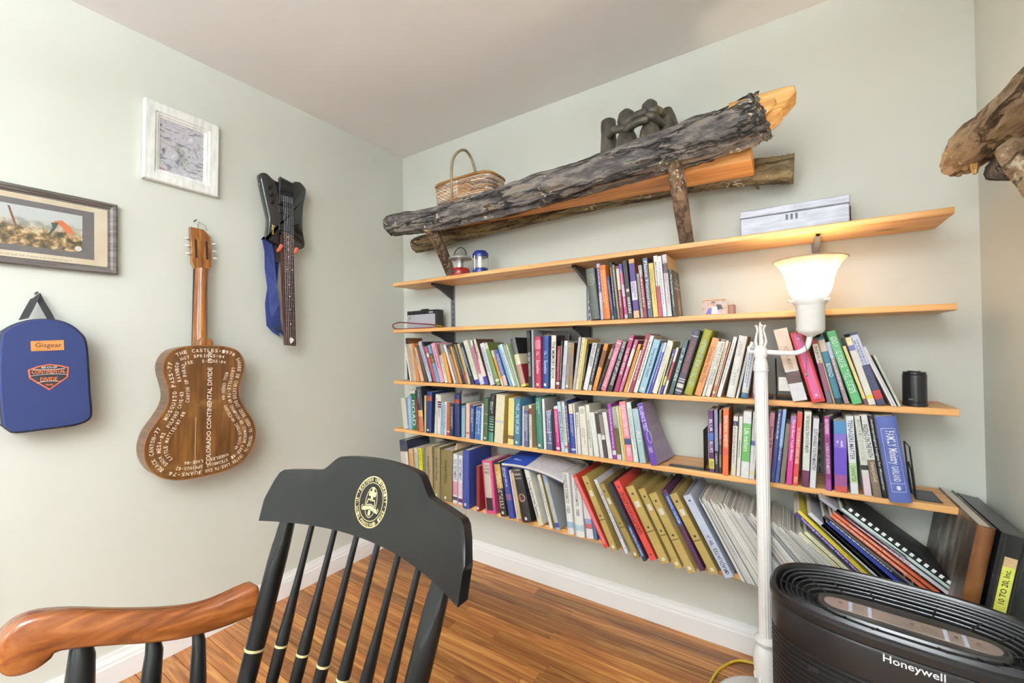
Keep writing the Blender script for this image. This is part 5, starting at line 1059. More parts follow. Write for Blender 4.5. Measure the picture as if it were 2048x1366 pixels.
write_path(.041, [(.005, .075, 'SPRINGS-82'), (.10, .205, 'SNOW MESA-82'), (.22, .33, 'FULFORD CAVE-83'), (.36, .55, 'RAINBOW HOT SPRINGS-84'), (.60, .70, 'LEADVILLE-78'), (.705, .80, 'MT CHAMPION-80'), (.81, .925, 'COMANCHE LAKE-81'), (.935, .995, 'STEAMBOAT')], .0125)
write_path(.062, [(.005, .06, 'LAKE-86'), (.10, .27, 'LITTLE MATTIE-87,88'), (.30, .46, 'CANYON OF PARADISE'), (.485, .56, 'S.FORK-84'), (.60, .70, 'MILL CREEK-84'), (.72, .79, 'GARFIELD-84'), (.80, .90, 'ZANGLAIS HAUTI-89'), (.925, .985, 'WHEELER')], .0120)
put_text(lt, 'COLORADO CONTINENTAL DIVIDE  1979', lambda u, v: (GXB, .012-v+u*.0, .27+u), .455, .0165)
lt.build('lettering', M_PAINTW, g)
MB().tube([(GXB, -.032, .02), (GXB, -.034, .12), (GXB, -.033, .24)], .0007, seg=4).build('crack', flat('d8c8b0'), g)

# headless electric guitar, strap and padded hanger
eg = [(-.917, 2.010), (-.900, 2.026), (-.883, 2.025), (-.864, 2.012), (-.837, 2.004), (-.772, 2.018), (-.755, 2.031), (-.73, 2.037), (-.713, 2.027), (-.70, 2.013), (-.699, 1.992), (-.71, 1.934), (-.717, 1.862), (-.716, 1.796), (-.708, 1.718), (-.761, 1.698), (-.825, 1.698), (-.885, 1.720), (-.887, 1.728), (-.879, 1.808), (-.887, 1.858), (-.905, 1.943)]
ec = (-.80, 1.225)
ep = [(a-ec[0], z-ec[1]) for a, z in eg]
M_EBODY = flat('1c1c1d', rough=.16, var=.05, coat=.4, spec=.6)
M_EHW = flat('232325', rough=.4, metal=.3)
g = tag(empty('electric_guitar', (0, ec[0], ec[1])), 'black headless electric guitar hanging neck down with a blue strap', 'guitar')
MB().prism(spline(ep, 3), 'x', .034, .072, bev=.004).build('body', M_EBODY, g, smooth=50)
nk = MB(); nk.prism([(-.030, .527), (.027, .523), (.036, 0.0), (-.012, .004)], 'x', .064, .082); nk.build('neck', flat('4a2f22', rough=.35), g)
fb = MB(); fb.prism([(-.029, .540), (.027, .536), (.036, -.001), (-.012, .003)], 'x', .082, .087); fb.build('fingerboard', wood_mat('rosewood', '2f1c16', '4a2e25', '5f3f34', axis=2, rough=.4), g)
fr = MB(); dots = MB()
for k in range(23):
    z = .004+ .536*(1-2**(-(k)/12))/(1-2**(-22/12)) if k else .004
    f_ = z/.536; a0 = -.012-.017*f_; a1 = .036-.009*f_
    fr.box(.087, .0878, a0, a1, z-.0005, z+.0005)
for k in (3, 5, 7, 9, 15, 17, 19, 21):
    z0 = .004+.536*(1-2**(-(k-1)/12))/(1-2**(-22/12)); z1 = .004+.536*(1-2**(-k/12))/(1-2**(-22/12)); z = (z0+z1)/2
    disc(dots, lambda u, v: (.0875, u, v), .012-.013*z/.536, z, .0032, .0032, 0, 10)
z = .004+.536*(1-2**(-11.5/12))/(1-2**(-22/12))
for y_ in (-.006, .020): disc(dots, lambda u, v: (.0875, u, v), y_, z, .0032, .0032, 0, 10)
fr.build('fret', flat('7d766c', rough=.4, metal=.6), g)['kind'] = 'stuff'; dots.build('inlay_dot', flat('e8e6e0'), g)['kind'] = 'stuff'
st = MB()
for k in range(6):
    st.tube([(.0905, -.010+.0088*k, .006), (.0915, -.022+.0085*k, .715)], (.0004 if k > 2 else .0006), seg=4)
st.build('string', flat('77777a', rough=.4, metal=.8), g)['kind'] = 'stuff'
def blk(name, y0, y1, z0, z1, x1, m=M_EHW):
    b_ = MB(); b_.prism([(y0, z0), (y1, z0), (y1, z1), (y0, z1)], 'x', .071, x1, bev=.0015); return b_.build(name, m, g)
br = blk('bridge', -.035, .033, .675, .745, .080)
pg = MB()
for k in range(6): pg.lathe([(.0045, 0), (.0045, .016), (.003, .018)], (0, 0, 0), 10, M=Matrix.Translation((.078, -.030+k*.0105, .785-.002*k)) @ Matrix.Rotation(0, 4, 'X'))
pg.build('tuner_knob', M_EHW, br); MB().prism([(-.036, .74), (.030, .74), (.030, .788), (-.036, .796)], 'x', .068, .084, bev=.002).build('tailpiece', M_EHW, br)
sd = MB()
for k in range(6): sd.box(.08, .084, -.030+k*.0098, -.023+k*.0098, .690, .715)
sd.build('saddle', flat('55565a', metal=.6, rough=.35), br)
for z0 in (.632, .548):
    p_ = blk('pickup', -.037, .037, z0, z0+.034, .077)
    d_ = MB()
    for r_ in range(2):
        for k in range(6): disc(d_, lambda u, v: (.0774, u, v), -.028+k*.0112, z0+.010+r_*.014, .0016, .0016, 0, 8)
    d_.build('pole_piece', flat('9a9a9c', metal=.7), p_)['kind'] = 'stuff'
for k in range(3):
    kb = MB(); M_ = Matrix.Translation((.071, -.072+k*.004, .745-k*.033)) @ Matrix.Rotation(R(90), 4, 'Y')
    kb.lathe([(.009, 0), (.0085, .010), (.007, .0125), (0.001, .0126)], seg=16, M=M_); kb.build('control_knob', M_EHW, g, smooth=40)
lg = MB(); put_text(lg, 'Aerro', lambda u, v: (.0725, -.062+v*1.0, .545-u), .046, .013); lg.build('maker_lettering', flat('d8c23a'), g)
sp_ = MB(); sp_.ball((.053, -.112, .748), .005, seg=8, rings=6); sp_.build('strap_button', M_STEEL, g)
s1 = MB(); M_STRAP = flat('26346e', rough=.8, var=.08, scale=200, bump=.2)
strap(s1, [((.045, -.078, .50), (0, 1, .2)), ((.05, -.070, .44), (0, 1, .0)), ((.045, -.064, .36), (.3, .8, -.1)), ((.04, -.052, .28), (.6, .6, 0)), ((.035, -.040, .20), (.4, .8, .1)), ((.035, -.034, .13), (0, 1, .0)), ((.04, -.026, .08), (0, 1, -.3)), ((.045, -.010, .055), (0, .7, -.7))], .042, .0025)
s1.build('strap', M_STRAP, g)
s2 = MB(); strap(s2, [((.03, -.040, .48), (0, 1, 0)), ((.03, -.034, .40), (0, 1, .1)), ((.028, -.044, .30), (0, 1, -.2)), ((.026, -.058, .20), (0, 1, 0)), ((.026, -.052, .10), (0, 1, .2)), ((.03, -.028, .055), (0, .8, -.5))], .040, .0025)
s2.build('strap_underside', flat('2b3a78', rough=.8), g)
s3 = MB(); strap(s3, [((.055, -.033, .475), (0, 1, 0)), ((.055, -.030, .40), (0, 1, 0))], .030, .003); s3.build('strap_leather_end', flat('26241f', rough=.6), g)
MB().prism([(-.045, .09), (-.02, .062), (-.008, .068), (-.030, .098)], 'x', .036, .044).build('strap_buckle', flat('2a2a2c', rough=.4), g)
pk = MB(); pk.prism(spline([(.001, .040), (.017, .030), (.004, .012), (-.001, .014), (-.004, .03)], 4), 'x', .0915, .0922); tag(pk.build('guitar_pick', flat('e2e2e0', rough=.3), None, (0, ec[0]+.006, ec[1]+.0)), 'white plectrum tucked under the strings of the black guitar', 'plectrum')
hg = tag(empty('guitar_hanger', (0, -.80, 1.695)), 'orange padded wall hook gripping the black guitar neck', 'hook')
MB().box(0, .008, -.03, .03, -.04, .03).build('plate', M_DKSTEEL, hg)
for sgn in (-1, 1):
    MB().tube([(.006, sgn*.012, -.012), (.05, sgn*.030, -.016), (.085, sgn*.038, -.014), (.098, sgn*.036, .004)], [.007, .008, .0085, .008], seg=8).build('padded_arm', flat('e4745a', rough=.5), hg, smooth=60)
# ------------------------------------------------------------------ log shelves
M_BARK1 = bark_mat('bark_dark', '3a3838', '625d5c', '8a827c', '8f7a5a')
M_BARK2 = bark_mat('bark_brown', '453c33', '74664f', '9a8868', '8a7640', crack=.4)
M_BARK3 = bark_mat('bark_strut', '5a4a3e', '7a6452', '937a64', '86704e', axis=2, crack=.25)
M_BARK4 = bark_mat('bark_tan', '5f4a36', '8f755c', 'b39a7c', '94804c', axis=1, crack=.5)
M_SPLIT = wood_mat('split_wood', 'a8702f', 'd9a458', 'efcf94', axis=0, rough=.6, bump=.4)
M_SPLITY = wood_mat('split_wood_y', 'a8702f', 'd9a458', 'efcf94', axis=1, rough=.6, bump=.4)
def log(name, pts, mat, parent, seed=0, seg=44, sub=14, amp=.10, end=None, jag=0.):
    P = spline([tuple(p[:3])+(p[3],) if False else p for p in [tuple(q) for q in pts]], sub, closed=False) if False else None
    ctr = spline([p[:3] for p in pts], sub, closed=False); rad = []
    n = len(pts)
    for i in range(n-1):
        for k in range(sub): t = k/sub; t = t*t*(3-2*t); rad.append(pts[i][3]*(1-t)+pts[i+1][3]*t)
    rad.append(pts[-1][3])
    mb = MB(); vs = []; up = None; N_ = len(ctr); ctr = [Vector(c) for c in ctr]
    for i, c in enumerate(ctr):
        t = (ctr[min(i+1, N_-1)]-ctr[max(i-1, 0)]).normalized()
        if up is None: up = Vector((0, 0, 1)) if abs(t.z) < .9 else Vector((0, 1, 0))
        u = (up-t*up.dot(t)).normalized(); up = u; v = t.cross(u)
        for k in range(seg):
            a = 2*PI*k/seg; d = u*math.cos(a)+v*math.sin(a)
            q = d*3.0 + Vector((seed*7.3, seed*3.1, 0)) + t*(c.dot(t)*5.)
            f = noise.fractal(q, 1.0, 2.0, 5)*amp*1.3
            ridge = abs(noise.noise(d*5.5+t*(c.dot(t)*3.2)+Vector((seed, 0, 9))))
            f += -amp*.75*max(0, .16-ridge)/.16
            f += noise.noise(d*11+t*(c.dot(t)*16)+Vector((seed, 3, 1)))*amp*.22
            r_ = rad[i]*(1+f)
            sh = t*(jag*noise.noise(d*4+Vector((seed, 5, 2)))) if (jag and i == N_-1) else Vector()
            vs.append(c+d*r_+sh)
    fs = [(i*seg+k, i*seg+(k+1) % seg, (i+1)*seg+(k+1) % seg, (i+1)*seg+k) for i in range(N_-1) for k in range(seg)]
    mb.add(vs, fs, 0); mb.add([vs[k] for k in range(seg)], [tuple(range(seg))[::-1]], 1); mb.add([vs[(N_-1)*seg+k] for k in range(seg)], [tuple(range(seg))], 1)
    return mb.build(name, [mat, end or mat], parent, smooth=70)
e = tag(empty('log_shelf', (0, 0, 0)), 'rustic shelf of bark-covered logs and a plank above the bookshelves', 'shelf')
log('front_log', [(.255, -.32, 1.882, .050), (.31, -.32, 1.882, .058), (.62, -.315, 1.862, .058), (1.02, -.32, 1.866, .066), (1.47, -.32, 1.890, .067), (1.835, -.32, 1.913, .071), (1.985, -.32, 1.932, .076), (2.02, -.32, 1.940, .074)], M_BARK1, e, seed=1, seg=60, sub=26, amp=.13, end=M_SPLIT, jag=.022)
log('back_log', [(.205, -.088, 1.828, .045), (.30, -.088, 1.832, .046), (.837, -.088, 1.855, .044), (1.26, -.088, 1.862, .040), (1.6, -.088, 1.862, .040), (1.9, -.085, 1.855, .046), (2.06, -.085, 1.835, .048), (2.105, -.085, 1.832, .051)], M_BARK2, e, seed=5, sub=18, amp=.10, end=M_SPLIT)
pk_ = MB(); Mt = Matrix.Translation((1.985, 0, 1.818)) @ Matrix.Rotation(R(1.75), 4, 'Y') @ Matrix.Translation((-1.985, 0, -1.818))
pk_.prism([(-.285, 1.818), (-.137, 1.818), (-.137, 1.866), (-.285, 1.866)], 'x', .46, 1.985, bev=.002, M=Mt); pk_.build('plank', wood_mat('fir_plank', 'a06228', 'cf8a40', 'dfa862', axis=0, rough=.5), e)
log('strut', [(1.752, -.335, 1.862, .026), (1.748, -.22, 1.75, .028), (1.740, -.05, 1.595, .027)], M_BARK3, e, seed=9, seg=24, sub=10, amp=.06, end=M_SPLIT)
log('strut', [(.548, -.325, 1.825, .030), (.515, -.20, 1.74, .030), (.462, -.045, 1.600, .028)], M_BARK3, e, seed=12, seg=24, sub=10, amp=.06, end=M_SPLIT)
# split end of the front log: torn slivers of pale wood
sv = MB(); srnd = random.Random(8)
for (y0, y1, z0, z1, x1, tl) in ((-.375, -.29, 1.925, 1.985, 2.11, .012), (-.365, -.28, 1.895, 1.945, 2.075, .01), (-.36, -.30, 1.885, 1.905, 2.045, .01), (-.34, -.27, 1.965, 1.995, 2.095, .012), (-.385, -.345, 1.91, 1.96, 2.06, .006)):
    prof = [(1.93, z0), (x1-.03, z0+.004), (x1-.012, z0+(z1-z0)*.35), (x1, z0+(z1-z0)*.6), (x1-.004, z1-.004), (x1-.03, z1), (1.93, z1)]
    sv.prism(prof, 'y', y0, y1, bev=.004)
sv.build('split_end', M_SPLIT, e)['kind'] = 'stuff'
# small stub twigs
MB().tube([(1.99, -.10, 1.795), (1.995, -.13, 1.77), (2.0, -.135, 1.765)], [.007, .005, .002], seg=6).build('twig_stub', M_BARK2, e)
MB().tube([(.90, -.12, 1.82), (.91, -.14, 1.80)], [.006, .002], seg=6).build('twig_stub', M_BARK2, e)
e = tag(empty('log_shelf', (2.5, -.7, 1.6)), 'log bracket fixed to the right wall, cut by the picture edge', 'shelf')
def rel(pts): return [(a-2.5, b_+.7, c-1.6, r_) for a, b_, c, r_ in pts]
log('front_log', rel([(2.445, -.352, 1.655, .022), (2.447, -.385, 1.66, .037), (2.448, -.47, 1.664, .046), (2.452, -.60, 1.658, .046), (2.456, -.71, 1.648, .047), (2.462, -1.0, 1.64, .05), (2.465, -1.5, 1.64, .052)]), M_BARK4, e, seed=20, sub=12, amp=.12, end=M_BARK4)
log('back_log', rel([(2.49, -.44, 1.605, .022), (2.50, -.50, 1.603, .034), (2.51, -.62, 1.60, .038), (2.51, -.9, 1.595, .04), (2.51, -1.5, 1.595, .042)]), M_BARK1, e, seed=23, sub=10, amp=.10)
log('strut', rel([(2.462, -.645, 1.60, .032), (2.475, -.655, 1.55, .033), (2.50, -.672, 1.478, .034)]), M_BARK4, e, seed=27, seg=28, sub=10, amp=.08, end=M_SPLITY)
MB().tube([(-.052, .225, .036), (-.054, .222, .012), (-.055, .218, -.004)], [.009, .008, .004], seg=5).build('splinter', M_SPLITY, e)

# ------------------------------------------------------------------ things on the log shelf
bx0, bx1, by0, by1, bz0, bz1 = .535, .895, -.285, -.110, 1.906, 2.052
bk = tag(empty('wicker_basket', ((bx0+bx1)/2, (by0+by1)/2, bz0)), 'oblong woven wicker basket with a hooped handle on the log shelf', 'basket')
aw, bw, hb_ = (bx1-bx0)/2, (by1-by0)/2, bz1-bz0
def rrect(a, b_, k, n=64, ex=4.5):
    q = 2*PI*k/n; c = math.cos(q); s_ = math.sin(q)
    return (a*math.copysign(abs(c)**(2/ex), c), b_*math.copysign(abs(s_)**(2/ex), s_))
def perim(a, b_, n, ex=4.5):
    raw = [rrect(a, b_, k, 720, ex) for k in range(721)]; acc = arclen(raw); tot = acc[-1]; res = []; j = 0
    for i in range(n):
        t = tot*i/n
        while acc[j+1] < t: j += 1
        res.append(raw[j])
    return res
NS = 132; cols = ['c9ad92', 'b0855c', 'd4c2ae', 'b09f92', '7d6d62', 'bf9166', 'd6c8ba', '98795c']
wv = MB(); wr_ = random.Random(2)
rows = 15
for r_ in range(rows):
    f = (r_+.5)/rows; grow = 1-.06*(1-f)
    base = perim(aw*grow, bw*grow, NS); z = f*(hb_-.012)+.004
    pts = []
    for k, (px, py) in enumerate(base):
        o_ = .0028*math.cos(PI*(k/2.0 + r_)); ln_ = math.hypot(px/aw, py/bw)
        nx, ny = px/aw**2, py/bw**2; l_ = math.hypot(nx, ny); pts.append((px+nx/l_*o_, py+ny/l_*o_, z))
    # strand colour changes along the row
    for s0 in range(0, NS, 11):
        seg_ = [pts[(s0+k) % NS] for k in range(12)]
        wv.tube(seg_, .0052, seg=5, mi=wr_.randrange(len(cols)), flat_=.95)
wv.build('weave', [flat(c, rough=.7) for c in cols], bk, smooth=60)['kind'] = 'stuff'
sk = MB()
for k, (px, py) in enumerate(perim(aw, bw, 66)):
    sk.tube([(px*.94, py*.94, 0), (px, py, hb_-.004)], .0022, seg=4)
sk.build('stake', flat('b89a78', rough=.7), bk)['kind'] = 'stuff'
MB().tube([(px, py, hb_-.001) for px, py in perim(aw+.003, bw+.003, 64)], .0075, seg=8, closed=True, flat_=.9).build('rim', wood_mat('cane_rim', '7d5424', 'a87434', 'b98a4c', axis=0, rough=.4), bk, smooth=60)
MB().prism([(px*.93, py*.93) for px, py in perim(aw, bw, 32)], 'z', 0, .006).build('base', flat('a88a68', rough=.8), bk)
hp = [(-.04, -bw-.004, .06), (-.04, -bw-.006, .17), (-.038, -bw+.004, .25), (-.034, -bw*.55, .302), (-.030, 0, .330), (-.026, bw*.5, .310), (-.022, bw*.86, .245), (-.020, bw+.004, .18), (-.02, bw+.004, .06)]
MB().tube(spline(hp, 5, closed=False), .0072, seg=10).build('handle', ramp_mat('cane_handle', [(.3, '7a6a55'), (.6, 'a8967a'), (.75, 'c4b398')], scale=(20, 20, 4), nscale=4, rough=.4), bk, smooth=60)

# carved ring of friends
M_CARVE = ramp_mat('carved_wood', [(.3, '2e2b27'), (.5, '4b463d'), (.64, '5f5848'), (.74, 'a8803c')], scale=(9, 9, 5), nscale=3, detail=8, rough=.45, bump=.3, dist=.004)
sc_ = tag(empty('friends_carving', (1.56, -.18, 1.872)), 'dark wood carving of small figures standing arm in arm on the log shelf', 'carving')
F = [(1.452, -.165, .296, .036), (1.545, -.212, .292, .046), (1.638, -.212, .300, .043), (1.692, -.155, .282, .040), (1.578, -.105, .215, .034)]
hp_ = []
for k, (fx, fy, fh, fr_) in enumerate(F):
    x_, y_ = fx-1.56, fy+.18
    pr_ = [(fr_*.78, 0), (fr_*.98, fh*.12), (fr_*1.06, fh*.30), (fr_*1.0, fh*.46), (fr_*.86, fh*.60), (fr_*.62, fh*.68), (fr_*.70, fh*.76), (fr_*.80, fh*.84), (fr_*.66, fh*.94), (fr_*.30, fh*.99), (.002, fh)]
    if k == 0: pr_ = [(fr_*.8, 0), (fr_*1.0, fh*.2), (fr_*1.0, fh*.5), (fr_*.9, fh*.72), (fr_*.86, fh*.8), (fr_*.9, fh*.9), (fr_*.86, fh*.985), (fr_*.7, fh)]
    if k == 3: pr_ = [(fr_*.9, 0), (fr_*1.2, fh*.3), (fr_*1.3, fh*.55), (fr_*1.0, fh*.72), (fr_*.75, fh*.85), (fr_*.4, fh*.97), (.002, fh)]
    MB().lathe(pr_, (x_, y_, 0), 18).build('figure', M_CARVE, sc_, smooth=60)
    hp_.append((x_, y_, fh))
def arm_(a, b_, za, zb, off):
    pa, pb = Vector((a[0], a[1], za)), Vector((b_[0], b_[1], zb)); md = (pa+pb)/2 + Vector((0, off, .004))
    MB().tube(spline([tuple(pa+(0*pa)), tuple(md), tuple(pb)], 6, closed=False), [.0165]*12+[.012], seg=8).build('arm', M_CARVE, sc_, smooth=60)
arm_((-.012, -.062), (.085, -.066), .190, .206, -.012); arm_((-.005, -.058), (.08, -.068), .222, .236, -.006)
arm_(hp_[0], (-.01, -.058), .215, .200, -.03); arm_((.075, -.064), hp_[3], .225, .185, -.038); arm_((.085, -.05), hp_[3], .245, .235, -.028)
arm_(hp_[0], hp_[4], .16, .15, .02); arm_(hp_[3], hp_[4], .16, .15, .02)
MB().prism([(.13*math.cos(k*PI/12), .075*math.sin(k*PI/12)+.0) for k in range(24)], 'z', -.006, .004).build('base', M_CARVE, sc_)

# ------------------------------------------------------------------ small things on the shelves
M_CLEAR, nt, b = new_mat('clear_plastic')
mxs = N(nt, 'ShaderNodeMixShader'); mxs.inputs[0].default_value = .22
nt.links.new(N(nt, 'ShaderNodeBsdfTransparent').outputs[0], mxs.inputs[1]); g_ = N(nt, 'ShaderNodeBsdfGlossy'); g_.inputs['Roughness'].default_value = .08
nt.links.new(g_.outputs[0], mxs.inputs[2]); nt.links.new(mxs.outputs[0], nt.nodes['Material Output'].inputs[0])
M_CHROME = flat('cfd0d2', rough=.18, metal=.9, var=.05)
Z1 = SHELF_Z[0]
la = tag(empty('camping_lantern', (.606, -.150, Z1)), 'small camping lantern with red base and wire handle on the top shelf', 'lantern', 'camping lanterns')
MB().lathe([(.050, 0), (.052, .004), (.051, .034), (.046, .042), (.02, .043)], seg=28).build('base', flat('9a1f1c', rough=.25), la, smooth=40)
MB().lathe([(.046, .043), (.045, .06), (.040, .096)], seg=28, cap=False).build('globe', M_CLEAR, la, smooth=60)
MB().lathe([(.022, .043), (.020, .05), (.017, .096)], seg=20).build('reflector', M_CHROME, la, smooth=60)
MB().lathe([(.064, .094), (.062, .100), (.04, .110), (.03, .118), (.002, .120)], seg=28).build('cap', flat('b9bab6', rough=.3), la, smooth=40)
MB().tube([(.042*math.cos(a), 0, .112+.045*math.sin(a)) for a in [PI*k/14 for k in range(15)]], .0026, seg=6).build('handle', flat('3a3a3c', rough=.4), la, smooth=60)
MB().lathe([(.011, 0), (.012, .004), (.006, .007), (.001, .0075)], seg=16, M=Matrix.Translation((-.004, -.050, .022)) @ Matrix.Rotation(R(90), 4, 'X')).build('switch', flat('1c1c1e', rough=.3), la, smooth=40)
lb = tag(empty('camping_lantern', (.745, -.150, Z1)), 'taller camping lantern with blue top and clear tube on the top shelf', 'lantern', 'camping lanterns')
M_LBLUE = flat('27357c', rough=.3)
MB().lathe([(.044, 0), (.045, .004), (.044, .016), (.038, .020), (.038, .028), (.02, .029)], seg=26).build('base', M_LBLUE, lb, smooth=40)
MB().lathe([(.036, .029), (.036, .088)], seg=26, cap=False).build('globe', M_CLEAR, lb, smooth=60)
MB().lathe([(.010, .029), (.010, .088)], seg=14).build('tube', flat('efe8d4', rough=.3), lb, smooth=60)
MB().lathe([(.042, .086), (.043, .092), (.041, .106), (.034, .113), (.030, .118), (.002, .119)], seg=26).build('cap', M_LBLUE, lb, smooth=40)
for a in (R(20), R(140), R(260)):
    MB().tube([(.041*math.cos(a), .041*math.sin(a), .016), (.041*math.cos(a), .041*math.sin(a), .09)], .0022, seg=6).build('guard_bar', M_CHROME, lb, smooth=60)
# grey metal drawer box
mbx = tag(empty('metal_box', (2.095, -.128, Z1)), 'flat grey metal cash box with a combination lock on the top shelf', 'box')
M_SILV = ramp_mat('brushed_steel', [(.3, '9599a8'), (.55, 'b9bdcb'), (.75, 'd6d8e2')], scale=(3, 3, 20), nscale=4, rough=.28)
MB().prism([(-.158, 0), (.158, 0), (.158, .078), (-.158, .078)], 'y', 0, .105, bev=.003).build('body', M_SILV, mbx, smooth=30)
MB().prism([(-.160, .079), (.160, .079), (.160, .106), (-.160, .106)], 'y', -.002, .107, bev=.003).build('lid', M_SILV, mbx, smooth=30)
ck = MB()
for k in range(3): ck.box(-.018+k*.014, -.011+k*.014, -.0015, 0, .052, .071)
ck.build('combination_dial', flat('26282e', rough=.4), mbx)
for xx, zz in ((-.036, .060), (.036, .066)): MB().lathe([(.004, 0), (.003, .002), (.001, .0025)], seg=12, M=Matrix.Translation((xx, 0, zz)) @ Matrix.Rotation(R(90), 4, 'X')).build('rivet', M_CHROME, mbx)
for xx in (-.02, .004): MB().lathe([(.003, 0), (.002, .0015), (.001, .002)], seg=12, M=Matrix.Translation((xx, -.002, .095)) @ Matrix.Rotation(R(90), 4, 'X')).build('rivet', M_CHROME, mbx)
MB().box(.160, .164, .03, .07, .02, .075).build('hinge', M_BLACKW, mbx)
# mini amplifier and its red cable
Z2 = SHELF_Z[1]
am = tag(empty('mini_amplifier', (.274, -.120, Z2)), 'small black practice amplifier with silver grille on the second shelf', 'amplifier')
M_TOLEX = flat('232327', rough=.7, var=.15, scale=300, bump=.3)
mm = MB(); mm.prism([(-.122, 0), (.122, 0), (.122, .112), (-.122, .112)], 'y', .004, .065, bev=.004); mm.build('cabinet', M_TOLEX, am, smooth=30)
MB().box(-.114, .112, .001, .004, .006, .088).build('grille_cloth', ramp_mat('grille_cloth', [(.4, '9a98a0'), (.6, 'c2c0c8')], scale=(500, 1, 500), nscale=1, detail=1, rough=.7), am)
MB().box(-.114, .112, .002, .004, .088, .106).build('control_panel', flat('1c1c20', rough=.4), am)
kk = MB()
for k in range(6): kk.lathe([(.0062, 0), (.005, .009), (.001, .0095)], seg=10, M=Matrix.Translation((-.095+k*.030, .002, .097)) @ Matrix.Rotation(R(90), 4, 'X'))
kk.build('control_knob', flat('2a2a2e', rough=.4), am)
MB().box(.064, .098, .0005, .002, .093, .102).build('name_strip', M_CHROME, am)
fb_ = MB(); put_text(fb_, 'F', lambda u, v: (-.092+u+v*.5, .0004, .064+v), .02, .022); fb_.tube([(-.10, .0004, .075), (-.08, .0004, .078), (-.05, .0004, .083)], .0012, seg=4); fb_.build('badge', M_CHROME, am)
MB().tube([(-.03, .03, .112), (-.02, .03, .118), (.03, .03, .118), (.04, .03, .112)], .004, seg=6).build('handle', M_TOLEX, am)
cb = tag(empty('patch_cable', (.40, -.150, Z2)), 'short red cable with gold plugs looped in front of the small amplifier', 'cable')
MB().tube(spline([(.03, .0, .016), (-.02, -.005, .024), (-.12, -.012, .032), (-.25, -.012, .044), (-.315, -.008, .036), (-.33, -.004, .024), (-.30, -.006, .008), (-.22, -.012, .0042), (-.05, -.014, .0042), (.02, -.012, .0042)], 6, closed=False), .0036, seg=8).build('cord', flat('7d2a33', rough=.45), cb, smooth=60)
M_GOLD = flat('b89a4a', rough=.25, metal=.8)
MB().tube([(.028, 0, .016), (.05, .002, .013), (.07, .004, .008)], [.0045, .006, .003], seg=10).build('plug', M_GOLD, cb, smooth=50)
MB().tube([(.02, -.012, .0045), (.05, -.010, .006)], [.004, .005], seg=10).build('plug', M_GOLD, cb, smooth=50)
# small photo frame with a block behind
pf = tag(empty('framed_snapshot', (1.850, -.165, Z2), (R(-12), 0, R(4))), 'small wooden photo frame of two people in front of a brown block', 'picture')
M_FR = wood_mat('small_frame', '8a5a30', 'b98a58', 'd9b488', axis=0, rough=.35)
fm = MB()
for q_ in ((-.0415, -.0375, 0, .062), (.0375, .0415, 0, .062), (-.0375, .0375, 0, .004), (-.0375, .0375, .058, .062)): fm.box(q_[0], q_[1], -.004, .005, q_[2], q_[3])
fm.build('frame', M_FR, pf)
MB().box(-.0375, .0375, 0, .004, .004, .058).build('print', ramp_mat('snapshot', [(.35, '8a6a5c'), (.5, 'b09488'), (.65, '9a94a0')], nscale=60, rough=.3), pf)
fg = MB(); q = lambda u, v: (u, -.0004, v)
disc(fg, q, -.004, .045, .007, .008, 0, 14); disc(fg, q, -.014, .036, .0065, .0075, 1, 14); disc(fg, q, -.004, .050, .0075, .004, 2, 14)
fg.add([q(*p) for p in ((-.030, .005), (-.012, .005), (-.010, .028), (-.020, .028))], [(0, 1, 2, 3)], 3); fg.add([q(*p) for p in ((-.010, .005), (.014, .005), (.010, .034), (-.008, .034))], [(0, 1, 2, 3)], 4); fg.add([q(*p) for p in ((.010, .02), (.028, .024), (.022, .04), (.006, .042))], [(0, 1, 2, 3)], 2)
fg.build('figures', [flat('b98468'), flat('c49a80'), flat('2e2622'), flat('5b4a9c'), flat('c3ccd8')], pf)
tag(MB().prism([(-.010, 0), (.010, 0), (.010, .038), (-.010, .038)], 'y', 0, .06, bev=.002).build('wood_block', flat('8a5444', rough=.4), None, (1.904, -.150, Z2)), 'small reddish-brown block behind the little photo frame', 'block')
# pencil sharpener
Z3 = SHELF_Z[2]
ps = tag(empty('pencil_sharpener', (2.392, -.165, Z3)), 'black desktop pencil sharpener at the right end of the third shelf', 'sharpener')
M_PSB = flat('1d1d20', rough=.18, var=.05, spec=.6)
def ov(a, b_, n=36): return [(a*math.cos(2*PI*k/n), b_*math.sin(2*PI*k/n)) for k in range(n)]
sh = MB()
for (z0, z1, a, b_) in ((.0, .012, .0285, .037), (.012, .094, .0275, .036), (.094, .102, .0265, .034)): sh.prism(ov(a, b_), 'z', z0, z1, bev=.0015)
sh.build('body', M_PSB, ps, smooth=40)
MB().prism([(-.013, -.012), (.012, -.012), (.012, .012), (-.013, .012)], 'z', .102, .1045).build('top_slot', flat('0f0f10', rough=.5), ps)
MB().box(-.004, .006, -.010, -.004, .1045, .1075).build('selector', flat('c8c8c4'), ps)
MB().prism([(-.02, .02), (-.008, .02), (-.008, .024), (-.02, .024)], 'y', -.0338, -.0328).build('slot', flat('55565a', rough=.4), ps)
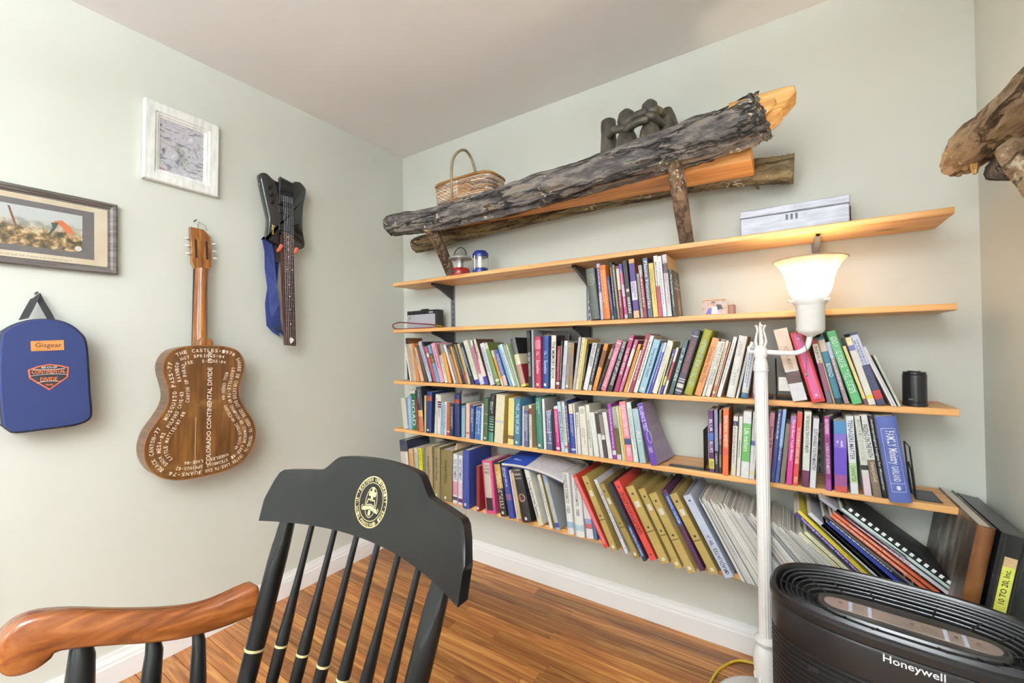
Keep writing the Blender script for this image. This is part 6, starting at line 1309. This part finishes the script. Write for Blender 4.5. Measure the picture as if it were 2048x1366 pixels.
# bookends
M_BE = flat('2a2a2d', rough=.4, metal=.3)
be = tag(empty('bookend', (2.062, -.20, Z3)), 'black metal bookend with a white card on the third shelf by the lamp', 'bookend', 'metal bookends')
MB().box(-.022, .032, -.005, .09, 0, .0016).build('foot', M_BE, be)
for (ry, rz) in ((.042, .140), (.034, .122), (.022, .100)):
    MB().tube([(-.022, .042-ry, .002)] + [(-.022, .042+ry*math.cos(PI-PI*k/12)*1.0, rz*.72+rz*.28*math.sin(PI*k/12)) for k in range(13)] + [(-.022, .042+ry, .002)], .0018, seg=6).build('loop', M_BE, be, smooth=60)
MB().box(-.014, .026, -.0075, -.006, .032, .078).build('card', flat('e4e4e2', rough=.6), be)
MB().box(-.024, -.021, -.005, .088, .0016, .05).build('plate', M_BE, be)
Z4 = SHELF_Z[3]
be = tag(empty('bookend', (2.392, -.185, Z4)), 'black wire bookend at the right end of the fourth shelf', 'bookend', 'metal bookends')
ft = MB(); ft.box(-.004, .052, .0, .115, 0, .0014)
ft.build('foot', M_BE, be)
rb = MB()
for k in range(6): rb.box(.004, .046, .012+k*.016, .018+k*.016, .0014, .0026)
rb.build('foot_rib', flat('55565a', rough=.4), be)['kind'] = 'stuff'
def wire(pts, r_=.0022): return MB().tube(pts, r_, seg=6)
wire([(-.004, .006, 0), (-.017, .006, .155), (-.017, .075, .158), (-.004, .080, 0)]).build('loop', M_BE, be, smooth=30)
wire([(-.004, .018, 0), (-.012, .018, .08), (-.014, .04, .102), (-.012, .062, .08), (-.004, .064, 0)], .0020).build('loop', M_BE, be, smooth=40)
tag(MB().prism(spline([(0, -.014), (.14, -.016), (.15, 0), (.14, .016), (0, .014)], 4), 'z', 0, .0018).build('bookend', M_BE, None, (1.835, -.178, Z4), (0, 0, R(180))), 'flat grey bookend tongue lying in the gap on the fourth shelf', 'bookend', 'metal bookends')
tag(MB().box(-.0012, 0, 0, .10, 0, .15).build('bookend', M_BE, None, (1.8085, -.185, Z4)), 'thin dark bookend plate standing left of the purple paperback on the fourth shelf', 'bookend', 'metal bookends')
tag(MB().box(0, .062, 0, .10, 0, .004).build('bookend', M_BE, None, (1.942, -.208, Z3-.0001)) if False else MB().box(0, .045, 0, .10, 0, .0015).build('bookend', M_BE, None, (1.986, -.200, Z3)), 'flat black bookend foot beside the lamp post on the third shelf', 'bookend', 'metal bookends')
Z5 = SHELF_Z[4]
be = tag(empty('bookend', (2.365, -.235, Z5)), 'black slotted bookend with a rounded top behind the magazines', 'bookend', 'metal bookends')
pl_ = MB(); oval = [(-.040, 0), (.040, 0), (.040, .12)] + [(.040*math.cos(a), .12+.10*math.sin(a)) for a in [PI*k/16 for k in range(1, 16)]] + [(-.040, .12)]
pl_.prism(oval, 'y', 0, .002); pl_.build('plate', flat('161617', rough=.45), be)
for k, z0 in ((-1, .12), (0, .105), (1, .09)): MB().box(k*.017-.0016, k*.017+.0016, -.0008, 0, z0, z0+.075).build('slot', flat('b9bdb9'), be)
MB().box(-.04, .04, 0, .08, 0, .0015).build('foot', flat('161617', rough=.45), be)

# wooden divider, paper pad over the books, albums
tag(MB().prism([(-.195, 0), (-.05, 0), (-.05, .30), (-.185, .30), (-.195, .285)], 'x', 0, .005).build('divider_board', flat('dcc39a', rough=.6), None, (.5985, 0, Z5)), 'thin pale wooden divider between gold encyclopedias and white paperbacks', 'divider')
pd = tag(empty('notebook', (.93, -.245, .640)), 'white spiral notebook with a blue patch lying bent over the bottom-shelf books', 'notebook')
def sheet(mb, z0, th_, x1, y1, mi, mi2=None, xs=None):
    n = 12; vs = []
    for k in range(n+1):
        f = k/n; x_ = x1*f; zz = z0 + .020*math.sin(f*PI*.55)-.050*f*f; y_off = -.0
        vs += [(x_, 0, zz), (x_, y1, zz+.022), (x_, y1, zz+.022+th_), (x_, 0, zz+th_)]
    fs = []; mm_ = []
    for k in range(n):
        for j in range(4): l = (j+1) % 4; fs.append((k*4+j, k*4+4+j, k*4+4+l, k*4+l)); mm_.append(mi2 if (mi2 is not None and j == 2 and (k+.5)/n < xs) else mi)
    fs += [(0, 1, 2, 3)[::-1], tuple(n*4+j for j in range(4))]; mm_ += [mi, mi]
    o_ = len(mb.v); mb.add(vs, fs, mi); mb.m[-len(fs):] = mm_
    return mb
sheet(MB(), .0, .005, .325, .17, 0).build('back_cover', flat('3a4468', rough=.5), pd, smooth=30)
sheet(MB(), .0055, .007, .325, .168, 0).build('page_block', M_PAGE, pd, smooth=30)
sheet(MB(), .013, .0015, .325, .17, 0, 1, .42).build('front_cover', [flat('d6d4da', rough=.5), flat('2a4cb0', rough=.45)], pd, smooth=30)
MB().box(.035, .08, .05, .11, .026, .0268).build('sticker', flat('d0d8ec'), pd)
M_LEATH = ramp_mat('worn_leather', [(.3, '2c241d'), (.48, '4f4237'), (.6, '7d766e'), (.72, 'a9a6a2')], scale=(4, 8, 3), nscale=2.2, detail=7, rough=.35)
M_LSPINE = ramp_mat('brown_leather', [(.3, '4c2d14'), (.55, '6e431f'), (.75, '84603c')], scale=(6, 6, 3), nscale=4, rough=.4)
al = tag(empty('photo_album', (2.413, -.352, Z5), (0, R(9.3), 0)), 'large worn brown leather album standing in the corner past the shelf end', 'album', 'old albums')
t_, h_, dp_ = .032, .352, .332
am_ = MB(); am_.prism([(0, dp_), (0, .006), (.004, .0), (t_-.004, 0), (t_, .006), (t_, dp_), (t_-.003, dp_), (t_-.003, .004), (.003, .004), (.003, dp_)], 'z', 0, h_); am_.build('cover', M_LEATH, al)
sp2 = MB(); sp2.prism([(.0, .004), (.004, -.003), (.012, -.006), (t_-.012, -.006), (t_-.004, -.003), (t_, .004)], 'z', .0, h_); sp2.build('spine', M_LSPINE, al, smooth=40)
MB().box(.003, t_-.003, .005, dp_-.006, .005, h_-.005).build('page_block', M_PAGE, al)
al = tag(empty('photo_album', (2.455, -.352, Z5), (0, R(9.3), 0)), 'thick black album with a yellow spine label beside the right wall', 'album', 'old albums')
t_ = .046; M_BLKL = ramp_mat('black_leather', [(.3, '141414'), (.6, '2a2a2b'), (.75, '55565a')], scale=(8, 8, 3), nscale=5, detail=7, rough=.3)
am_ = MB(); am_.prism([(0, dp_), (0, .004), (.004, 0), (t_-.004, 0), (t_, .004), (t_, dp_), (t_-.004, dp_), (t_-.004, .004), (.004, .004), (.004, dp_)], 'z', 0, h_-.01); am_.build('cover', M_BLKL, al)
MB().box(.004, t_-.004, .005, dp_-.006, h_-.016, h_-.0098).build('top_board', flat('4a4a4c', rough=.4), al)
MB().box(.004, t_-.004, .005, dp_-.006, .005, h_-.018).build('page_block', M_PAGE, al)
for q_ in (.006, t_-.006): MB().tube([(q_, -.003, .004), (q_, -.003, h_-.014)], .0035, seg=6).build('hinge_band', M_BLKL, al)
lbm = MB(); lbm.box(.012, .034, -.0016, 0, .10, .285, 0); lbm.box(.012, .034, -.0018, 0, .262, .286, 1)
put_text(lbm, '10 TO 20, Inc.', lambda u, v: (.023-v, -.0021, .212+u), .088, .0125, 2, keep=1.6); lbm.build('spine_label', [flat('d6d65c', rough=.6), flat('c9a878', rough=.7), flat('2a2a22')], al)
# ------------------------------------------------------------------ floor lamp
LX, LY = 2.0015, -.292
M_LAMP = flat('efeeea', rough=.35, var=.02, spec=.5)
lp = tag(empty('floor_lamp', (LX, LY, 0)), 'white fluted floor lamp with a bell-shaped glass shade in front of the shelves', 'lamp')
MB().lathe([(.155, 0), (.158, .006), (.154, .014), (.140, .022), (.115, .030), (.085, .040), (.060, .050), (.040, .062), (.034, .075), (.030, .085)], seg=48).build('base', M_LAMP, lp, smooth=35)
MB().lathe([(.022, .08), (.030, .090), (.028, .100), (.024, .108), (.030, .125), (.036, .150), (.038, .180), (.036, .205), (.030, .222), (.024, .232), (.034, .240), (.036, .250), (.028, .258), (.022, .262)], seg=28).build('vase_knop', M_LAMP, lp, smooth=50)
lv = MB()
for k in range(6):
    a = 2*PI*k/6; lv.ball((.031*math.cos(a), .031*math.sin(a), .128), .012, seg=8, rings=6, sc=(.5, .5, 1.3))
lv.build('acanthus_leaf', M_LAMP, lp, smooth=60)['kind'] = 'stuff'
MB().lathe([(.0195, .258), (.0195, 1.12)], seg=96, flute=.07).build('fluted_pole', M_LAMP, lp, smooth=60)
MB().lathe([(.021, 1.118), (.023, 1.122), (.021, 1.128), (.0225, 1.132), (.0205, 1.14), (.019, 1.150), (.016, 1.160)], seg=28).build('capital', M_LAMP, lp, smooth=45)
MB().lathe([(.014, 1.155), (.018, 1.165), (.021, 1.178), (.018, 1.192), (.012, 1.202)], seg=20).build('junction', M_LAMP, lp, smooth=50)
for k in range(5):
    a = 2*PI*k/5; c_, s_ = math.cos(a), math.sin(a)
    MB().tube([(.010*c_, .010*s_, 1.195), (.016*c_, .016*s_, 1.215), (.013*c_, .013*s_, 1.235), (.009*c_, .009*s_, 1.252), (.012*c_, .012*s_, 1.264), (.016*c_, .016*s_, 1.268)], [.005, .0045, .0036, .0032, .0034, .004], seg=6).build('finial_petal', M_LAMP, lp, smooth=60)
MB().lathe([(.004, 1.20), (.004, 1.255), (.005, 1.262), (.003, 1.272), (.001, 1.280)], seg=10).build('finial_spike', M_LAMP, lp, smooth=50)
arm_p = spline([(.010, 0, 1.182), (.03, 0, 1.180), (.075, 0, 1.177), (.105, 0, 1.181), (.124, 0, 1.196), (.131, 0, 1.222), (.132, 0, 1.236)], 5, closed=False)
MB().tube(arm_p, .0078, seg=12).build('arm', M_LAMP, lp, smooth=60)
sc2 = spline([(-.012, 0, 1.185), (-.028, .0, 1.182), (-.034, 0, 1.195), (-.026, 0, 1.204), (-.024, 0, 1.215)], 4, closed=False)
MB().tube(sc2, .0045, seg=8).build('scroll', M_LAMP, lp, smooth=60)
CX = .134
MB().lathe([(.010, 1.228), (.014, 1.232), (.030, 1.240), (.0375, 1.250), (.0375, 1.322), (.041, 1.328), (.046, 1.334), (.047, 1.345), (.043, 1.346), (.020, 1.346)], (CX, 0, 0), 32).build('socket_cup', M_LAMP, lp, smooth=40)
for a in (R(-160), R(-40), R(80)):
    MB().lathe([(.0022, 0), (.0022, .010), (.004, .011), (.004, .015), (.001, .016)], seg=10, M=Matrix.Translation((CX+.046*math.cos(a), .046*math.sin(a), 1.339)) @ Matrix.Rotation(a, 4, 'Z') @ Matrix.Rotation(R(90), 4, 'Y')).build('thumb_screw', M_LAMP, lp)
MB().tube(spline([(CX-.037, -.012, 1.262), (CX-.041, -.016, 1.250), (CX-.034, -.022, 1.232), (CX-.015, -.026, 1.205), (CX-.012, -.027, 1.17), (CX-.013, -.027, 1.12)], 3, closed=False), .0011, seg=5).build('pull_chain', flat('4a4642', metal=.6, rough=.4), lp)
MB().ball((CX-.013, -.027, 1.112), .0042, seg=8, rings=7, sc=(1, 1, 1.6)).build('chain_bell', M_CHROME, lp)
M_SHADE, nt, b = new_mat('alabaster_glass'); L = nt.links.new
tr = N(nt, 'ShaderNodeBsdfTranslucent'); df = N(nt, 'ShaderNodeBsdfDiffuse'); m1 = N(nt, 'ShaderNodeMixShader'); m1.inputs[0].default_value = .35
ns = N(nt, 'ShaderNodeTexNoise'); ns.inputs['Scale'].default_value = 14; ns.inputs['Detail'].default_value = 4; ns.inputs['Distortion'].default_value = 1.5
L(N(nt, 'ShaderNodeTexCoord').outputs['Object'], ns.inputs['Vector'])
rp = N(nt, 'ShaderNodeValToRGB'); rp.color_ramp.elements[0].color = lin('b8a690'); rp.color_ramp.elements[1].color = lin('c6bba8'); rp.color_ramp.elements[0].position = .35; rp.color_ramp.elements[1].position = .65
L(ns.outputs['Fac'], rp.inputs[0]); L(rp.outputs[0], tr.inputs[0]); L(rp.outputs[0], df.inputs[0])
gl = N(nt, 'ShaderNodeBsdfGlossy'); gl.inputs['Roughness'].default_value = .2
m2 = N(nt, 'ShaderNodeMixShader'); m2.inputs[0].default_value = .05
L(tr.outputs[0], m1.inputs[1]); L(df.outputs[0], m1.inputs[2]); L(m1.outputs[0], m2.inputs[1]); L(gl.outputs[0], m2.inputs[2]); L(m2.outputs[0], nt.nodes['Material Output'].inputs[0])
prof = [(.040, 1.346), (.046, 1.352), (.054, 1.368), (.059, 1.388), (.063, 1.410), (.070, 1.430), (.081, 1.450), (.096, 1.466)]
MB().lathe(prof, (CX, 0, 0), 48, cap=False).build('shade', M_SHADE, lp, smooth=80)
MB().tube([(CX+.096*math.cos(2*PI*k/48), .096*math.sin(2*PI*k/48), 1.466) for k in range(48)], .0016, seg=6, closed=True).build('shade_lip', M_SHADE, lp, smooth=60)
M_BULB, nt, b = new_mat('bulb'); b.inputs['Emission Color'].default_value = (1, .86, .66, 1); b.inputs['Emission Strength'].default_value = 8.0; b.inputs['Base Color'].default_value = (1, 1, 1, 1)
MB().ball((CX, 0, 1.372), .020, seg=16, rings=12, sc=(1, 1, 1.1)).build('bulb', M_BULB, lp, smooth=80)
ld = bpy.data.lights.new('bulb_light', 'POINT'); ld.energy = BULB_W; ld.color = (1, .80, .55); ld.shadow_soft_size = .035
bl = bpy.data.objects.new('bulb_light', ld); COL.objects.link(bl); bl.parent = lp; bl.location = (CX, 0, 1.398)

# ------------------------------------------------------------------ air purifier
PX, PY = 2.292, -.572
pu = tag(empty('air_purifier', (PX, PY, 0), (0, 0, R(-6))), 'black oval air purifier with a ribbed body and slatted top in the corner', 'purifier')
M_PUR = flat('19191a', rough=.30, var=.15, scale=12, spec=.45)
M_PURD = flat('0a0a0b', rough=.7)
M_SLAT = flat('38383a', rough=.3, spec=.7)
PA, PB, PE = .262, .155, 2.7
def sup(d, n=96, ex=PE):
    a, b_ = PA-d, PB-d; r_ = []
    for k in range(n):
        q = 2*PI*k/n; c, s_ = math.cos(q), math.sin(q); r_.append((a*math.copysign(abs(c)**(2/ex), c), b_*math.copysign(abs(s_)**(2/ex), s_)))
    return r_
def stack(prof, name, mat, parent, cap=True, sm=30):
    n = 96; vs = []
    for d, z in prof: vs += [(x_, y_, z) for x_, y_ in sup(d, n)]
    fs = [(i*n+k, i*n+(k+1) % n, (i+1)*n+(k+1) % n, (i+1)*n+k) for i in range(len(prof)-1) for k in range(n)]
    if cap: fs += [tuple(range(n))[::-1], tuple(range((len(prof)-1)*n, len(prof)*n))]
    return MB().add(vs, fs).build(name, mat, parent, smooth=sm)
stack([(.012, 0), (.004, .012), (.006, .03)], 'foot', M_PUR, pu)
ribs = []
z = .03
while z < .484:
    ribs += [(.001, z), (.0, z+.005), (.006, z+.0085), (.0075, z+.0115)]; z += .0125
stack([(.009, .03)] + ribs + [(.009, .488)], 'louvred_body', M_PUR, pu, sm=25)
stack([(.004, .486), (.001, .489), (.0, .495), (.001, .555), (.003, .560), (.002, .562), (-.003, .566), (-.004, .572), (-.003, .582), (.002, .5865), (.010, .586), (.014, .580), (.016, .566), (.022, .552)], 'top_band', M_PUR, pu, cap=False)
stack([(.018, .545), (.05, .515), (.09, .50)], 'well', M_PURD, pu)
for k in range(7):
    d = .0215+k*.0112; zz = .5775-.0022*k-.00035*k*k
    MB().tube([(x_, y_, zz) for x_, y_ in sup(d, 96)], .0018, seg=6, closed=True, flat_=1.7).build('slat_ring', M_SLAT, pu, smooth=60)
for k, a in enumerate([R(v) for v in (0, 32, 58, 78, 102, 122, 148, 180, 212, 238, 258, 282, 302, 328)]):
    kk_ = int(round(a/(2*PI)*96)) % 96; p0 = sup(.016)[kk_]; p1 = sup(.098)[kk_]
    MB().tube([(p0[0], p0[1], .5765), ((p0[0]+p1[0])/2, (p0[1]+p1[1])/2, .568), (p1[0], p1[1], .556)], .0018, seg=5).build('rib', M_PUR, pu)
stack([(.108, .49), (.097, .540), (.097, .556), (.100, .561), (.106, .562), (.112, .559), (.118, .558)], 'control_island', flat('2c2b29', rough=.3, var=.1), pu)
M_PANEL = flat('b7a79c', rough=.22, metal=.5, var=.04)
pn = MB(); PW, PH = .150, .024
stad = [(PW-PH+PH*math.cos(a), PH*math.sin(a)) for a in [-PI/2+PI*k/12 for k in range(13)]] + [(-PW+PH+PH*math.cos(a), PH*math.sin(a)) for a in [PI/2+PI*k/12 for k in range(13)]]
pn.prism(stad, 'z', .5585, .5598); pn.build('control_panel', M_PANEL, pu)
for xx in (-.098, -.062, .066, .096): MB().box(xx-.0035, xx+.0035, -.0225, .0225, .5598, .5603).build('panel_bar', flat('b9c3d8', rough=.3), pu)
ic = MB(); qd = lambda u, v: (u, v, .5604)
for xx in (-.118, .012, .082, .116): disc(ic, qd, xx, .003, .004, .003, 0, 10)
for xx, ww, rr_ in ((-.08, .022, 3), (.012, .02, 1), (.042, .03, 4), (.082, .016, 1), (.118, .022, 1)):
    for k in range(rr_): bars(ic, (lambda xx, k: (lambda u, v: (xx+u, .010-.007*k-.008*(rr_ == 1)*2+v, .5604)))(xx, k), ww, .0026, random.Random(k), 0)
ic.build('panel_print', flat('2c2622'), pu)
hw = MB()
def front(u, v):
    x_ = .002+u; y_ = -PB*(1-abs(x_/PA)**PE)**(1/PE); return (x_, y_-.0006, .548+v)
put_text(hw, 'Honeywell', front, .092, .0205, 0); hw.build('brand_lettering', flat('d9d9dc', rough=.4), pu)
fl = MB(); put_text(fl, 'Quick Release Filter', lambda u, v: (.005+u, .1445, .5878+v*.0) if False else (-.0+u, .1485+v*.5, .5874), .075, .007); fl.build('rim_lettering', flat('c4c4c6'), pu)
MB().box(-.175, -.155, -.1395, -.1375, .452, .464).build('latch', flat('151516', rough=.5), pu)

# yellow cord on the floor by the lamp foot
tag(MB().tube(spline([(1.82, -.30, .0045), (1.83, -.22, .0045), (1.85, -.15, .0045), (1.90, -.075, .0045), (1.98, -.060, .0045), (2.1, -.055, .0045), (2.25, -.06, .0045), (2.4, -.09, .0045)], 6, closed=False), .0042, seg=8).build('extension_cord', flat('c9a81e', rough=.4), smooth=60), 'yellow extension cord on the floor behind the lamp foot', 'cord')

# ------------------------------------------------------------------ university armchair
ch = tag(empty('armchair', (1.354, -1.45, 0)), 'black wooden armchair with cherry arms and a gold university seal', 'chair')
OX, OY = 1.354, -1.45
M_BLK = ramp_mat('black_lacquer', [(.3, '0b0b0b'), (.6, '121212'), (.8, '2a2827')], nscale=7, detail=6, rough=.34, spec=.32)
M_CHERRY = wood_mat('cherry_arm', '5c2e12', '84481f', 'a0622f', axis=1, rough=.25, coat=.4, freq=.6)
M_GLD = flat('d9c48e', rough=.35, metal=.3, var=.05)
HWD = .300
def cy(s): return -1.325-.058*s*s            # plan curve of the back at crest height
def lean(z): return .27*(z-.87)
def ztop(s):
    a = abs(s)
    hump = .972-.006*(a/.42)**2
    if a < .40: return hump
    if a < .58:
        t = (a-.40)/.18; t = t*t*(3-2*t); return .966*(1-t)+.932*t
    if a < .90: return .932-.006*(a-.58)/.32
    return .926-.055*((a-.90)/.10)**2.2
def zbot(s): return .816+.012*(1-s*s)*.6 if abs(s) < .97 else .816
cm = MB(); NSS = 64; NV = 8; TH = .024
grid = []
for i in range(NSS+1):
    s = -1+2*i/NSS
    for j in range(NV+1):
        f = j/NV; z = zbot(s)*(1-f)+ztop(s)*f
        edge = max(0, (f-.85)/.15)*.004
        grid.append((OX+HWD*s-OX, cy(s)+lean(z)+edge-OY, z))
nrm = []
for i in range(NSS+1):
    s = -1+2*i/NSS
    for j in range(NV+1):
        x_, y_, z = grid[i*(NV+1)+j]; nrm.append((x_-.0*s, y_+TH*(.75 if j == NV else 1), z-(.002 if j == NV else 0)))
o_ = len(grid); vs = grid+nrm; fs = []; q_ = NV+1
for i in range(NSS):
    for j in range(NV):
        a = i*q_+j; b_ = (i+1)*q_+j; fs.append((a, b_, b_+1, a+1)); fs.append((o_+a, o_+a+1, o_+b_+1, o_+b_))
    fs.append((i*q_, o_+i*q_, o_+(i+1)*q_, (i+1)*q_)); a = i*q_+NV; b_ = (i+1)*q_+NV; fs.append((a, b_, o_+b_, o_+a))
for i in (0, NSS):
    for j in range(NV):
        a = i*q_+j; fs.append((a, a+1, o_+a+1, o_+a) if i == 0 else (a+1, a, o_+a, o_+a+1))
cm.add(vs, fs); crest = cm.build('crest_rail', M_BLK, ch, smooth=50)
# seal on the crest
se = MB(); SZ = .893
def onc(u, v):
    s = u/HWD; z = SZ+v; return (u, cy(s)+lean(z)-OY-.0006, z)
RR = .0485
ring(se, onc, 0, 0, RR, RR, .0018, 0, 56); ring(se, onc, 0, 0, .0365, .0365, .0012, 0, 48); ring(se, onc, 0, -.001, .0175, .029, .0012, 0, 40)
def circ_text(s_, a0, a1, r_, size, flip=False):
    n = len(s_)
    for i, c in enumerate(s_):
        if c == ' ': continue
        a = a0+(a1-a0)*(i+.5)/n; p = Vector((r_*math.cos(a), r_*math.sin(a))); nr = Vector((math.cos(a), math.sin(a)))
        if flip: nr = -nr
        tg = Vector((nr.y, -nr.x)); wd = abs(a1-a0)*r_/n*.82
        put_text(se, c, lambda u, v: onc(p.x+tg.x*u+nr.x*v, p.y+tg.y*u+nr.y*v), wd if c not in '.·' else wd*.4, size if c not in '.·' else size*.25)
circ_text('EASTERN UNIVERSITY', R(158), R(6), .0425, .0078)
circ_text('ST. DAVIDS PENNSYLVANIA', R(178), R(306), .0425, .0070, True); circ_text('1925', R(315), R(348), .0425, .0070, True)
disc(se, onc, -.0422, .0115, .0012, .0012, 0, 8); disc(se, onc, .0428, -.002, .0012, .0012, 0, 8)
quad(se, onc, -.0035, .0035, -.026, -.016, 0); quad(se, onc, -.0035, .0035, .004, .026, 0); quad(se, onc, -.0105, .0105, .010, .019, 0)
se.add([onc(*p) for p in ((-.022, -.012), (0, -.007), (.022, -.012), (.022, -.019), (0, -.014), (-.022, -.019))], [(0, 1, 4, 5), (1, 2, 3, 4)], 0)
for sg in (-1, 1):
    se.add([onc(sg*a_, b_) for a_, b_ in ((.001, .003), (.010, .005), (.014, -.005), (.012, -.006), (.009, .003), (.001, .001))], [tuple(range(6))], 0)
    se.add([onc(sg*a_, b_) for a_, b_ in ((.0, -.004), (.014, -.007), (.014, -.0085), (.0, -.0055))], [tuple(range(4))], 0)
    se.add([onc(sg*a_, b_) for a_, b_ in ((.023, -.008), (.027, -.012), (.024, -.019), (.0225, -.0185), (.025, -.012), (.022, -.0095))], [tuple(range(6))], 0)
se.build('gold_seal', M_GLD, crest)
# worn specks of paint on the crest are in the lacquer material
SEATZ = .43
def backpt(s, z):
    f = (.86-z)/(.86-SEATZ)
    x_ = HWD*s*(1-.10*f)-.028*f; y_ = cy(s)*(1-f)+(-1.338-.045*s*s)*f+lean(z)
    return Vector((x_, y_-OY+.013, z))
for k in range(6):
    s = -.79+1.58*(k+1)/7
    zs_ = [.830, .80, .74, .69, .64, .60, .585, .55, .50, SEATZ]; rs = [.0060, .0062, .0068, .0082, .0108, .0122, .0124, .0120, .0112, .0100]
    sp_ = MB().tube([backpt(s, z) for z in zs_], rs, seg=12).build('spindle', M_BLK, ch, smooth=60)
    MB().tube([backpt(s, .5905), backpt(s, .5865)], .0130, seg=14).build('gold_ring', M_GLD, sp_, smooth=40)
for sg in (-1, 1):
    s = sg*.80
    zs_ = [.822, .815, .80, .785, .77, .755, .74, .72, .68, .64, .56, .50, SEATZ]; rs = [.0165, .0175, .0185, .019, .0195, .0198, .020, .020, .0202, .0202, .0195, .0185, .017]
    # round post, its front pared flat towards the crest rail
    vs = []
    for z, r_ in zip(zs_, rs):
        c = backpt(s, z); lim = .020 if z < .74 else .020-.0125*((z-.74)/.082)**.6
        for k in range(24):
            a = 2*PI*k/24; vs.append((c.x+r_*math.cos(a), c.y+max(r_*math.sin(a), -lim), z))
    n_ = len(zs_); fs = [(i*24+k, (i+1)*24+k, (i+1)*24+(k+1) % 24, i*24+(k+1) % 24) for i in range(n_-1) for k in range(24)] + [tuple(range(24)), tuple(range((n_-1)*24, n_*24))[::-1]]
    po = MB().add(vs, fs).build('back_post', M_BLK, ch, smooth=28)
    MB().tube([backpt(s, .572), backpt(s, .567)], .0202, seg=18).build('gold_ring', M_GLD, po, smooth=40)
# arms
prof = [(-1.766, .712), (-1.760, .727), (-1.744, .740), (-1.719, .742), (-1.679, .730), (-1.624, .705), (-1.564, .681), (-1.512, .666), (-1.470, .664), (-1.415, .673), (-1.400, .664), (-1.405, .614), (-1.428, .608), (-1.470, .606), (-1.526, .611), (-1.577, .625), (-1.647, .652), (-1.698, .668), (-1.708, .660), (-1.724, .650), (-1.744, .648), (-1.759, .655), (-1.768, .672), (-1.770, .692)]
pr2 = spline(prof, 3)
def arm_obj(mirror):
    def fnx(y_): return (1.080-OX) - .3143*(-1.36-y_)
    mb = MB(); w_ = .024
    def P3(u, v, off):
        x_ = fnx(u)+off
        if mirror: x_ = -x_ - .03
        return (x_, u-OY, v)
    poly = pr2; n = len(poly)
    if sum(poly[i][0]*poly[(i+1) % n][1]-poly[(i+1) % n][0]*poly[i][1] for i in range(n)) < 0: poly = poly[::-1]
    lv_ = [(-w_*2, .007), (-w_*2+.003, .002), (-w_*2+.008, 0), (-.008, 0), (-.003, .002), (0, .007)]
    vs = []
    for off, ins in lv_: vs += [P3(u, v, off) for u, v in (inset(poly, ins) if ins else poly)]
    fs = [tuple(range(n))[::-1], tuple(range((len(lv_)-1)*n, len(lv_)*n))]
    for r_ in range(len(lv_)-1):
        for i in range(n): j = (i+1) % n; fs.append((r_*n+i, r_*n+j, (r_+1)*n+j, (r_+1)*n+i))
    if mirror: fs = [f[::-1] for f in fs]
    mb.add(vs, fs); mb.build('arm', M_CHERRY, ch, smooth=60)
    for (yy, zz, fy, rt) in ((-1.67, .660, -1.69, .019), (-1.572, .624, -1.60, .0145), (-1.503, .610, -1.52, .012)):
        x_ = fnx(yy)-.022; xb = x_+.05
        if mirror: x_ = -x_-.03; xb = -xb-.03
        pts = [(x_, yy-OY, zz), (x_+(xb-x_)*.15, yy-OY, zz-.02), (x_+(xb-x_)*.5, (yy+fy)/2-OY, (zz+SEATZ)/2), (xb, fy-OY, SEATZ)]
        MB().tube(pts, [rt*.8, rt, rt*1.25, rt*.9], seg=14).build('arm_spindle', M_BLK, ch, smooth=60)
arm_obj(False); arm_obj(True)
seat = [(-.26, .10), (-.15, .135), (0, .145), (.15, .135), (.24, .10), (.27, -.10), (.26, -.30), (.15, -.335), (0, -.34), (-.15, -.335), (-.28, -.30), (-.29, -.10)]
MB().prism(spline(seat, 4), 'z', SEATZ-.042, SEATZ, bev=.008).build('seat', M_BLK, ch, smooth=40)
for (x_, y_, dx, dy) in ((-.20, .06, -.06, .08), (.19, .06, .06, .08), (-.22, -.26, -.05, -.05), (.20, -.26, .05, -.05)):
    MB().tube([(x_, y_, SEATZ-.03), (x_+dx*.3, y_+dy*.3, .30), (x_+dx*.6, y_+dy*.6, .17), (x_+dx, y_+dy, 0)], [.016, .022, .019, .013], seg=14).build('leg', M_BLK, ch, smooth=60)
for y_ in (.11, -.285): MB().tube([(-.24, y_, .17), (0, y_, .17), (.235, y_, .17)], [.009, .013, .009], seg=10).build('stretcher', M_BLK, ch, smooth=60)

# added fill light in lamp form, unseen behind the camera, brightens the ceiling
ul = tag(empty('added_uplighter', (1.95, -3.25, 0)), 'slim white stand of an added ceiling fill light, unseen behind the viewpoint', 'lamp')
MB().lathe([(.14, 0), (.14, .015), (.03, .025)], seg=32).build('base', M_TRIM, ul, smooth=40)
MB().lathe([(.012, .02), (.012, 1.74)], seg=16).build('pole', M_TRIM, ul, smooth=60)
MB().lathe([(.02, 1.73), (.07, 1.75), (.13, 1.79), (.17, 1.83), (.165, 1.832), (.12, 1.80), (.06, 1.765), (.02, 1.75)], seg=32, cap=False).build('bowl', M_TRIM, ul, smooth=60)
ld = bpy.data.lights.new('ceiling_fill', 'AREA'); ld.shape = 'DISK'; ld.size = .26; ld.spread = R(165); ld.energy = CEILING_FILL_W; ld.color = (.84, .93, 1.0)
o = bpy.data.objects.new('ceiling_fill', ld); COL.objects.link(o); o.parent = ul; o.location = (0, 0, 1.835); o.rotation_euler = (R(180), 0, 0)
